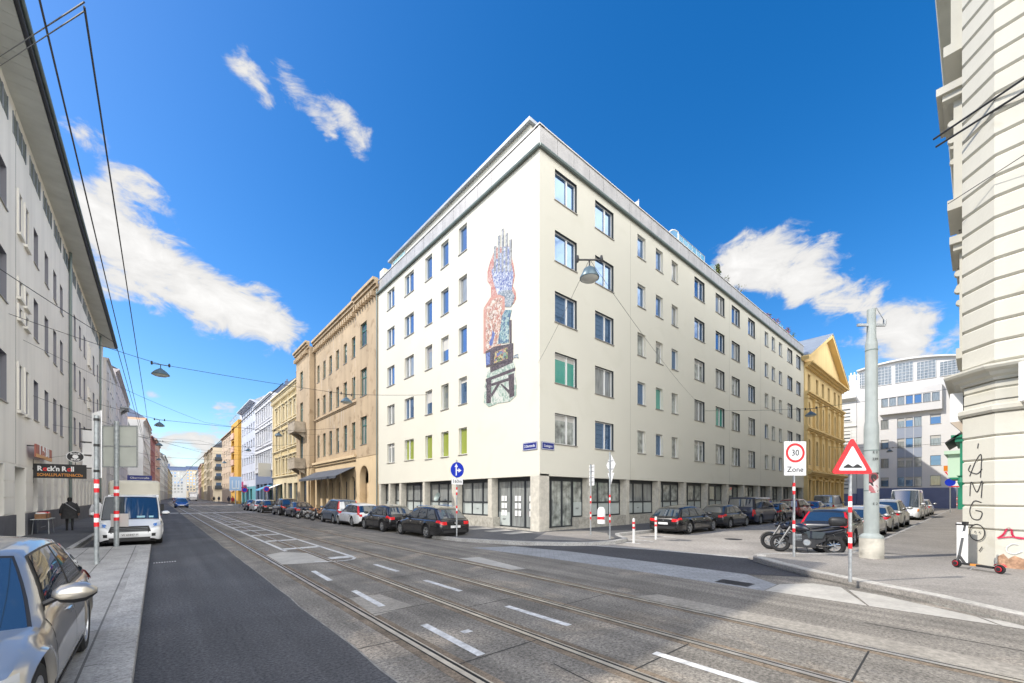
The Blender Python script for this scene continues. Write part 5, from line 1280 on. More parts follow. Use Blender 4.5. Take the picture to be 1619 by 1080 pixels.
    # tail lights
    for sg in (1,-1):
        b=MB()
        if lights=='tall':
            b.loft([[tuple(Vector((p.x-.012,sg*(p.y+.006),p.z))) for p in (wsP(uu,vv,False) for uu in (.9,1.0))] for vv in (.05,.25,.5,.75,.95)],0,False)
            b.loft([[tuple(Vector((p.x,sg*(p.y+.01),p.z))) for p in (sideP(uu,vv) for uu in (1.0,.965))] for vv in (.05,.25,.5,.75,.95)],0,False)
            patchs(b,xr+.03,xr+.24,7.0,8.4,sg,.012); pan(b,rearP,sg*W2*.62,sg*W2*.88,belt*.72,belt*.88,.01,n=4)
        elif van or style=='minibus':
            patchs(b,xr+.02,xr+.12,5.5,8.0,sg,.012,n=3); pan(b,rearP,sg*W2*.8,sg*W2*.95,belt*.55,belt*.95,.01,n=3)
        else:
            patchs(b,xr+.025,xr+.30,6.6,8.0,sg,.012); pan(b,rearP,sg*W2*.50,sg*W2*.9,belt*.72,belt*.88,.012,n=5)
        b.build('tail_light',m_tail,root,smooth=50)
    b=MB(); pan(b,rearP,-W2*.7,W2*.7,.30,.42,.006); b.build('rear_bumper_trim',m_dark,root)
    if not van:
        b=MB(); p=rearP(0,belt*.8,.004); 
        b.lathe([(.045,p[0]-.012),(.045,p[0]+.004)],(0,0,p[2]),12,'x'); b.build('emblem',m_chrome,root)
    # mirrors
    for sg in (1,-1):
        b=MB(); q=sideP(.06,.10); px_,py_,pz_=q.x-.08,sg*(q.y-.01),q.z+.04
        rings=[]
        for t_,ry,rz_ in ((0,.02,.03),(.05,.07,.075),(.13,.085,.09),(.20,.075,.082),(.245,.055,.062),(.27,.02,.03)):
            rings.append([(px_+ry*math.cos(a),py_+sg*(t_+.05),pz_+.06+rz_*math.sin(a)*(1-.25*(t_>.2))) for a in [2*PI*k/12 for k in range(12)]])
        n0=len(b.f); b.loft(rings,0,True,True)
        for i_ in range(5):
            for k_ in range(6,12): b.m[n0+i_*12+k_]=1 if k_ not in (6,11) else 0
        b.tube([(px_,py_-sg*.02,pz_-.02),(px_,py_+sg*.08,pz_+.03)],.025,6,1)
        b.build('wing_mirror',[pm if not darkg else m_dark,m_dark],root,smooth=50)
    if bars:
        for sg in (1,-1):
            b=MB(); pts=[]
            for u in (.06,.12,.3,.6,.85,.94): p=roofP(u,sg*.88); pts.append((p.x,p.y,p.z+(.055 if .1<u<.9 else .0)))
            b.tube(pts,.014,6); b.build('roof_rail',m_chrome,root)
    # wheels
    global _wh
    key=(round(tyre,3),van)
    if key not in _wh:
        r=tyre; tb_=MB(); tb_.lathe([(r*.66,-.10),(r*.9,-.11),(r*.985,-.085),(r,-.03),(r,.03),(r*.985,.085),(r*.9,.11),(r*.66,.10)],(0,0,0),28,'y',0,False)
        tm=tb_.mesh('tyre',m_rubber,smooth=40)
        rm=MB(); 
        rm.lathe([(r*.67,.10),(r*.67,.104),(r*.6,.10),(r*.58,.04)],(0,0,0),28,'y',0,False)
        rm.lathe([(r*.58,.035),(.01,.035)],(0,0,0),24,'y',1,True)
        ns=5 if not van else 7
        for k in range(ns):
            a=2*PI*k/ns; Mx=Matrix.Rotation(a,4,'Y'); w_=.045
            rm.prism([(-w_*.8,r*.08),(w_*.8,r*.08),(w_*.55,r*.62),(-w_*.55,r*.62)],.06,.098,'y',0,Mx) if False else rm.box(-w_*.5,w_*.5,.05,.095,r*.06,r*.62,0,Mx)
        rm.lathe([(r*.14,.05),(r*.14,.105),(.01,.105)],(0,0,0),12,'y',0,True)
        rme=rm.mesh('rim',[m_alu,m_dark],smooth=40); _wh[key]=(tm,rme)
    tm,rme=_wh[key]
    for a in (fa,ra):
        for sg in (1,-1):
            wo_=obj('wheel',tm,root,(a,sg*(W2-.135),tyre),(0,0,0 if sg>0 else PI)); obj('rim',rme,wo_)
    b=MB(); 
    for a in (fa,ra): b.box(a-R_+.02,a+R_-.02,-W2*.84,W2*.84,tyre*.9,tyre+R_*.98)
    b.box(xr+.25,xf-.3,-W2*.8,W2*.8,.17,.35); b.build('underbody',m_dark,root)
    root['_s']=1; del root['_s']
    return root,dict(xf=xf,xr=xr,frontP=frontP,rearP=rearP,S=S,wsP=wsP,sideP=sideP,hood=hood,belt=belt,patchs=patchs,pan=pan,roofP=roofP,W2=W2)
_wh={}
k_blk=paint('black',(.012,.012,.014),.2,.2); k_dkgrey=paint('dark_grey',(.03,.032,.036),.4); k_silver=paint('silver',(.46,.43,.38),.75,.3); k_white=paint('white',(.72,.73,.74),0,.3); k_blue=paint('steel_blue',(.10,.15,.22),.4)
k_dblue=paint('dark_blue',(.015,.022,.05),.4); k_red=paint('dark_red',(.22,.012,.025),.3); k_bblue=paint('bright_blue',(.03,.12,.4),.3); k_wsil=paint('pale_silver',(.52,.52,.50),.5,.32)
NR=R(90)  # nose away from camera along the tram street
GA='cars parked along the right kerb of the tram street'; GB='cars parked along the cream building in the side street'; GC='cars parked by the right pavement of the side street'; GD='vehicles on the left side of the tram street'
XP=9.48+.9
car('black estate car with roof rails parked nearest the blue arrow sign','car',k_blk,XP,18.45,NR,'estate',4.8,1.83,1.52,2.7,.92,group=GA,bars=True)
car('black compact car parked just ahead of the black estate','car',k_blk,XP-.1,23.2,NR,'hatch',4.25,1.8,1.50,2.62,.86,group=GA)
car('white estate car with tall red tail lights behind a blue-grey van','car',k_white,XP,28.2,NR,'estate',4.6,1.8,1.52,2.65,.9,group=GA,lights='tall')
car('blue-grey compact family van parked right of the motorcycles','minivan',k_blue,XP,31.9,NR,'mpv',4.2,1.8,1.78,2.6,.7,group=GA,lights='tall')
car('dark blue saloon parked left of the motorcycles by the arched door house','car',k_dblue,XP-.15,43.0,NR,'sedan',4.6,1.82,1.45,2.7,.9,group=GA)
car('black off-roader parked under the yellow house','car',k_blk,XP-.2,48.2,NR,'suv',4.6,1.9,1.75,2.7,.85,group=GA,tyre=.36)
car('black hatchback parked below the white square shop sign','car',k_blk,XP-.35,56.6,NR,'hatch',4.3,1.8,1.5,2.6,.85,group=GA)
car('white hatchback half hidden by the black hatchback','car',k_white,XP-.4,61.8,NR,'hatch',4.2,1.8,1.52,2.6,.8,group=GA)
car('small dark blue car, farthest of the kerbside row','car',k_dblue,XP-.45,66.8,NR,'sedan',4.3,1.75,1.45,2.55,.8,group=GA)
car('blue car driving towards the camera on the tram street','car',paint('mid_blue',(.02,.07,.25),.3),3.0,89,R(-90),'mpv',4.2,1.85,1.65,2.6,.8,name='moving_car')
# left side
vr,vi=car('white panel van facing the camera behind the two striped sign posts','van',k_white,-.83,24.45,R(-90),'van',5.0,2.0,2.02,2.95,1.0,name='parked_van',group=GD,tyre=.34)
def van_front(root,I,txt='Ford'):
    p=I['frontP']; b=MB(); b.prism([(-.62,.58),(-.5,.50),(.5,.50),(.62,.58),(.55,.80),(-.55,.80)],p(0,.6,.0)[0]-.05,p(0,.6,.0)[0]+.022,'x'); b.build('radiator_grille',m_dark,root)
    b=MB()
    for k in range(4): b.box(p(0,.6,.0)[0]+.02,p(0,.6,.0)[0]+.03,-.52,.52,.54+k*.06,.555+k*.06)
    b.build('grille_bar',m_fgrey,root)
    b=MB(); q=p(0,.72,.03); b.prism([(.13*math.cos(2*PI*k/20),q[2]+.055*math.sin(2*PI*k/20)) for k in range(20)],q[0],q[0]+.012,'x'); b.build('badge',m_navy,root)
    text(txt,.1,root,(q[0]+.016,0,q[2]),(R(90),0,R(90)),m_chrome,name='badge_lettering')
    text('W 65847 H',.1,root,(I['xf']+.0215,0,I['hood']*.45),(R(90),0,R(90)),m_blk,name='plate_lettering')
    for sg in (1,-1):
        b=MB(); I['pan'](b,p,sg*.64,sg*.95,.72,.88,.014,n=8,sk=.09); b.build('headlight',m_head,root,smooth=50); b=MB(); I['pan'](b,p,sg*.68,sg*.80,.76,.86,.019,n=4,sk=.03); b.build('headlight_reflector',m_chrome,root,smooth=50)
        b=MB(); I['pan'](b,p,sg*.64,sg*.90,.38,.50,.014,n=6); b.build('fog_light_recess',m_dark,root)
van_front(vr,vi)
b=MB(); 
for y_,w_ in ((-.25,.35),(.3,.25),(.62,.14)):
    q=vi['wsP'](y_/.95,.08,True); b.box(q.x+.01,q.x+.02,y_-w_/2,y_+w_/2,q.z,q.z+.07)
b.build('dashboard_papers',mat('paper_blue_white',(.35,.6,.7),.6),vr)
# box lorry behind the van
t=thing('box_lorry','cream high-roofed box van parked directly behind the white van','lorry',(-.95,31.6,0),R(-90),GD)
m_box=mat('cream_box_body',(.60,.57,.48),.6,noise=(2,.08))
b=MB(); rings=[]
for xx in (-3.0,1.05,1.25,1.3): 
    e=0 if xx<1.2 else (.05 if xx<1.29 else .1); r_=.18
    pr=[(-1.05+e,.55),(1.05-e,.55),(1.05-e,2.85-r_-e)]+[(1.05-e-r_+r_*math.cos(a),2.85-e-r_+r_*math.sin(a)) for a in (PI/6,PI/3,PI/2)]+[(-1.05+e+r_-r_*math.cos(a),2.85-e-r_+r_*math.sin(a)) for a in (PI/2,PI/3,PI/6)]+[(-1.05+e,2.85-r_-e)]
    rings.append([(xx,u,v) for u,v in pr])
b.loft(rings,0,True,True); b.build('box_body',m_box,t,smooth=40)
b=MB(); b.prism([(1.3,.45),(3.05,.45),(3.1,1.05),(2.75,1.2),(2.2,2.05),(1.3,2.1)],-.98,.98,'y'); b.build('cab',k_white,t)
b=MB(); b.prism([(2.76,1.24),(2.8,1.26),(2.27,2.02),(2.23,2.0)],-.88,.88,'y'); b.build('windscreen',m_glassc,t)
for xx in (-1.9,2.3):
    for sg in (1,-1): wo_=obj('wheel',_wh[(.34,True)][0],t,(xx,sg*.92,.34),(0,0,0 if sg>0 else PI)); obj('rim',_wh[(.34,True)][1],wo_)
b=MB()
for sg in (1,-1): b.box(2.45,2.6,sg*1.0,sg*1.2,1.2,1.55)
b.build('wing_mirror',m_dark,t)
# silver car in the near left corner, nose towards the camera
sr,si=car('silver car cut off by the left picture edge, close to the camera','car',k_silver,-1.53,5.78,R(-90),'hatch',4.3,1.82,1.46,2.62,.86,tyre=.33,z=.14,group=GD)
# far traffic on the left
for i,(x_,y_,pm_,st,lab) in enumerate(((-1.1,66,k_dkgrey,'estate','dark grey car parked far down the left kerb behind the box van'),(-1.0,74,k_wsil,'hatch','pale silver car far down the left kerb'),(-1.0,84,k_blk,'suv','black off-roader far down the left kerb'),(-.9,97,k_red,'hatch','dark red car far down the left kerb'),(4.2,150,k_red,'mpv','small red car far away in the middle of the street'))):
    car(lab,'car',pm_,x_,y_,R(-90),st,4.3,1.8,1.5 if st!='suv' else 1.7,2.6,.85,group=GD)
# side street, left row (cream building side) noses away from the camera = +x
YR=9.95+.88
car('black estate car with low red lights parked by the right bollard','car',k_blk,22.35,YR,0,'estate',4.85,1.85,1.48,2.85,.9,group=GB,tyre=.34)
car('black hatchback parked between the black estate and the dark blue van','car',k_dkgrey,27.75,YR+.05,0,'hatch',4.25,1.78,1.47,2.65,.8,group=GB)
car('large dark blue passenger van parked in the side street','van',k_dblue,33.1,YR+.1,0,'minibus',5.1,1.92,1.92,3.05,.9,group=GB,name='parked_van',tyre=.34)
car('small black car parked just beyond the dark blue van','car',k_blk,38.4,YR+.15,0,'hatch',4.0,1.72,1.48,2.5,.78,group=GB)
car('dark red people carrier parked in the side street','minivan',k_red,43.6,YR+.15,0,'mpv',4.6,1.85,1.75,2.8,.8,group=GB)
car('bright blue small car beyond the red people carrier','car',k_bblue,50.2,YR+.2,0,'hatch',4.1,1.75,1.5,2.5,.8,group=GB)
car('white and blue delivery van farthest along the cream building','van',k_wsil,56.2,YR+.2,0,'van',5.0,1.95,2.1,3.0,.9,group=GB,name='parked_van',tyre=.34)
# side street, right row
hr,hi=car('dark grey hatchback with tall red lights seen from behind beside the motorcycles','car',k_dkgrey,22.2,4.15,0,'hatch',4.25,1.8,1.5,2.6,.85,group=GC,lights='tall')
car('pale silver car mostly hidden behind the tall grey pole','car',k_wsil,26.9,4.05,0,'hatch',4.2,1.78,1.5,2.6,.85,group=GC)
car('silver hatchback with red light parked just right of the grey pole','car',k_wsil,32.2,4.05,0,'hatch',4.0,1.72,1.5,2.5,.8,group=GC)
car('silver off-roader with dark windows behind the silver hatchback','car',k_wsil,37.2,4.1,0,'suv',4.7,1.88,1.78,2.75,.85,group=GC,tyre=.36)
wr,wi=car('old white high-roofed van facing the camera at the right kerb of the side street','van',k_white,49.0,4.2,R(180),'van',5.4,2.0,2.55,3.1,1.0,group=GC,name='parked_van',tyre=.34)
b=MB()
for sg in (1,-1): wi['pan'](b,wi['frontP'],sg*.82,sg*.93,.72,.92,.02,n=3)
b.build('indicator_light',m_amber,wr)
car('first small white car behind the old white van','car',k_white,56.8,4.2,0,'hatch',4.1,1.75,1.5,2.5,.8,group=GC)
car('second small white car, farthest in the right row of the side street','car',k_wsil,62.2,4.2,0,'mpv',4.2,1.78,1.65,2.55,.8,group=GC)
# ================================================================ motorcycles, scooter
m_gold=mat('fork_gold',(.5,.36,.12),.3,.8); m_seat=mat('seat_vinyl',(.02,.02,.022),.5); m_mcp=paint('motorcycle_black',(.015,.018,.03),.3); m_chr2=mat('engine_alloy',(.45,.45,.45),.35,.8)
def wheel(b,c,r,w_,mi_t=0,mi_r=1,spokes=8,axis='y'):
    n=22; rings=[]
    for k in range(n+1):
        a=2*PI*k/n; rg=[]
        for j in range(8):
            q=2*PI*j/8; rr=r-w_*.5+w_*.5*math.cos(q)
            rg.append((c[0]+rr*math.cos(a),c[1]+w_*.5*math.sin(q),c[2]+rr*math.sin(a)))
        rings.append(rg)
    b.loft(rings,mi_t,True)
    b.lathe([(r-w_*1.0,-w_*.22),(r-w_*1.0,w_*.22)],c,22,'y',mi_r,False)
    for k in range(spokes):
        a=2*PI*k/spokes; b.tube([c,(c[0]+(r-w_)*math.cos(a),c[1],c[2]+(r-w_)*math.sin(a))],.012,5,mi_r)
    b.lathe([(.05,-.06),(.05,.06)],c,10,'y',mi_r)
def motorcycle(label,x,y,rot,col=None,box=False,lean=4,scooter=False,z=0,fork=None,group=None,s=1,white=False):
    col=col or m_mcp
    t=thing('motor_scooter' if scooter else 'motorcycle',label,'motorcycle' if not scooter else 'scooter',(x,y,z),0,group); t.rotation_euler=(R(lean),0,rot); t.scale=(s,s,s)
    r=.30 if not scooter else .25; fx_,rx_=.74,-.70
    b=MB(); wheel(b,(0,0,0),r,.12,0,1); o=b.build('front_wheel',[m_rubber,m_fgrey if not white else m_alu],t,(fx_,0,r),smooth=50)
    b=MB(); wheel(b,(0,0,0),r,.13,0,1); o=b.build('rear_wheel',[m_rubber,m_fgrey if not white else m_alu],t,(rx_,0,r),smooth=50)
    b=MB()
    for sg in (1,-1): b.tube([(fx_,sg*.09,r),(fx_-.30,sg*.09,.86)],[.022,.028],8)
    b.build('fork',fork or m_chr2,t)
    b=MB(); n=10; rings=[]
    for k in range(n+1):
        a=R(10)+R(150)*k/n; rings.append([(fx_+(r+.03)*math.cos(a),yy,r+(r+.03)*math.sin(a)-abs(yy)*.3) for yy in (-.08,-.04,0,.04,.08)])
    b.loft(rings,0,False); b.build('front_mudguard',col,t,smooth=60)
    b=MB(); b.tube([(fx_-.34,-.36,.98),(fx_-.30,-.2,1.0),(fx_-.26,0,.93),(fx_-.30,.2,1.0),(fx_-.34,.36,.98)],.016,6); b.tube([(fx_-.35,-.38,.98),(fx_-.32,-.26,1.0)],.022,6); b.tube([(fx_-.35,.38,.98),(fx_-.32,.26,1.0)],.022,6); b.build('handlebar',m_dark,t)
    for sg in (1,-1): b=MB(); b.tube([(fx_-.30,sg*.26,1.0),(fx_-.28,sg*.33,1.16)],.008,5); b.lathe([(.0,-.01),(.05,-.008),(.055,.012),(0,.015)],(fx_-.29,sg*.36,1.18),12,'x'); b.build('mirror',m_dark,t,smooth=40)
    b=MB(); b.lathe([(.02,-.08),(.075,-.05),(.09,.03),(.085,.06)],(fx_-.2,0,.88),14,'x'); b.lathe([(.083,.061),(.0,.07)],(fx_-.2,0,.88),14,'x',1); b.build('headlamp',[col,m_head],t,smooth=40)
    def blob(name,sta,m,n=14):
        b=MB(); rings=[]
        for xx,cz,ry,rz in sta: rings.append([(xx,ry*math.cos(2*PI*k/n),cz+rz*math.sin(2*PI*k/n)) for k in range(n)])
        b.loft(rings,0,True,True); return b.build(name,m,t,smooth=60)
    if scooter:
        blob('leg_shield',[(.58,.62,.08,.30),(.52,.62,.2,.36),(.46,.6,.22,.34)],col); blob('footboard',[(.5,.32,.16,.06),(.1,.3,.18,.06),(-.1,.32,.18,.08)],m_dark)
        blob('rear_body',[(0,.55,.12,.16),(-.15,.58,.19,.2),(-.5,.66,.2,.17),(-.85,.74,.14,.1),(-.98,.78,.05,.04)],col)
        blob('seat',[(.05,.78,.1,.03),(-.1,.8,.16,.06),(-.45,.83,.16,.07),(-.8,.88,.12,.05),(-.92,.9,.04,.02)],m_seat)
    else:
        blob('fuel_tank',[(.46,.82,.05,.06),(.38,.84,.13,.12),(.15,.85,.17,.14),(-.02,.80,.14,.10),(-.12,.76,.08,.06)],col)
        blob('seat',[(-.02,.76,.08,.04),(-.18,.75,.14,.06),(-.45,.79,.15,.06),(-.75,.86,.11,.05),(-.95,.90,.04,.02)],m_seat)
        blob('tail_fairing',[(-.3,.68,.13,.07),(-.6,.73,.13,.09),(-.9,.82,.09,.07),(-1.02,.86,.03,.03)],col)
        b=MB(); b.lathe([(.09,-.15),(.11,-.13),(.11,.13),(.09,.15)],(-.02,0,.36),14,'y'); 
        for k in range(5): b.box(.12,.34,-.13+0,.13,.42+k*.045,.445+k*.045,0)
        b.build('engine',m_chr2,t); b=MB(); b.box(-.25,.3,-.13,.13,.2,.6); b.prism([(.3,.2),(.5,.34),(.42,.7),(.3,.62)],-.1,.1,'y'); b.prism([(-.25,.3),(-.5,.45),(-.5,.7),(-.25,.68)],-.12,.12,'y'); b.build('engine_block',m_dark,t); b=MB()
        for sg in (-1,1): b.prism([(-.05,.5),(-.42,.52),(-.5,.72),(0,.74)],sg*.13,sg*.16,'y')
        b.build('side_panel',col,t)
        b=MB(); b.add([(.62,-.16,.98),(.62,.16,.98),(.50,.13,1.2),(.50,-.13,1.2)],[(0,1,2,3)]); b.build('fly_screen',m_dark,t)
    b=MB(); b.tube([(fx_-.3,0,.84),(.1,0,.62),(-.35,0,.6),(-.62,0,.72)],.03,6); b.tube([(.3,0,.7),(.25,0,.3),(-.3,0,.24),(rx_,.1,r)],.028,6); b.build('frame',m_dark,t)
    b=MB()
    for sg in ((-1,) if not white else (-1,1)): b.tube([(.25,sg*.12,.32),(.1,sg*.17,.2),(-.4,sg*.18,.24),(-.55,sg*.19,.30),(-.95,sg*.2,.38)],[.022,.025,.03,.055,.05],10)
    b.build('exhaust',m_chrome,t,smooth=50)
    b=MB(); b.box(-1.08,-1.03,-.05,.05,.80,.86); b.box(-1.06,-1.02,-.08,.08,.72,.78); b.build('rear_light',m_tail,t)
    b=MB(); b.add([(-1.0,-.09,.66),(-1.0,.09,.66),(-1.1,.09,.5),(-1.1,-.09,.5)],[(0,1,2,3)]); b.build('number_plate',m_plate,t)
    b=MB(); b.tube([(.0,.12,.25),(-.08,.32,.02)],.014,5); b.build('side_stand',m_dark,t)
    if box:
        b=MB(); rings=[]
        for zz,e in ((.93,.05),(.98,.01),(1.1,0),(1.17,.02),(1.22,.08)): rings.append([(-.80+(.24-e)*abs(math.cos(a))**.5*(1 if math.cos(a)>0 else -1),(.26-e)*abs(math.sin(a))**.5*(1 if math.sin(a)>0 else -1),zz) for a in [2*PI*(k+.5)/16 for k in range(16)]])
        b.loft(rings,0,True,True); b.build('top_case',m_dark,t,smooth=50)
        b=MB(); b.box(-1.055,-1.03,-.12,.12,1.04,1.10); b.build('top_case_reflector',m_tail,t)
    return t
GM='motorcycles parked in a row on the side street'
motorcycle('black motorcycle with dark top case nearest the red bump warning sign',16.95,3.95,R(97),box=True,group=GM,s=1.06)
motorcycle('black motorcycle behind the one with the top case, only its front wheel clear',17.5,4.42,R(99),group=GM,s=1.06)
GM2='motorcycles and scooters parked between the cars of the tram street'
motorcycle('white-wheeled classic motorcycle parked between the dark saloon and the blue-grey van',9.9,38.6,R(160),group=GM2,white=True)
motorcycle('orange-brown motorcycle parked in the middle of the kerbside motorcycles',10.3,37.3,R(165),mat('copper_paint',(.4,.18,.08),.35,.3,coat=.5),group=GM2)
motorcycle('black scooter with raised windscreen nearest the blue-grey van',10.2,35.4,R(165),scooter=True,group=GM2)
motorcycle('dark scooter squeezed behind the black scooter',11.0,36.2,R(165),k_dblue,scooter=True,group=GM2)
# e-scooter
es=thing('kick_scooter','dark electric kick scooter with red wheel covers parked at the rusticated corner','electric scooter',(15.5,.05,.14),0)
ax=Vector((15.68,.41)); bx_=Vector((15.13,-.30)); es.location=((ax.x+bx_.x)/2,(ax.y+bx_.y)/2,.14); ang=math.atan2(ax.y-bx_.y,ax.x-bx_.x); es.rotation_euler=(R(3),0,ang); hl_=(ax-bx_).length/2
b=MB(); wheel(b,(0,0,0),.11,.05,0,1,6); b.build('front_wheel',[m_rubber,m_dark],es,(hl_,0,.11),smooth=50)
b=MB(); wheel(b,(0,0,0),.11,.05,0,1,6); b.build('rear_wheel',[m_rubber,m_dark],es,(-hl_,0,.11),smooth=50)
b=MB(); 
for sg in(1,-1): b.lathe([(.06,0),(.065,.015),(.03,.02)],(hl_,sg*.03,.11),14,'y'); b.lathe([(.06,0),(.065,.015),(.03,.02)],(-hl_,sg*.03,.11),14,'y')
rings=[[( -hl_+.135*math.cos(a),yy,.11+.135*math.sin(a)) for yy in(-.03,0,.03)] for a in [R(30+15*k) for k in range(9)]]; b.loft(rings,0,False)
b.build('wheel_cover',mat('cover_red',(.6,.02,.04),.4),es)
b=MB(); b.box(-hl_+.1,hl_-.16,-.07,.07,.10,.15); b.tube([(hl_-.18,0,.13),(hl_-.04,0,.32)],.03,8); b.build('deck',m_dark,es)
b=MB(); b.box(-.02,.1,-.075,.075,.1,.152); b.build('deck_label',mat('label_orange',(.6,.25,.05),.5),es)
b=MB(); b.tube([(hl_-.01,0,.16),(hl_-.05,0,.34),(hl_-.13,0,1.0),(hl_-.145,0,1.12)],[.028,.028,.022,.02],8); b.build('steering_post',mat('scooter_grey',(.12,.125,.13),.4,.3),es)
b=MB(); b.tube([(hl_-.14,-.21,1.12),(hl_-.14,.21,1.12)],.016,6); b.tube([(hl_-.14,-.24,1.12),(hl_-.14,-.13,1.12)],.022,6); b.tube([(hl_-.14,.13,1.12),(hl_-.14,.24,1.12)],.022,6); b.box(hl_-.19,hl_-.1,-.04,.04,1.1,1.2); b.build('handlebar',m_dark,es)
b=MB(); b.box(hl_-.16,hl_-.1,-.035,.035,.78,.95); b.build('battery_case',m_white,es)
b=MB(); b.tube([(0,.06,.12),(.03,.16,.0)],.008,5); b.build('side_stand',m_metal,es)
t=thing('notice_board','narrow white board leaning on the corner house behind the kick scooter','board',(16.75,.32,.14),R(40)); b=MB(); b.box(-.15,.15,0,.03,0,1.12); b.build('board',m_white,t); b=MB(); b.box(-.15,.15,-.004,0,.5,.56); b.build('pink_stripe',mat('pink_paint',(.7,.2,.45),.5),t)
# ================================================================ signs and posts
def bands(b,r,zs,mi_r=0,mi_w=1):
    pass
def post(t,h,r=.038,bz=(),m=m_metal):
    b=MB(); b.lathe([(r,0),(r,h)],(0,0,0),12); b.build('post',m,t,smooth=40)
    for z0 in bz:
        b=MB()
        for k in range(3): b.lathe([(r+.003,z0+k*.12),(r+.003,z0+k*.12+.119)],(0,0,0),12,'z',k%2,False)
        b.build('striped_band',[m_red,m_white],t)
VA=R(-41) # heading of the camera: text az for signs facing it
# blue arrow sign
t=thing('traffic_sign','round blue sign with white straight and right arrows above a 160 m plate','traffic sign',(10.36,15.79,.14),R(-2))
post(t,3.5,.035,(1.05,1.9))
b=MB(); b.lathe([(.0,-.055),(.35,-.055),(.35,-.035),(0,-.035)],(0,0,3.05),36,'y',0,False); b.build('blue_disc',m_blue,t)
b=MB(); b.lathe([(.352,-.058),(.352,-.03),(.335,-.03),(.335,-.058)],(0,0,3.05),36,'y',0,False); b.build('rim',m_white,t)
b=MB(); Y0,Y1=-.062,-.056
b.prism([(-.09,2.79),(-.03,2.79),(-.03,3.0),(.06,3.0),(.06,2.93),(.22,3.03),(.06,3.13),(.06,3.06),(-.03,3.06),(-.03,3.18),(.03,3.18),(-.06,3.34),(-.15,3.18),(-.09,3.18)],Y0,Y1,'y'); b.build('arrow_symbol',m_white,t)
b=MB(); b.box(-.3,.3,-.05,-.036,2.38,2.66); b.build('distance_plate',m_white,t); text('160m',.22,t,(0,-.052,2.52),(R(90),0,0),m_blk)
# 30 zone
t=thing('traffic_sign','white square 30 Zone sign with red ring on a striped post by the motorcycles','traffic sign',(14.7,3.75,.14),R(-39))
post(t,3.5,.035,(.45+.3,1.9-.0))
b=MB(); b.box(-.34,.34,-.055,-.04,2.48,3.52); b.build('plate',m_white,t)
b=MB(); n=40; ring=[]
for k in range(n+1):
    a=2*PI*k/n; ring.append([(r_*math.cos(a),-.059,3.17+r_*math.sin(a)) for r_ in (.225,.295)])
b.loft(ring,0,False); b.build('red_ring',m_red,t)
text('30',.27,t,(0,-.06,3.165),(R(90),0,0),m_blk,sx=.92); text('Zone',.24,t,(0,-.06,2.66),(R(90),0,0),m_blk)
# uneven road triangle
t=thing('traffic_sign','red-bordered triangular warning sign with two black humps on a striped post','traffic sign',(11.3,1.85,.14),R(-40))
post(t,2.5,.033,(.72,1.5)); b=MB(); b.lathe([(.035,2.3),(.035,2.95)],(0,0,0),12); b.build('post_top',m_metal,t)
def rtri(s,c,r,z0):
    h=s*math.sqrt(3)/2; V_=[(-s/2,z0),(s/2,z0),(0,z0+h)]; out=[]
    ctr=(0,z0+h/3)
    for i,(x_,z_) in enumerate(V_):
        d=Vector((ctr[0]-x_,ctr[1]-z_)).normalized(); cc=Vector((x_,z_))+d*r*2; base=math.atan2(-d.y,-d.x)
        for k in range(-3,4): a=base+R(20)*k; out.append((cc.x+r*math.cos(a),cc.y+r*math.sin(a)))
    return out
b=MB(); b.prism(rtri(.92,0,.045,2.33),-.06,-.04,'y'); b.build('red_triangle',m_red,t)
b=MB(); b.prism(rtri(.62,0,.02,2.405),-.064,-.058,'y'); b.build('white_field',m_white,t)
b=MB(); hp=[(-.2,2.46),(.2,2.46),(.2,2.49)]+[(.2-.4*k/24,2.49+.05*max(0,math.sin(2*PI*k/24*1.0-.0)**2)) for k in range(1,25)]; b.prism(hp,-.068,-.063,'y'); b.build('hump_symbol',m_blk,t)
# two signs seen from behind at the corner
t=thing('sign_post','striped post with two small white plates seen from behind at the building corner','traffic sign',(15.49,12.13,.14),R(60)); post(t,3.35,.033,(.75,1.5))
b=MB(); b.box(-.3,.3,-.06,-.045,2.35,2.82); b.box(-.3,.3,-.06,-.045,2.85,3.32); b.build('plate',m_white,t)
b=MB(); 
for z in (2.5,2.7,3.0,3.2): b.box(-.29,.29,-.044,-.03,z,z+.03)
b.build('bracket',m_metal,t)
t=thing('sign_post','striped post with a diamond sign seen from behind next to a litter bin','traffic sign',(14.75,10.52,.14),R(62)); post(t,3.75,.035,(.7,1.55))
b=MB(); b.prism([(0,2.75),(.42,3.2),(0,3.65),(-.42,3.2)],-.06,-.045,'y'); b.prism([(0,2.35),(.3,2.85),(-.3,2.85)],-.058,-.044,'y'); b.build('plate',m_white,t)
b=MB(); 
for z in (3.0,3.35): b.box(-.25,.25,-.044,-.03,z,z+.03)
b.build('bracket',m_metal,t)
t=thing('litter_bin','white litter bin with a red band hung beside the diamond sign post','litter bin',(14.5,10.78,.9),0)
b=MB(); b.lathe([(.14,-.12),(.17,-.1),(.17,.38),(.16,.5),(.1,.6),(0,.62)],(0,0,0),18,'z',0); b.build('bin_body',m_white,t,smooth=40); b=MB(); b.lathe([(.173,.08),(.173,.2)],(0,0,0),18,'z',0,False); b.build('red_band',m_red,t); b=MB(); b.box(-.03,.03,-.25,-.15,.1,.2); b.build('bracket',m_metal,t)
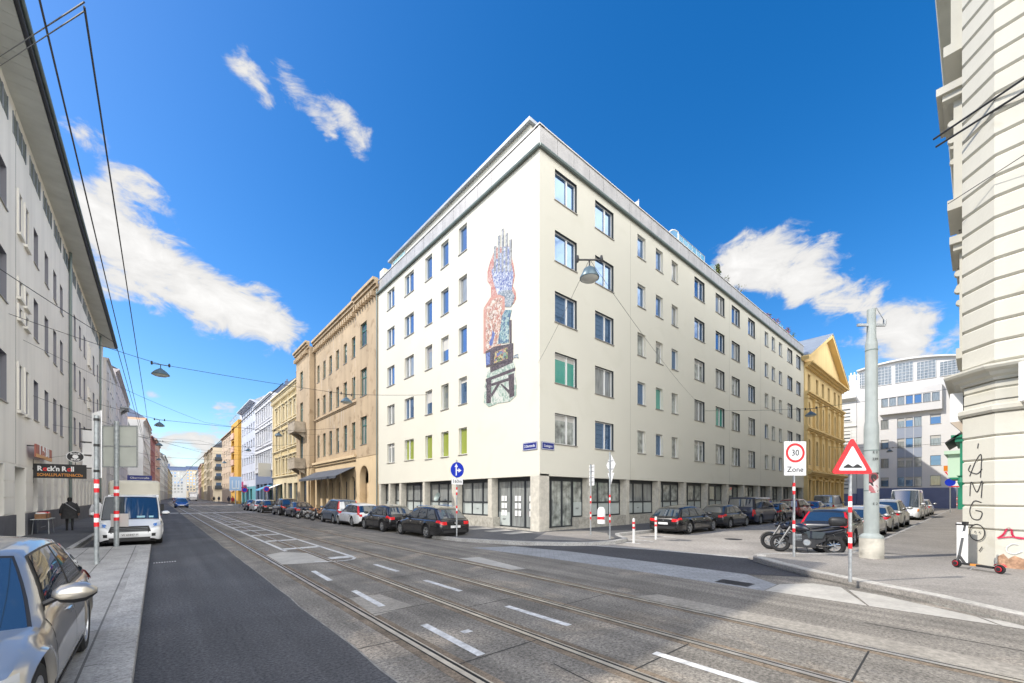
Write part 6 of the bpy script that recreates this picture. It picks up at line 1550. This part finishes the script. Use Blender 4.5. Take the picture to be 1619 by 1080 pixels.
for (x_,y_,lab) in ((15.31,9.7,'left white bollard with red reflective bands at the street corner'),(17.27,9.79,'right white bollard with red bands beside the black estate')):
    t=thing('bollard',lab,'bollard',(x_,y_,0),0,'bollards at the corner crossing'); b=MB(); b.lathe([(.055,0),(.055,1.0),(.045,1.04),(0,1.05)],(0,0,0),14); b.build('bollard_tube',mat('bollard_grey',(.6,.6,.58),.5),t,smooth=40)
    b=MB()
    for z0 in (.6,.8): b.lathe([(.058,z0),(.058,z0+.09)],(0,0,0),14,'z',0,False)
    b.build('red_band',m_red,t)
# tall pole on concrete foot
m_pole=mat('pole_grey_green',(.34,.375,.36),.55,.1,noise=(4,.12),streak=(3,.1)); t=thing('catenary_pole','tall grey green steel pole on a round concrete foot with a poster','pole',(16.16,2.15,.14))
b=MB(); b.lathe([(.29,0),(.29,.56),(.28,.6)],(0,0,0),28); b.build('concrete_foot',mat('foot_concrete',(.5,.47,.4),.9,noise=(2.5,.35),bump=(15,.3,.02),stain=(2,(.6,.6,.6,1),.6)),t,smooth=40)
b=MB(); b.lathe([(.29,.6),(.28,.66),(.2,.72),(.18,.74),(.178,3.85),(.175,3.95),(.15,4.1),(.148,6.35),(.145,6.42),(.112,6.6),(.105,7.45)],(0,0,0),28); b.build('pole_shaft',m_pole,t,smooth=30)
b=MB(); b.box(-.42,.42,-.03,.03,6.95,7.02,0,Matrix.Rotation(R(-41),4,'Z')); b.lathe([(.04,-.06),(.04,.08)],(.30,-.26,7.06),8); b.tube([(.3,-.26,7.1),(.1,-.1,7.5)],.012,5); b.build('cross_arm',m_metal,t)
b=MB(); 
for z in (3.2,6.2,2.0): b.lathe([(.183 if z<4 else .153,z),(.183 if z<4 else .153,z+.03)],(0,0,0),28,'z',0,False)
b.build('clamp_band',m_gutter,t)
camdir=math.atan2(-2.15,-16.16)  # direction from the pole to the street corner
def wrap(t,r,a0,a1,z0,z1,name,m,n=8):
    b=MB(); g=[[(r*math.cos(a0+(a1-a0)*i/n),r*math.sin(a0+(a1-a0)*i/n),z) for z in (z0,z1)] for i in range(n+1)]; b.loft(g,0,False); return b.build(name,m,t,smooth=60)
wrap(t,.183,camdir-R(18),camdir+R(62),1.95-.0,2.45+.1,'poster',mosaic('poster_red',[C('C2182B'),C('D94A56'),C('EBD9D4'),C('30211F'),C('B5122A')],5))
for z,tx in ((1.62,'E 2'),(3.15,'E 2'),(2.95,'239')):
    a=camdir+R(28); o=text(tx,.10,t,(.187*math.cos(a),.187*math.sin(a),z),(R(90),0,a+R(90)),m_blk,name='pole_number')
# left posts
m_gp=mat('galvanised_post',(.36,.39,.40),.5,.5,noise=(9,.3))
t=thing('sign_post','nearest left striped steel post with a narrow red and white sign seen edge on','traffic sign',(-1.26,15.79,.14),R(18)); post(t,4.05,.052,(1.02,1.95),m_gp)
b=MB(); b.box(.08,.10,-.02,.75,2.35,4.2); b.build('narrow_sign',m_white,t); b=MB(); b.box(.1005,.103,.1,.7,3.5,3.95); b.box(.1005,.103,.15,.6,3.0,3.2); b.build('sign_print',mat('print_red',(.75,.25,.2),.5),t)
b=MB(); 
for z in (2.5,3.2,3.9): b.lathe([(.062,z),(.062,z+.07)],(0,0,0),12,'z',0,False)
b.build('clamp',m_dark,t)
t=thing('sign_post','left striped steel post carrying a large four-panel board seen from behind','traffic sign',(-1.15,20.84,.14),R(-39)); post(t,4.6,.075,(.95,1.85),m_gp)
m_back=mat('board_back_grey',(.5,.52,.47),.5,.1,noise=(2,.1))
b=MB()
for x0,x1 in ((-.55,-.02),(.02,.64)):
    for z0,z1 in ((2.95,3.68),(3.72,4.45)): b.box(x0,x1,.09,.105,z0,z1)
b.build('board',m_back,t)
b=MB()
for z in (2.93,3.69,4.44): b.box(-.58,.67,.075,.11,z-.02,z+.02)
b.box(.65,.68,.07,.115,2.95,4.45); b.box(-.59,-.56,.07,.115,2.95,4.45); b.build('board_frame',m_metal,t)
b=MB(); b.box(-.28,.35,.08,.095,.72,1.2); b.build('small_plate',mat('plate_back_pink',(.55,.52,.5),.5),t)
t=thing('street_sign','blue street name sign on brackets above the white van','street sign',(-2.4,60.5,.14),0); b=MB(); b.lathe([(.04,0),(.04,4.2)],(0,0,0),10); b.build('post',m_gp,t); b=MB(); b.box(-.1,1.9,-.06,-.04,3.55,4.1); b.build('plate',m_navy,t); text('Obernstraße',.3,t,(.9,-.062,3.82),(R(90),0,0),m_white)
# shop signs of the record shop
FSg=0
t=thing('shop_sign','long black Rock\'n Roll record shop sign projecting from the left building','shop sign',(-4.7,31.0,2.9)); b=MB(); b.box(.02,1.85,-.06,.06,0,.72); b.build('sign_box',m_blk,t)
x_=.14
for s_,m_,wd in (('R',m_white,.19),('o',m_red,.13),('ck\'n',m_white,.42),('R',m_white,.19),('o',m_red,.13),('ll',m_white,.13)):
    if s_=='R' and x_>.5: x_+=.09
    text(s_,.34,t,(x_,-.063,.47),(R(90),0,0),m_,align='LEFT',bold=.012,sx=.82); x_+=wd
text('SCHALLPLATTEN&CDs',.2,t,(.93,-.063,.16),(R(90),0,0),mat('sign_orange',(.62,.25,.04),.5),sx=.78,bold=.005)
b=MB(); b.box(-.02,.02,-.03,.03,-.25,.95); b.tube([(0,0,.9),(1.2,0,1.2)],.006,4); b.build('bracket',m_dark,t)
t=thing('shop_sign','oval black record-shaped sign standing on the long record shop sign','shop sign',(-3.25,31.0,3.66)); b=MB(); b.tube([(0,0,-.05),(0,0,.1)],.015,6); b.build('stem',m_dark,t)
b=MB(); n=30; 
for y0,y1,a_,b__,mi in ((-.02,.02,.33,.29,0),(-.026,.026,.3,.26,1),(-.03,.03,.11,.1,0)):
    b.prism([(a_*math.cos(2*PI*k/n),.38+b__*math.sin(2*PI*k/n)) for k in range(n)],y0,y1,'y',mi)
b.build('record_disc',[m_white,m_blk],t); text('ROCK',.13,t,(0,-.031,.53),(R(90),0,0),m_white,bold=.004); text('SHOP',.13,t,(0,-.031,.22),(R(90),0,0),m_white,bold=.004)
t=thing('shop_sign','small red, white and orange sign fixed high on the left wall above the record shop','shop sign',(-4.45,29.6,3.87),R(90)); b=MB(); b.box(0,3.9,-.05,0,0,.62); b.build('sign_board',mat('sign_board_faded_red',(.42,.13,.09),.6,noise=(4,.3)),t); b=MB(); b.box(0,3.9,-.055,-.05,0,.17); b.build('orange_strip',mat('sign_orange2',(.6,.3,.1),.5),t); text('1 & B1',.62,t,(1.95,-.056,.39),(R(90),0,0),m_white,bold=.04,sx=1.5); b=MB()
for u in (.1,2.8): b.box(u,u+.05,0,.25,.5,.55)
b.build('bracket',m_dark,t)
t=thing('light_box_sign','stack of three small white light boxes projecting from the left wall','light box',(-4.68,47.5,4.3)); b=MB()
for k in range(3): b.box(.1,.75,-.1,.1,k*1.05,k*1.05+.9)
b.build('box',m_white,t); b=MB(); 
for k in range(4): b.box(-.02,.8,-.05,.05,-.1+k*1.05,-.02+k*1.05)
b.build('bracket',m_dark,t)
# table with crates
t=thing('trestle_table','light folding table with thin legs standing against the left wall','table',(-4.25,30.2,.14),R(90)); m_tt=mat('table_top_pale',(.5,.52,.5),.5)
b=MB(); b.box(-.75,.75,-.3,.3,.72,.75); b.build('table_top',m_tt,t)
for sx in (-1,1):
    for sy in (-1,1): b=MB(); b.tube([(sx*.62,sy*.27,0),(sx*.5,sy*.24,.72)],.015,6); b.build('leg',m_metal,t)
b=MB(); b.tube([(-.57,0,.35),(.57,0,.35)],.012,5); b.build('stretcher',m_metal,t)
m_card=mat('cardboard_brown',(.28,.15,.08),.9,noise=(6,.3))
for k,(yy,lab) in enumerate(((29.8,'brown crate of records on the near half of the folding table'),(30.55,'brown crate of records on the far half of the folding table'))):
    t=thing('crate',lab,'crate',(-4.25,yy,.895),R(90),'record crates on the table'); b=MB(); b.box(-.27,.27,-.18,.18,0,.03); 
    for q in ((-.27,.27,-.18,-.16),(-.27,.27,.16,.18),(-.27,-.25,-.16,.16),(.25,.27,-.16,.16)): b.box(q[0],q[1],q[2],q[3],.03,.24)
    b.build('crate_box',m_card,t); b=MB(); rnd=random.Random(k)
    for j in range(14): b.box(-.24+j*.034,-.225+j*.034,-.15,.15,.03,rnd.uniform(.24,.32),j%3)
    b.build('records',[m_white,m_red,m_tagw],t)
# far signs and pedestrians' street furniture
def signround(lab,x,y,z,r,m,rot,h=2.6,rim=m_red,name='traffic_sign',grp=None):
    t=thing(name,lab,'traffic sign',(x,y,.14),rot,grp); post(t,h,.035)
    b=MB(); b.lathe([(0,-.05),(r*.78,-.05),(r*.78,-.06)],(0,0,z),20,'y',0,False); b.lathe([(r,-.055),(r*.78,-.055)],(0,0,z),20,'y',1,False); b.lathe([(r,-.03),(r,-.055)],(0,0,z),20,'y',1,False); b.build('disc',[m,rim],t); return t
signround('round blue and red no-parking sign in front of the white ornate house',12.6,72,2.9,.42,m_blue,0); signround('round blue and red no-parking sign farther off before the pale blue block',12.6,93,3.0,.5,m_blue,0)
t=thing('info_sign','white and blue lane board on a post before the orange loggia tower','traffic sign',(12.7,106,.14),0); post(t,6,.08); b=MB(); b.box(-1.1,1.1,-.08,-.05,3.0,6.0); b.build('plate',mat('lane_board_blue',(.35,.5,.7),.5),t); b=MB()
for u in (-.6,.1,.6): b.box(u-.07,u+.07,-.09,-.081,3.4,5.2)
b.box(-.6,.5,-.09,-.081,3.4,3.6); b.build('lane_arrows',m_white,t)
t=thing('shop_sign','grey white square shop sign projecting over the white house shop front','shop sign',(XA,80.5,5.3)); b=MB(); b.box(-2.0,-.1,-.1,.1,0,2.3); b.build('sign_box',mat('sign_grey',(.5,.49,.45),.6),t)
t=thing('shop_sign','pink and red fascia sign over the shop below the orange tower','shop sign',(XA-.6,116,3.9),ANG_A); b=MB(); b.box(-2,9,-.25,0,0,1.2); b.build('sign_board',mat('sign_pink',(.7,.1,.2),.5),t); text('CAFE BAR',.9,t,(3.5,-.26,.6),(R(90),0,0),m_white)
for i,(x_,y_,w_,m_,lab) in enumerate(((XA,77,4,mat('umbrella_white',(.6,.6,.6),.7),'white sloping awning over the yellow house shop'),(XA,84.5,5,mat('awning_blue',(.08,.3,.5),.7),'bright blue awning at the foot of the white ornate house'))):
    t=thing('shop_awning',lab,'awning',(x_,y_,0),ANG_A); b=MB(); b.add([(0,0,3.9),(w_,0,3.9),(w_,-1.8,3.1),(0,-1.8,3.1),(0,-1.82,2.9),(w_,-1.82,2.9)],[(0,1,2,3),(3,2,5,4)]); b.build('awning_cloth',m_,t); b=MB(); b.tube([(0,0,3.0),(0,-1.8,3.1)],.02,5); b.tube([(w_,0,3.0),(w_,-1.8,3.1)],.02,5); b.build('awning_arm',m_metal,t)
# far signs in the side street
t=thing('traffic_sign','pole with small orange, blue and red signs beyond the old white van','traffic sign',(66,2.2,.14),R(-85)); post(t,5.4,.05)
b=MB(); b.box(-.5,.5,-.07,-.05,4.6,5.2); b.build('orange_plate',m_amber,t); b=MB(); b.prism([(-.45,4.55),(.45,4.55),(0,3.8)],-.07,-.05,'y'); b.build('give_way',m_red,t); b=MB(); b.prism([(-.28,4.46),(.28,4.46),(0,4.0)],-.075,-.07,'y'); b.build('white_field',m_white,t); b=MB(); b.lathe([(0,-.07),(.42,-.07),(.42,-.05)],(0,0,3.35),20,'y',0,False); b.build('blue_disc',m_blue,t)
t=thing('traffic_sign','small red warning triangle near the end of the side street','traffic sign',(78,2.0,.14),R(-85)); post(t,3.0,.05,(.6,1.3)); b=MB(); b.prism([(-.75,3.0),(.75,3.0),(0,4.2)],-.07,-.05,'y'); b.build('red_triangle',m_red,t); b=MB(); b.prism([(-.5,3.14),(.5,3.14),(0,3.92)],-.078,-.07,'y'); b.build('white_field',m_white,t)
# ================================================================ overhead wires and lamps
GL='hanging street lamps on span wires'
m_lamp=mat('lamp_shade_green_grey',(.10,.15,.18),.4,.3); m_lglass=mat('lamp_glass',(.6,.6,.55),.2)
def lamp(lab,x,y,z,rot=0,r=.36):
    t=thing('hanging_lamp',lab,'street lamp',(x,y,z),rot,GL)
    b=MB(); b.lathe([(.05,.30),(.1,.26),(.16,.22),(r*.75,.12),(r,.0),(r*.98,-.03)],(0,0,0),24,'z',0,True); b.build('lamp_shade',m_lamp,t,smooth=50)
    b=MB(); b.lathe([(r*.9,-.031),(r*.7,-.08),(0,-.1)],(0,0,0),24); b.build('lamp_glass',m_lglass,t,smooth=60)
    b=MB(); b.tube([(0,0,.28),(0,0,.5)],.02,6); b.box(-.35,.35,-.02,.02,.47,.5)
    for u in (-.33,.33): b.lathe([(.03,.42),(.05,.5),(.03,.6)],(u,0,0),8)
    b.build('hanger',m_dark,t); return t
def wire(lab,pts,r=.012,sag=.0,name='span_wire',group='overhead wires',cat='wire'):
    P=[]
    for a,c in zip(pts,pts[1:]):
        a,c=Vector(a),Vector(c)
        for k in range(8): t_=k/8; p=a.lerp(c,t_); p.z-=sag*4*t_*(1-t_); P.append(p)
    P.append(Vector(pts[-1])); b=MB(); b.tube(P,r,5); o=b.build(name,m_wire); return tag(o,lab,cat,group)
spans=[(26.6,'nearest'),(46,'second'),(64,'third'),(90,'fourth'),(120,'fifth')]
for i,(s,nm) in enumerate(spans):
    wire(f'{nm} thin span wire crossing the tram street with its lamps',[(XL,s,9.6),(.1,s,8.5),(9.1,s,8.5),(XA,s,9.4)],.012+.003*i,.05)
    lamp(f'{nm} lamp from the camera hanging over the left lane of the tram street',.1,s,8.0)
    if i<4: lamp(f'{nm} lamp hanging over the right kerb lane of the tram street, before a facade',9.1,s,8.0)
lamp('large grey lamp hanging in front of the upper windows of the cream building',8.95,7.05,8.0,R(-41),.27)
wire('wire from the big near lamp down to the cream building corner',[(8.95,7.05,8.5),(XA,YB+.1,8.9)],.006,.1); 
wire('wire from the big near lamp sloping along the shaded cream facade',[(8.95,7.05,8.5),(33,YB-.05,9.4)],.006,.3)
lamp('small dark lamp hanging before the ochre temple house',36.7,8.3,8.0,R(90)); wire('span wire carrying the lamp before the ochre house',[(34,YB-.05,9.0),(36.7,8.3,8.5),(40,.3,9.2)],.012,.05)
lamp('small dark lamp far down the side street before the modern block',75,8.1,8.0,R(90)); wire('span wire at the far end of the side street',[(74,YB-.05,9.2),(75,8.1,8.5),(78,.3,9.2)],.02,.05)
# contact and feeder wires along the street
wire('left overhead cable running along the tram street',[(-1.05,-1.5,7.9),(-1.05,26,7.8),(-1.1,64,7.8),(-1.1,150,7.8)],.012,.05,'overhead_cable')
wire('right overhead cable running along the tram street',[(-.489,5.17,6.3),(-.45,26,6.3),(-.45,64,6.3),(-.4,150,6.3)],.009,.03,'overhead_cable')
wire('overhead cable close to the eaves of the pale left building',[(-4.7,18,9.3),(-1.2,21.4,7.75),(-1.15,60,7.8),(-1.1,150,7.8)],.012,.05,'overhead_cable')
p0=(-.489,5.17,6.34)
wire('upper strand of the double guy wire at the top left',[p0,(-4.7,24.0,17.95)],.007,0,'guy_wire'); wire('lower strand of the double guy wire at the top left',[(-.489,5.17,6.26),(-4.7,24.0,17.6)],.006,0,'guy_wire')
for k,(s,z0,z1) in enumerate(((29,9.2,8.2),(31,7.0,5.8),(36,6.2,7.4),(52,8.8,8.0))):
    wire(('thin wire from the left wall between the first windows','lower thin wire stretched from the left wall over the lane','slack thin wire in front of the left downpipe','thin wire from the left wall beyond the downpipe')[k],[(XL,s,z0),(3,s+14,z1),(XA,s+22,z0)],.009,.2)
wire('slanting dark cable crossing the sky over the left tram track',[(5.5,26.6,8.55),(4.6,90,7.4),(4.5,150,6)],.03,.1,'overhead_cable')
wire('upper of two heavy dark cables ending at the right corner house',[(17.0,.9,12.35),(14.6,-4.5,12.5)],.03,.0,'overhead_cable'); wire('lower of two heavy dark cables ending at the right corner house',[(17.0,.85,12.1),(14.7,-4.5,12.1)],.03,.0,'overhead_cable')
wire('thin guy wire in front of the right corner house',[(16.75,.6,10.2),(14.5,-4,10.9)],.01,0,'guy_wire')
# ================================================================ people
m_skin=mat('skin',(.45,.27,.19),.6); 
def person(lab,x,y,z,rot,coat,trou,hair,h=1.74,stride=.12,longcoat=True,group=None,bag=False,detail=True,width=1.0):
    t=thing('person',lab,'person',(x,y,z),rot,group); k=h/1.74
    def skin(name,verts,edges,rad,m,sub=1,root=0):
        me=bpy.data.meshes.new(name); me.from_pydata([(a*k*(1 if True else 1),b_*k,c*k) for a,b_,c in verts],edges,[]); me.materials.append(m)
        o=obj(name,me,t); md=o.modifiers.new('Skin','SKIN'); md.use_smooth_shade=True
        for i,r in enumerate(rad): sv=me.skin_vertices[0].data[i]; sv.radius=(r*k*width if isinstance(r,float) else r[0]*k*width, r*k if isinstance(r,float) else r[1]*k); sv.use_root=(i==root)
        s=o.modifiers.new('Sub','SUBSURF'); s.levels=sub; s.render_levels=sub; return o
    s=stride
    # body: pelvis root, continuous legs, torso, neck, head, arms
    V_=[(0,0,.92),(0,.0,1.12),(0,.01,1.32),(0,0,1.46),(0,.01,1.53),(0,.03,1.62),(0,.04,1.71),
        (-.095,0,.86),(-.10,s*.5,.48),(-.10,s*-.2,.09),(-.10,s*-.2+.12,.03),(.095,0,.86),(.10,-s*.3,.48),(.10,-s*1.3,.12),(.10,-s*1.3+.12,.04),
        (-.18,0,1.40),(-.25,-.03,1.14),(-.26,.05,.9),(-.26,.08,.82),(.18,0,1.40),(.25,-.03,1.14),(.26,.05,.9),(.26,.08,.82)]
    E_=[(0,1),(1,2),(2,3),(3,4),(4,5),(5,6),(0,7),(7,8),(8,9),(9,10),(0,11),(11,12),(12,13),(13,14),(3,15),(15,16),(16,17),(17,18),(3,19),(19,20),(20,21),(21,22)]
    Rr=[(.14,.11),(.135,.10),(.16,.11),(.12,.08),.055,(.075,.09),(.06,.07),.085,.062,.045,.04,.085,.062,.045,.04,.06,.048,.035,.03,.06,.048,.035,.03]
    skin('body',V_,E_,Rr,trou)
    # coat as an open flared shell
    b=MB(); n=18; rings=[]; bot=.62 if longcoat else .86
    for zz,rx,ry in ((bot,.27,.2),(bot+.12,.26,.19),(.95,.235,.17),(1.15,.225,.155),(1.32,.235,.155),(1.42,.20,.13),(1.49,.10,.09),(1.52,.075,.075)):
        rings.append([(rx*k*width*math.cos(2*PI*i/n)*(1+.03*math.sin(5*i)),ry*k*math.sin(2*PI*i/n),zz*k) for i in range(n)])
    b.loft(rings,0,True); b.build('coat',coat,t,smooth=70)
    for sg in (-1,1):
        b=MB(); b.tube([(sg*.17*k*width,0,1.42*k),(sg*.26*k*width,-.03*k,1.15*k),(sg*.28*k*width,.05*k,.92*k)],[.075*k,.07*k,.055*k],10); b.build('sleeve',coat,t,smooth=60)
        b=MB(); b.tube([(sg*.28*k*width,.05*k,.92*k),(sg*.28*k*width,.08*k,.86*k),(sg*.27*k*width,.11*k,.79*k)],[.035*k,.042*k,.02*k],8)
        if detail:
            for f in range(4): b.tube([(sg*(.262+.012*f)*k*width,.085*k,.86*k),(sg*(.262+.012*f)*k*width,.12*k,.79*k),(sg*.255*k*width,.11*k,.755*k)],[.009*k,.008*k,.006*k],6)
            b.tube([(sg*.255*k,.1*k,.88*k),(sg*.235*k,.13*k,.83*k)],[.011*k,.008*k],6)
        b.build('hand',m_skin,t,smooth=60)
    b=MB(); rings=[]
    for zz,rx,ry in ((1.50,.05,.055),(1.54,.07,.085),(1.60,.083,.10),(1.66,.085,.105),(1.71,.07,.09),(1.745,.03,.04)):
        rings.append([(rx*k*math.cos(2*PI*i/14),(.02+ry*math.sin(2*PI*i/14))*k,zz*k) for i in range(14)])
    b.loft(rings,0,True,True)
    b.prism([(.11,1.60),(.145,1.595),(.115,1.645)],-.012*k,.012*k,'x') if detail else None
    for sg in (-1,1): b.lathe([(.0,-.01),(.03,0),(.0,.01)],(sg*.088*k,.02*k,1.61*k),8,'x')
    b.build('head',m_skin,t,smooth=60)
    b=MB(); rings=[]
    for zz,rx,ry,cy in ((1.53,.07,.06,-.02),(1.58,.09,.09,-.012),(1.66,.096,.112,.0),(1.73,.08,.10,.0),(1.765,.035,.045,.0)):
        rings.append([(rx*k*math.cos(2*PI*i/14),(cy+.02+ry*math.sin(2*PI*i/14)*(1 if math.sin(2*PI*i/14)<0 else .75 if zz<1.7 else 1))*k,zz*k) for i in range(14)])
    b.loft(rings,0,True,True); b.build('hair',hair,t,smooth=60)
    if bag:
        b=MB(); b.tube([(-.15*k,-.13*k,1.44*k),(.0,-.185*k,1.3*k),(.25*k,-.13*k,1.05*k)],.02,6); b.build('bag_strap',mat('strap_grey',(.4,.4,.42),.7),t)
    for sg in (-1,1):
        yy=s*-.2+.05 if sg<0 else -s*1.3+.05; b=MB(); b.lathe([(.02,-.02),(.045,0),(.045,.05),(.03,.09)],(sg*.10*k,yy*k,.0),10); b.box(sg*.1*k-.045*k,sg*.1*k+.045*k,(yy-.06)*k,(yy+.17)*k,0,.05*k); b.build('shoe',m_blk,t)
    return t
m_coat=mat('coat_dark_grey',(.05,.05,.052),.9,noise=(8,.3),bump=(12,.4,.02)); m_hair=mat('hair_dark',(.02,.017,.015),.7); m_hairg=mat('hair_grey',(.12,.11,.1),.7)
person('person in a dark grey knee-length coat walking away along the left wall',-3.6,32.3,.14,R(4),m_coat,m_blk,m_hair,1.76,.1,True,bag=True,width=1.18)
person('person in a white jacket half hidden between the left post and van',-2.15+.1-.2,29.0,.14,R(0),mat('jacket_white',(.62,.62,.64),.8),m_blk,m_hair,1.74,.1,False)
m_navyc=mat('coat_navy',(.02,.025,.05),.9); m_beigec=mat('jacket_beige',(.4,.32,.22),.9); m_redc=mat('jacket_red',(.4,.04,.05),.9)
GP='people on the far pavement of the tram street'
for i,(x_,y_,ct,lab) in enumerate(((13.0,120,m_navyc,'person in a dark coat on the far right pavement before the shops'),(12.6,150,m_coat,'person in a grey coat far off at the right crossing'),(14.0,152,m_navyc,'person in navy standing at the far right crossing'),(13.5,166,m_beigec,'person in a beige jacket far off on the right'),(12.9,112,m_redc,'person in a red jacket near the terrace tables'))):
    person(lab,x_,y_,.14,R(180 if i%2 else 0),ct,m_blk,m_hair,1.75,.15,True,GP,detail=False)
# cafe terrace tables and bicycles at the far kerb
GT='cafe tables on the far right pavement'
for i,(x_,y_) in enumerate(((12.9,100),(12.7,104),(13.2,108))):
    t=thing('cafe_table',('nearest','middle','farthest')[i]+' small round cafe table with parasol pole on the far right pavement','table',(x_,y_,.14),0,GT)
    b=MB(); b.lathe([(.4,.72),(.4,.75)],(0,0,0),16); b.build('table_top',m_metal,t); b=MB(); b.lathe([(.2,0),(.03,.05),(.03,.72)],(0,0,0),10); b.build('leg',m_dark,t)
def bicycle(lab,x,y,rot):
    t=thing('bicycle',lab,'bicycle',(x,y,.0),0,'bicycles at the far right kerb'); t.rotation_euler=(R(6),0,rot)
    for xx,nm in ((.52,'front_wheel'),(-.52,'rear_wheel')): b=MB(); wheel(b,(0,0,0),.34,.035,0,1,12); b.build(nm,[m_rubber,m_alu],t,(xx,0,.34))
    b=MB(); b.tube([(-.52,0,.34),(-.08,0,.3),(.36,0,.82),(-.15,0,.8),(-.08,0,.3)],.015,5); b.tube([(-.52,0,.34),(-.15,0,.8)],.012,5); b.tube([(.52,0,.34),(.34,0,.95)],.015,5); b.build('frame',m_navy,t)
    b=MB(); b.tube([(.3,-.25,.98),(.36,0,.96),(.3,.25,.98)],.013,5); b.build('handlebar',m_dark,t); b=MB(); b.box(-.3,-.05,-.06,.06,.88,.92); b.tube([(-.15,0,.78),(-.17,0,.9)],.012,5); b.build('saddle',m_seat,t)
for i,(x_,y_,lab) in enumerate(((10.4,74,'nearest bicycle parked at the far kerb beyond the row of cars'),(10.6,76,'second bicycle parked beyond the small dark blue car'),(10.3,78.5,'third bicycle in the far kerbside cluster'),(10.7,81,'farthest bicycle in the kerbside cluster'))): bicycle(lab,x_,y_,R(60+20*i))
# far lorry
t=thing('box_lorry','white box lorry standing far down the tram street','lorry',(10.5,205,0),R(-90)); b=MB(); b.box(-3.5,1.6,-1.2,1.2,.8,3.6); b.build('box_body',k_white,t); b=MB(); b.prism([(1.7,.5),(3.4,.5),(3.4,1.6),(3.1,2.6),(1.7,2.7)],-1.1,1.1,'y'); b.build('cab',k_white,t); b=MB()
for xx in (-2.3,2.5):
    for sg in (-1,1): b.lathe([(.45,-.12),(.45,.12)],(xx,sg*1.0,.45),14,'y')
b.build('wheel_set',m_rubber,t)
for o in list(bpy.data.objects):
    if o.name=='t': bpy.data.objects.remove(o)
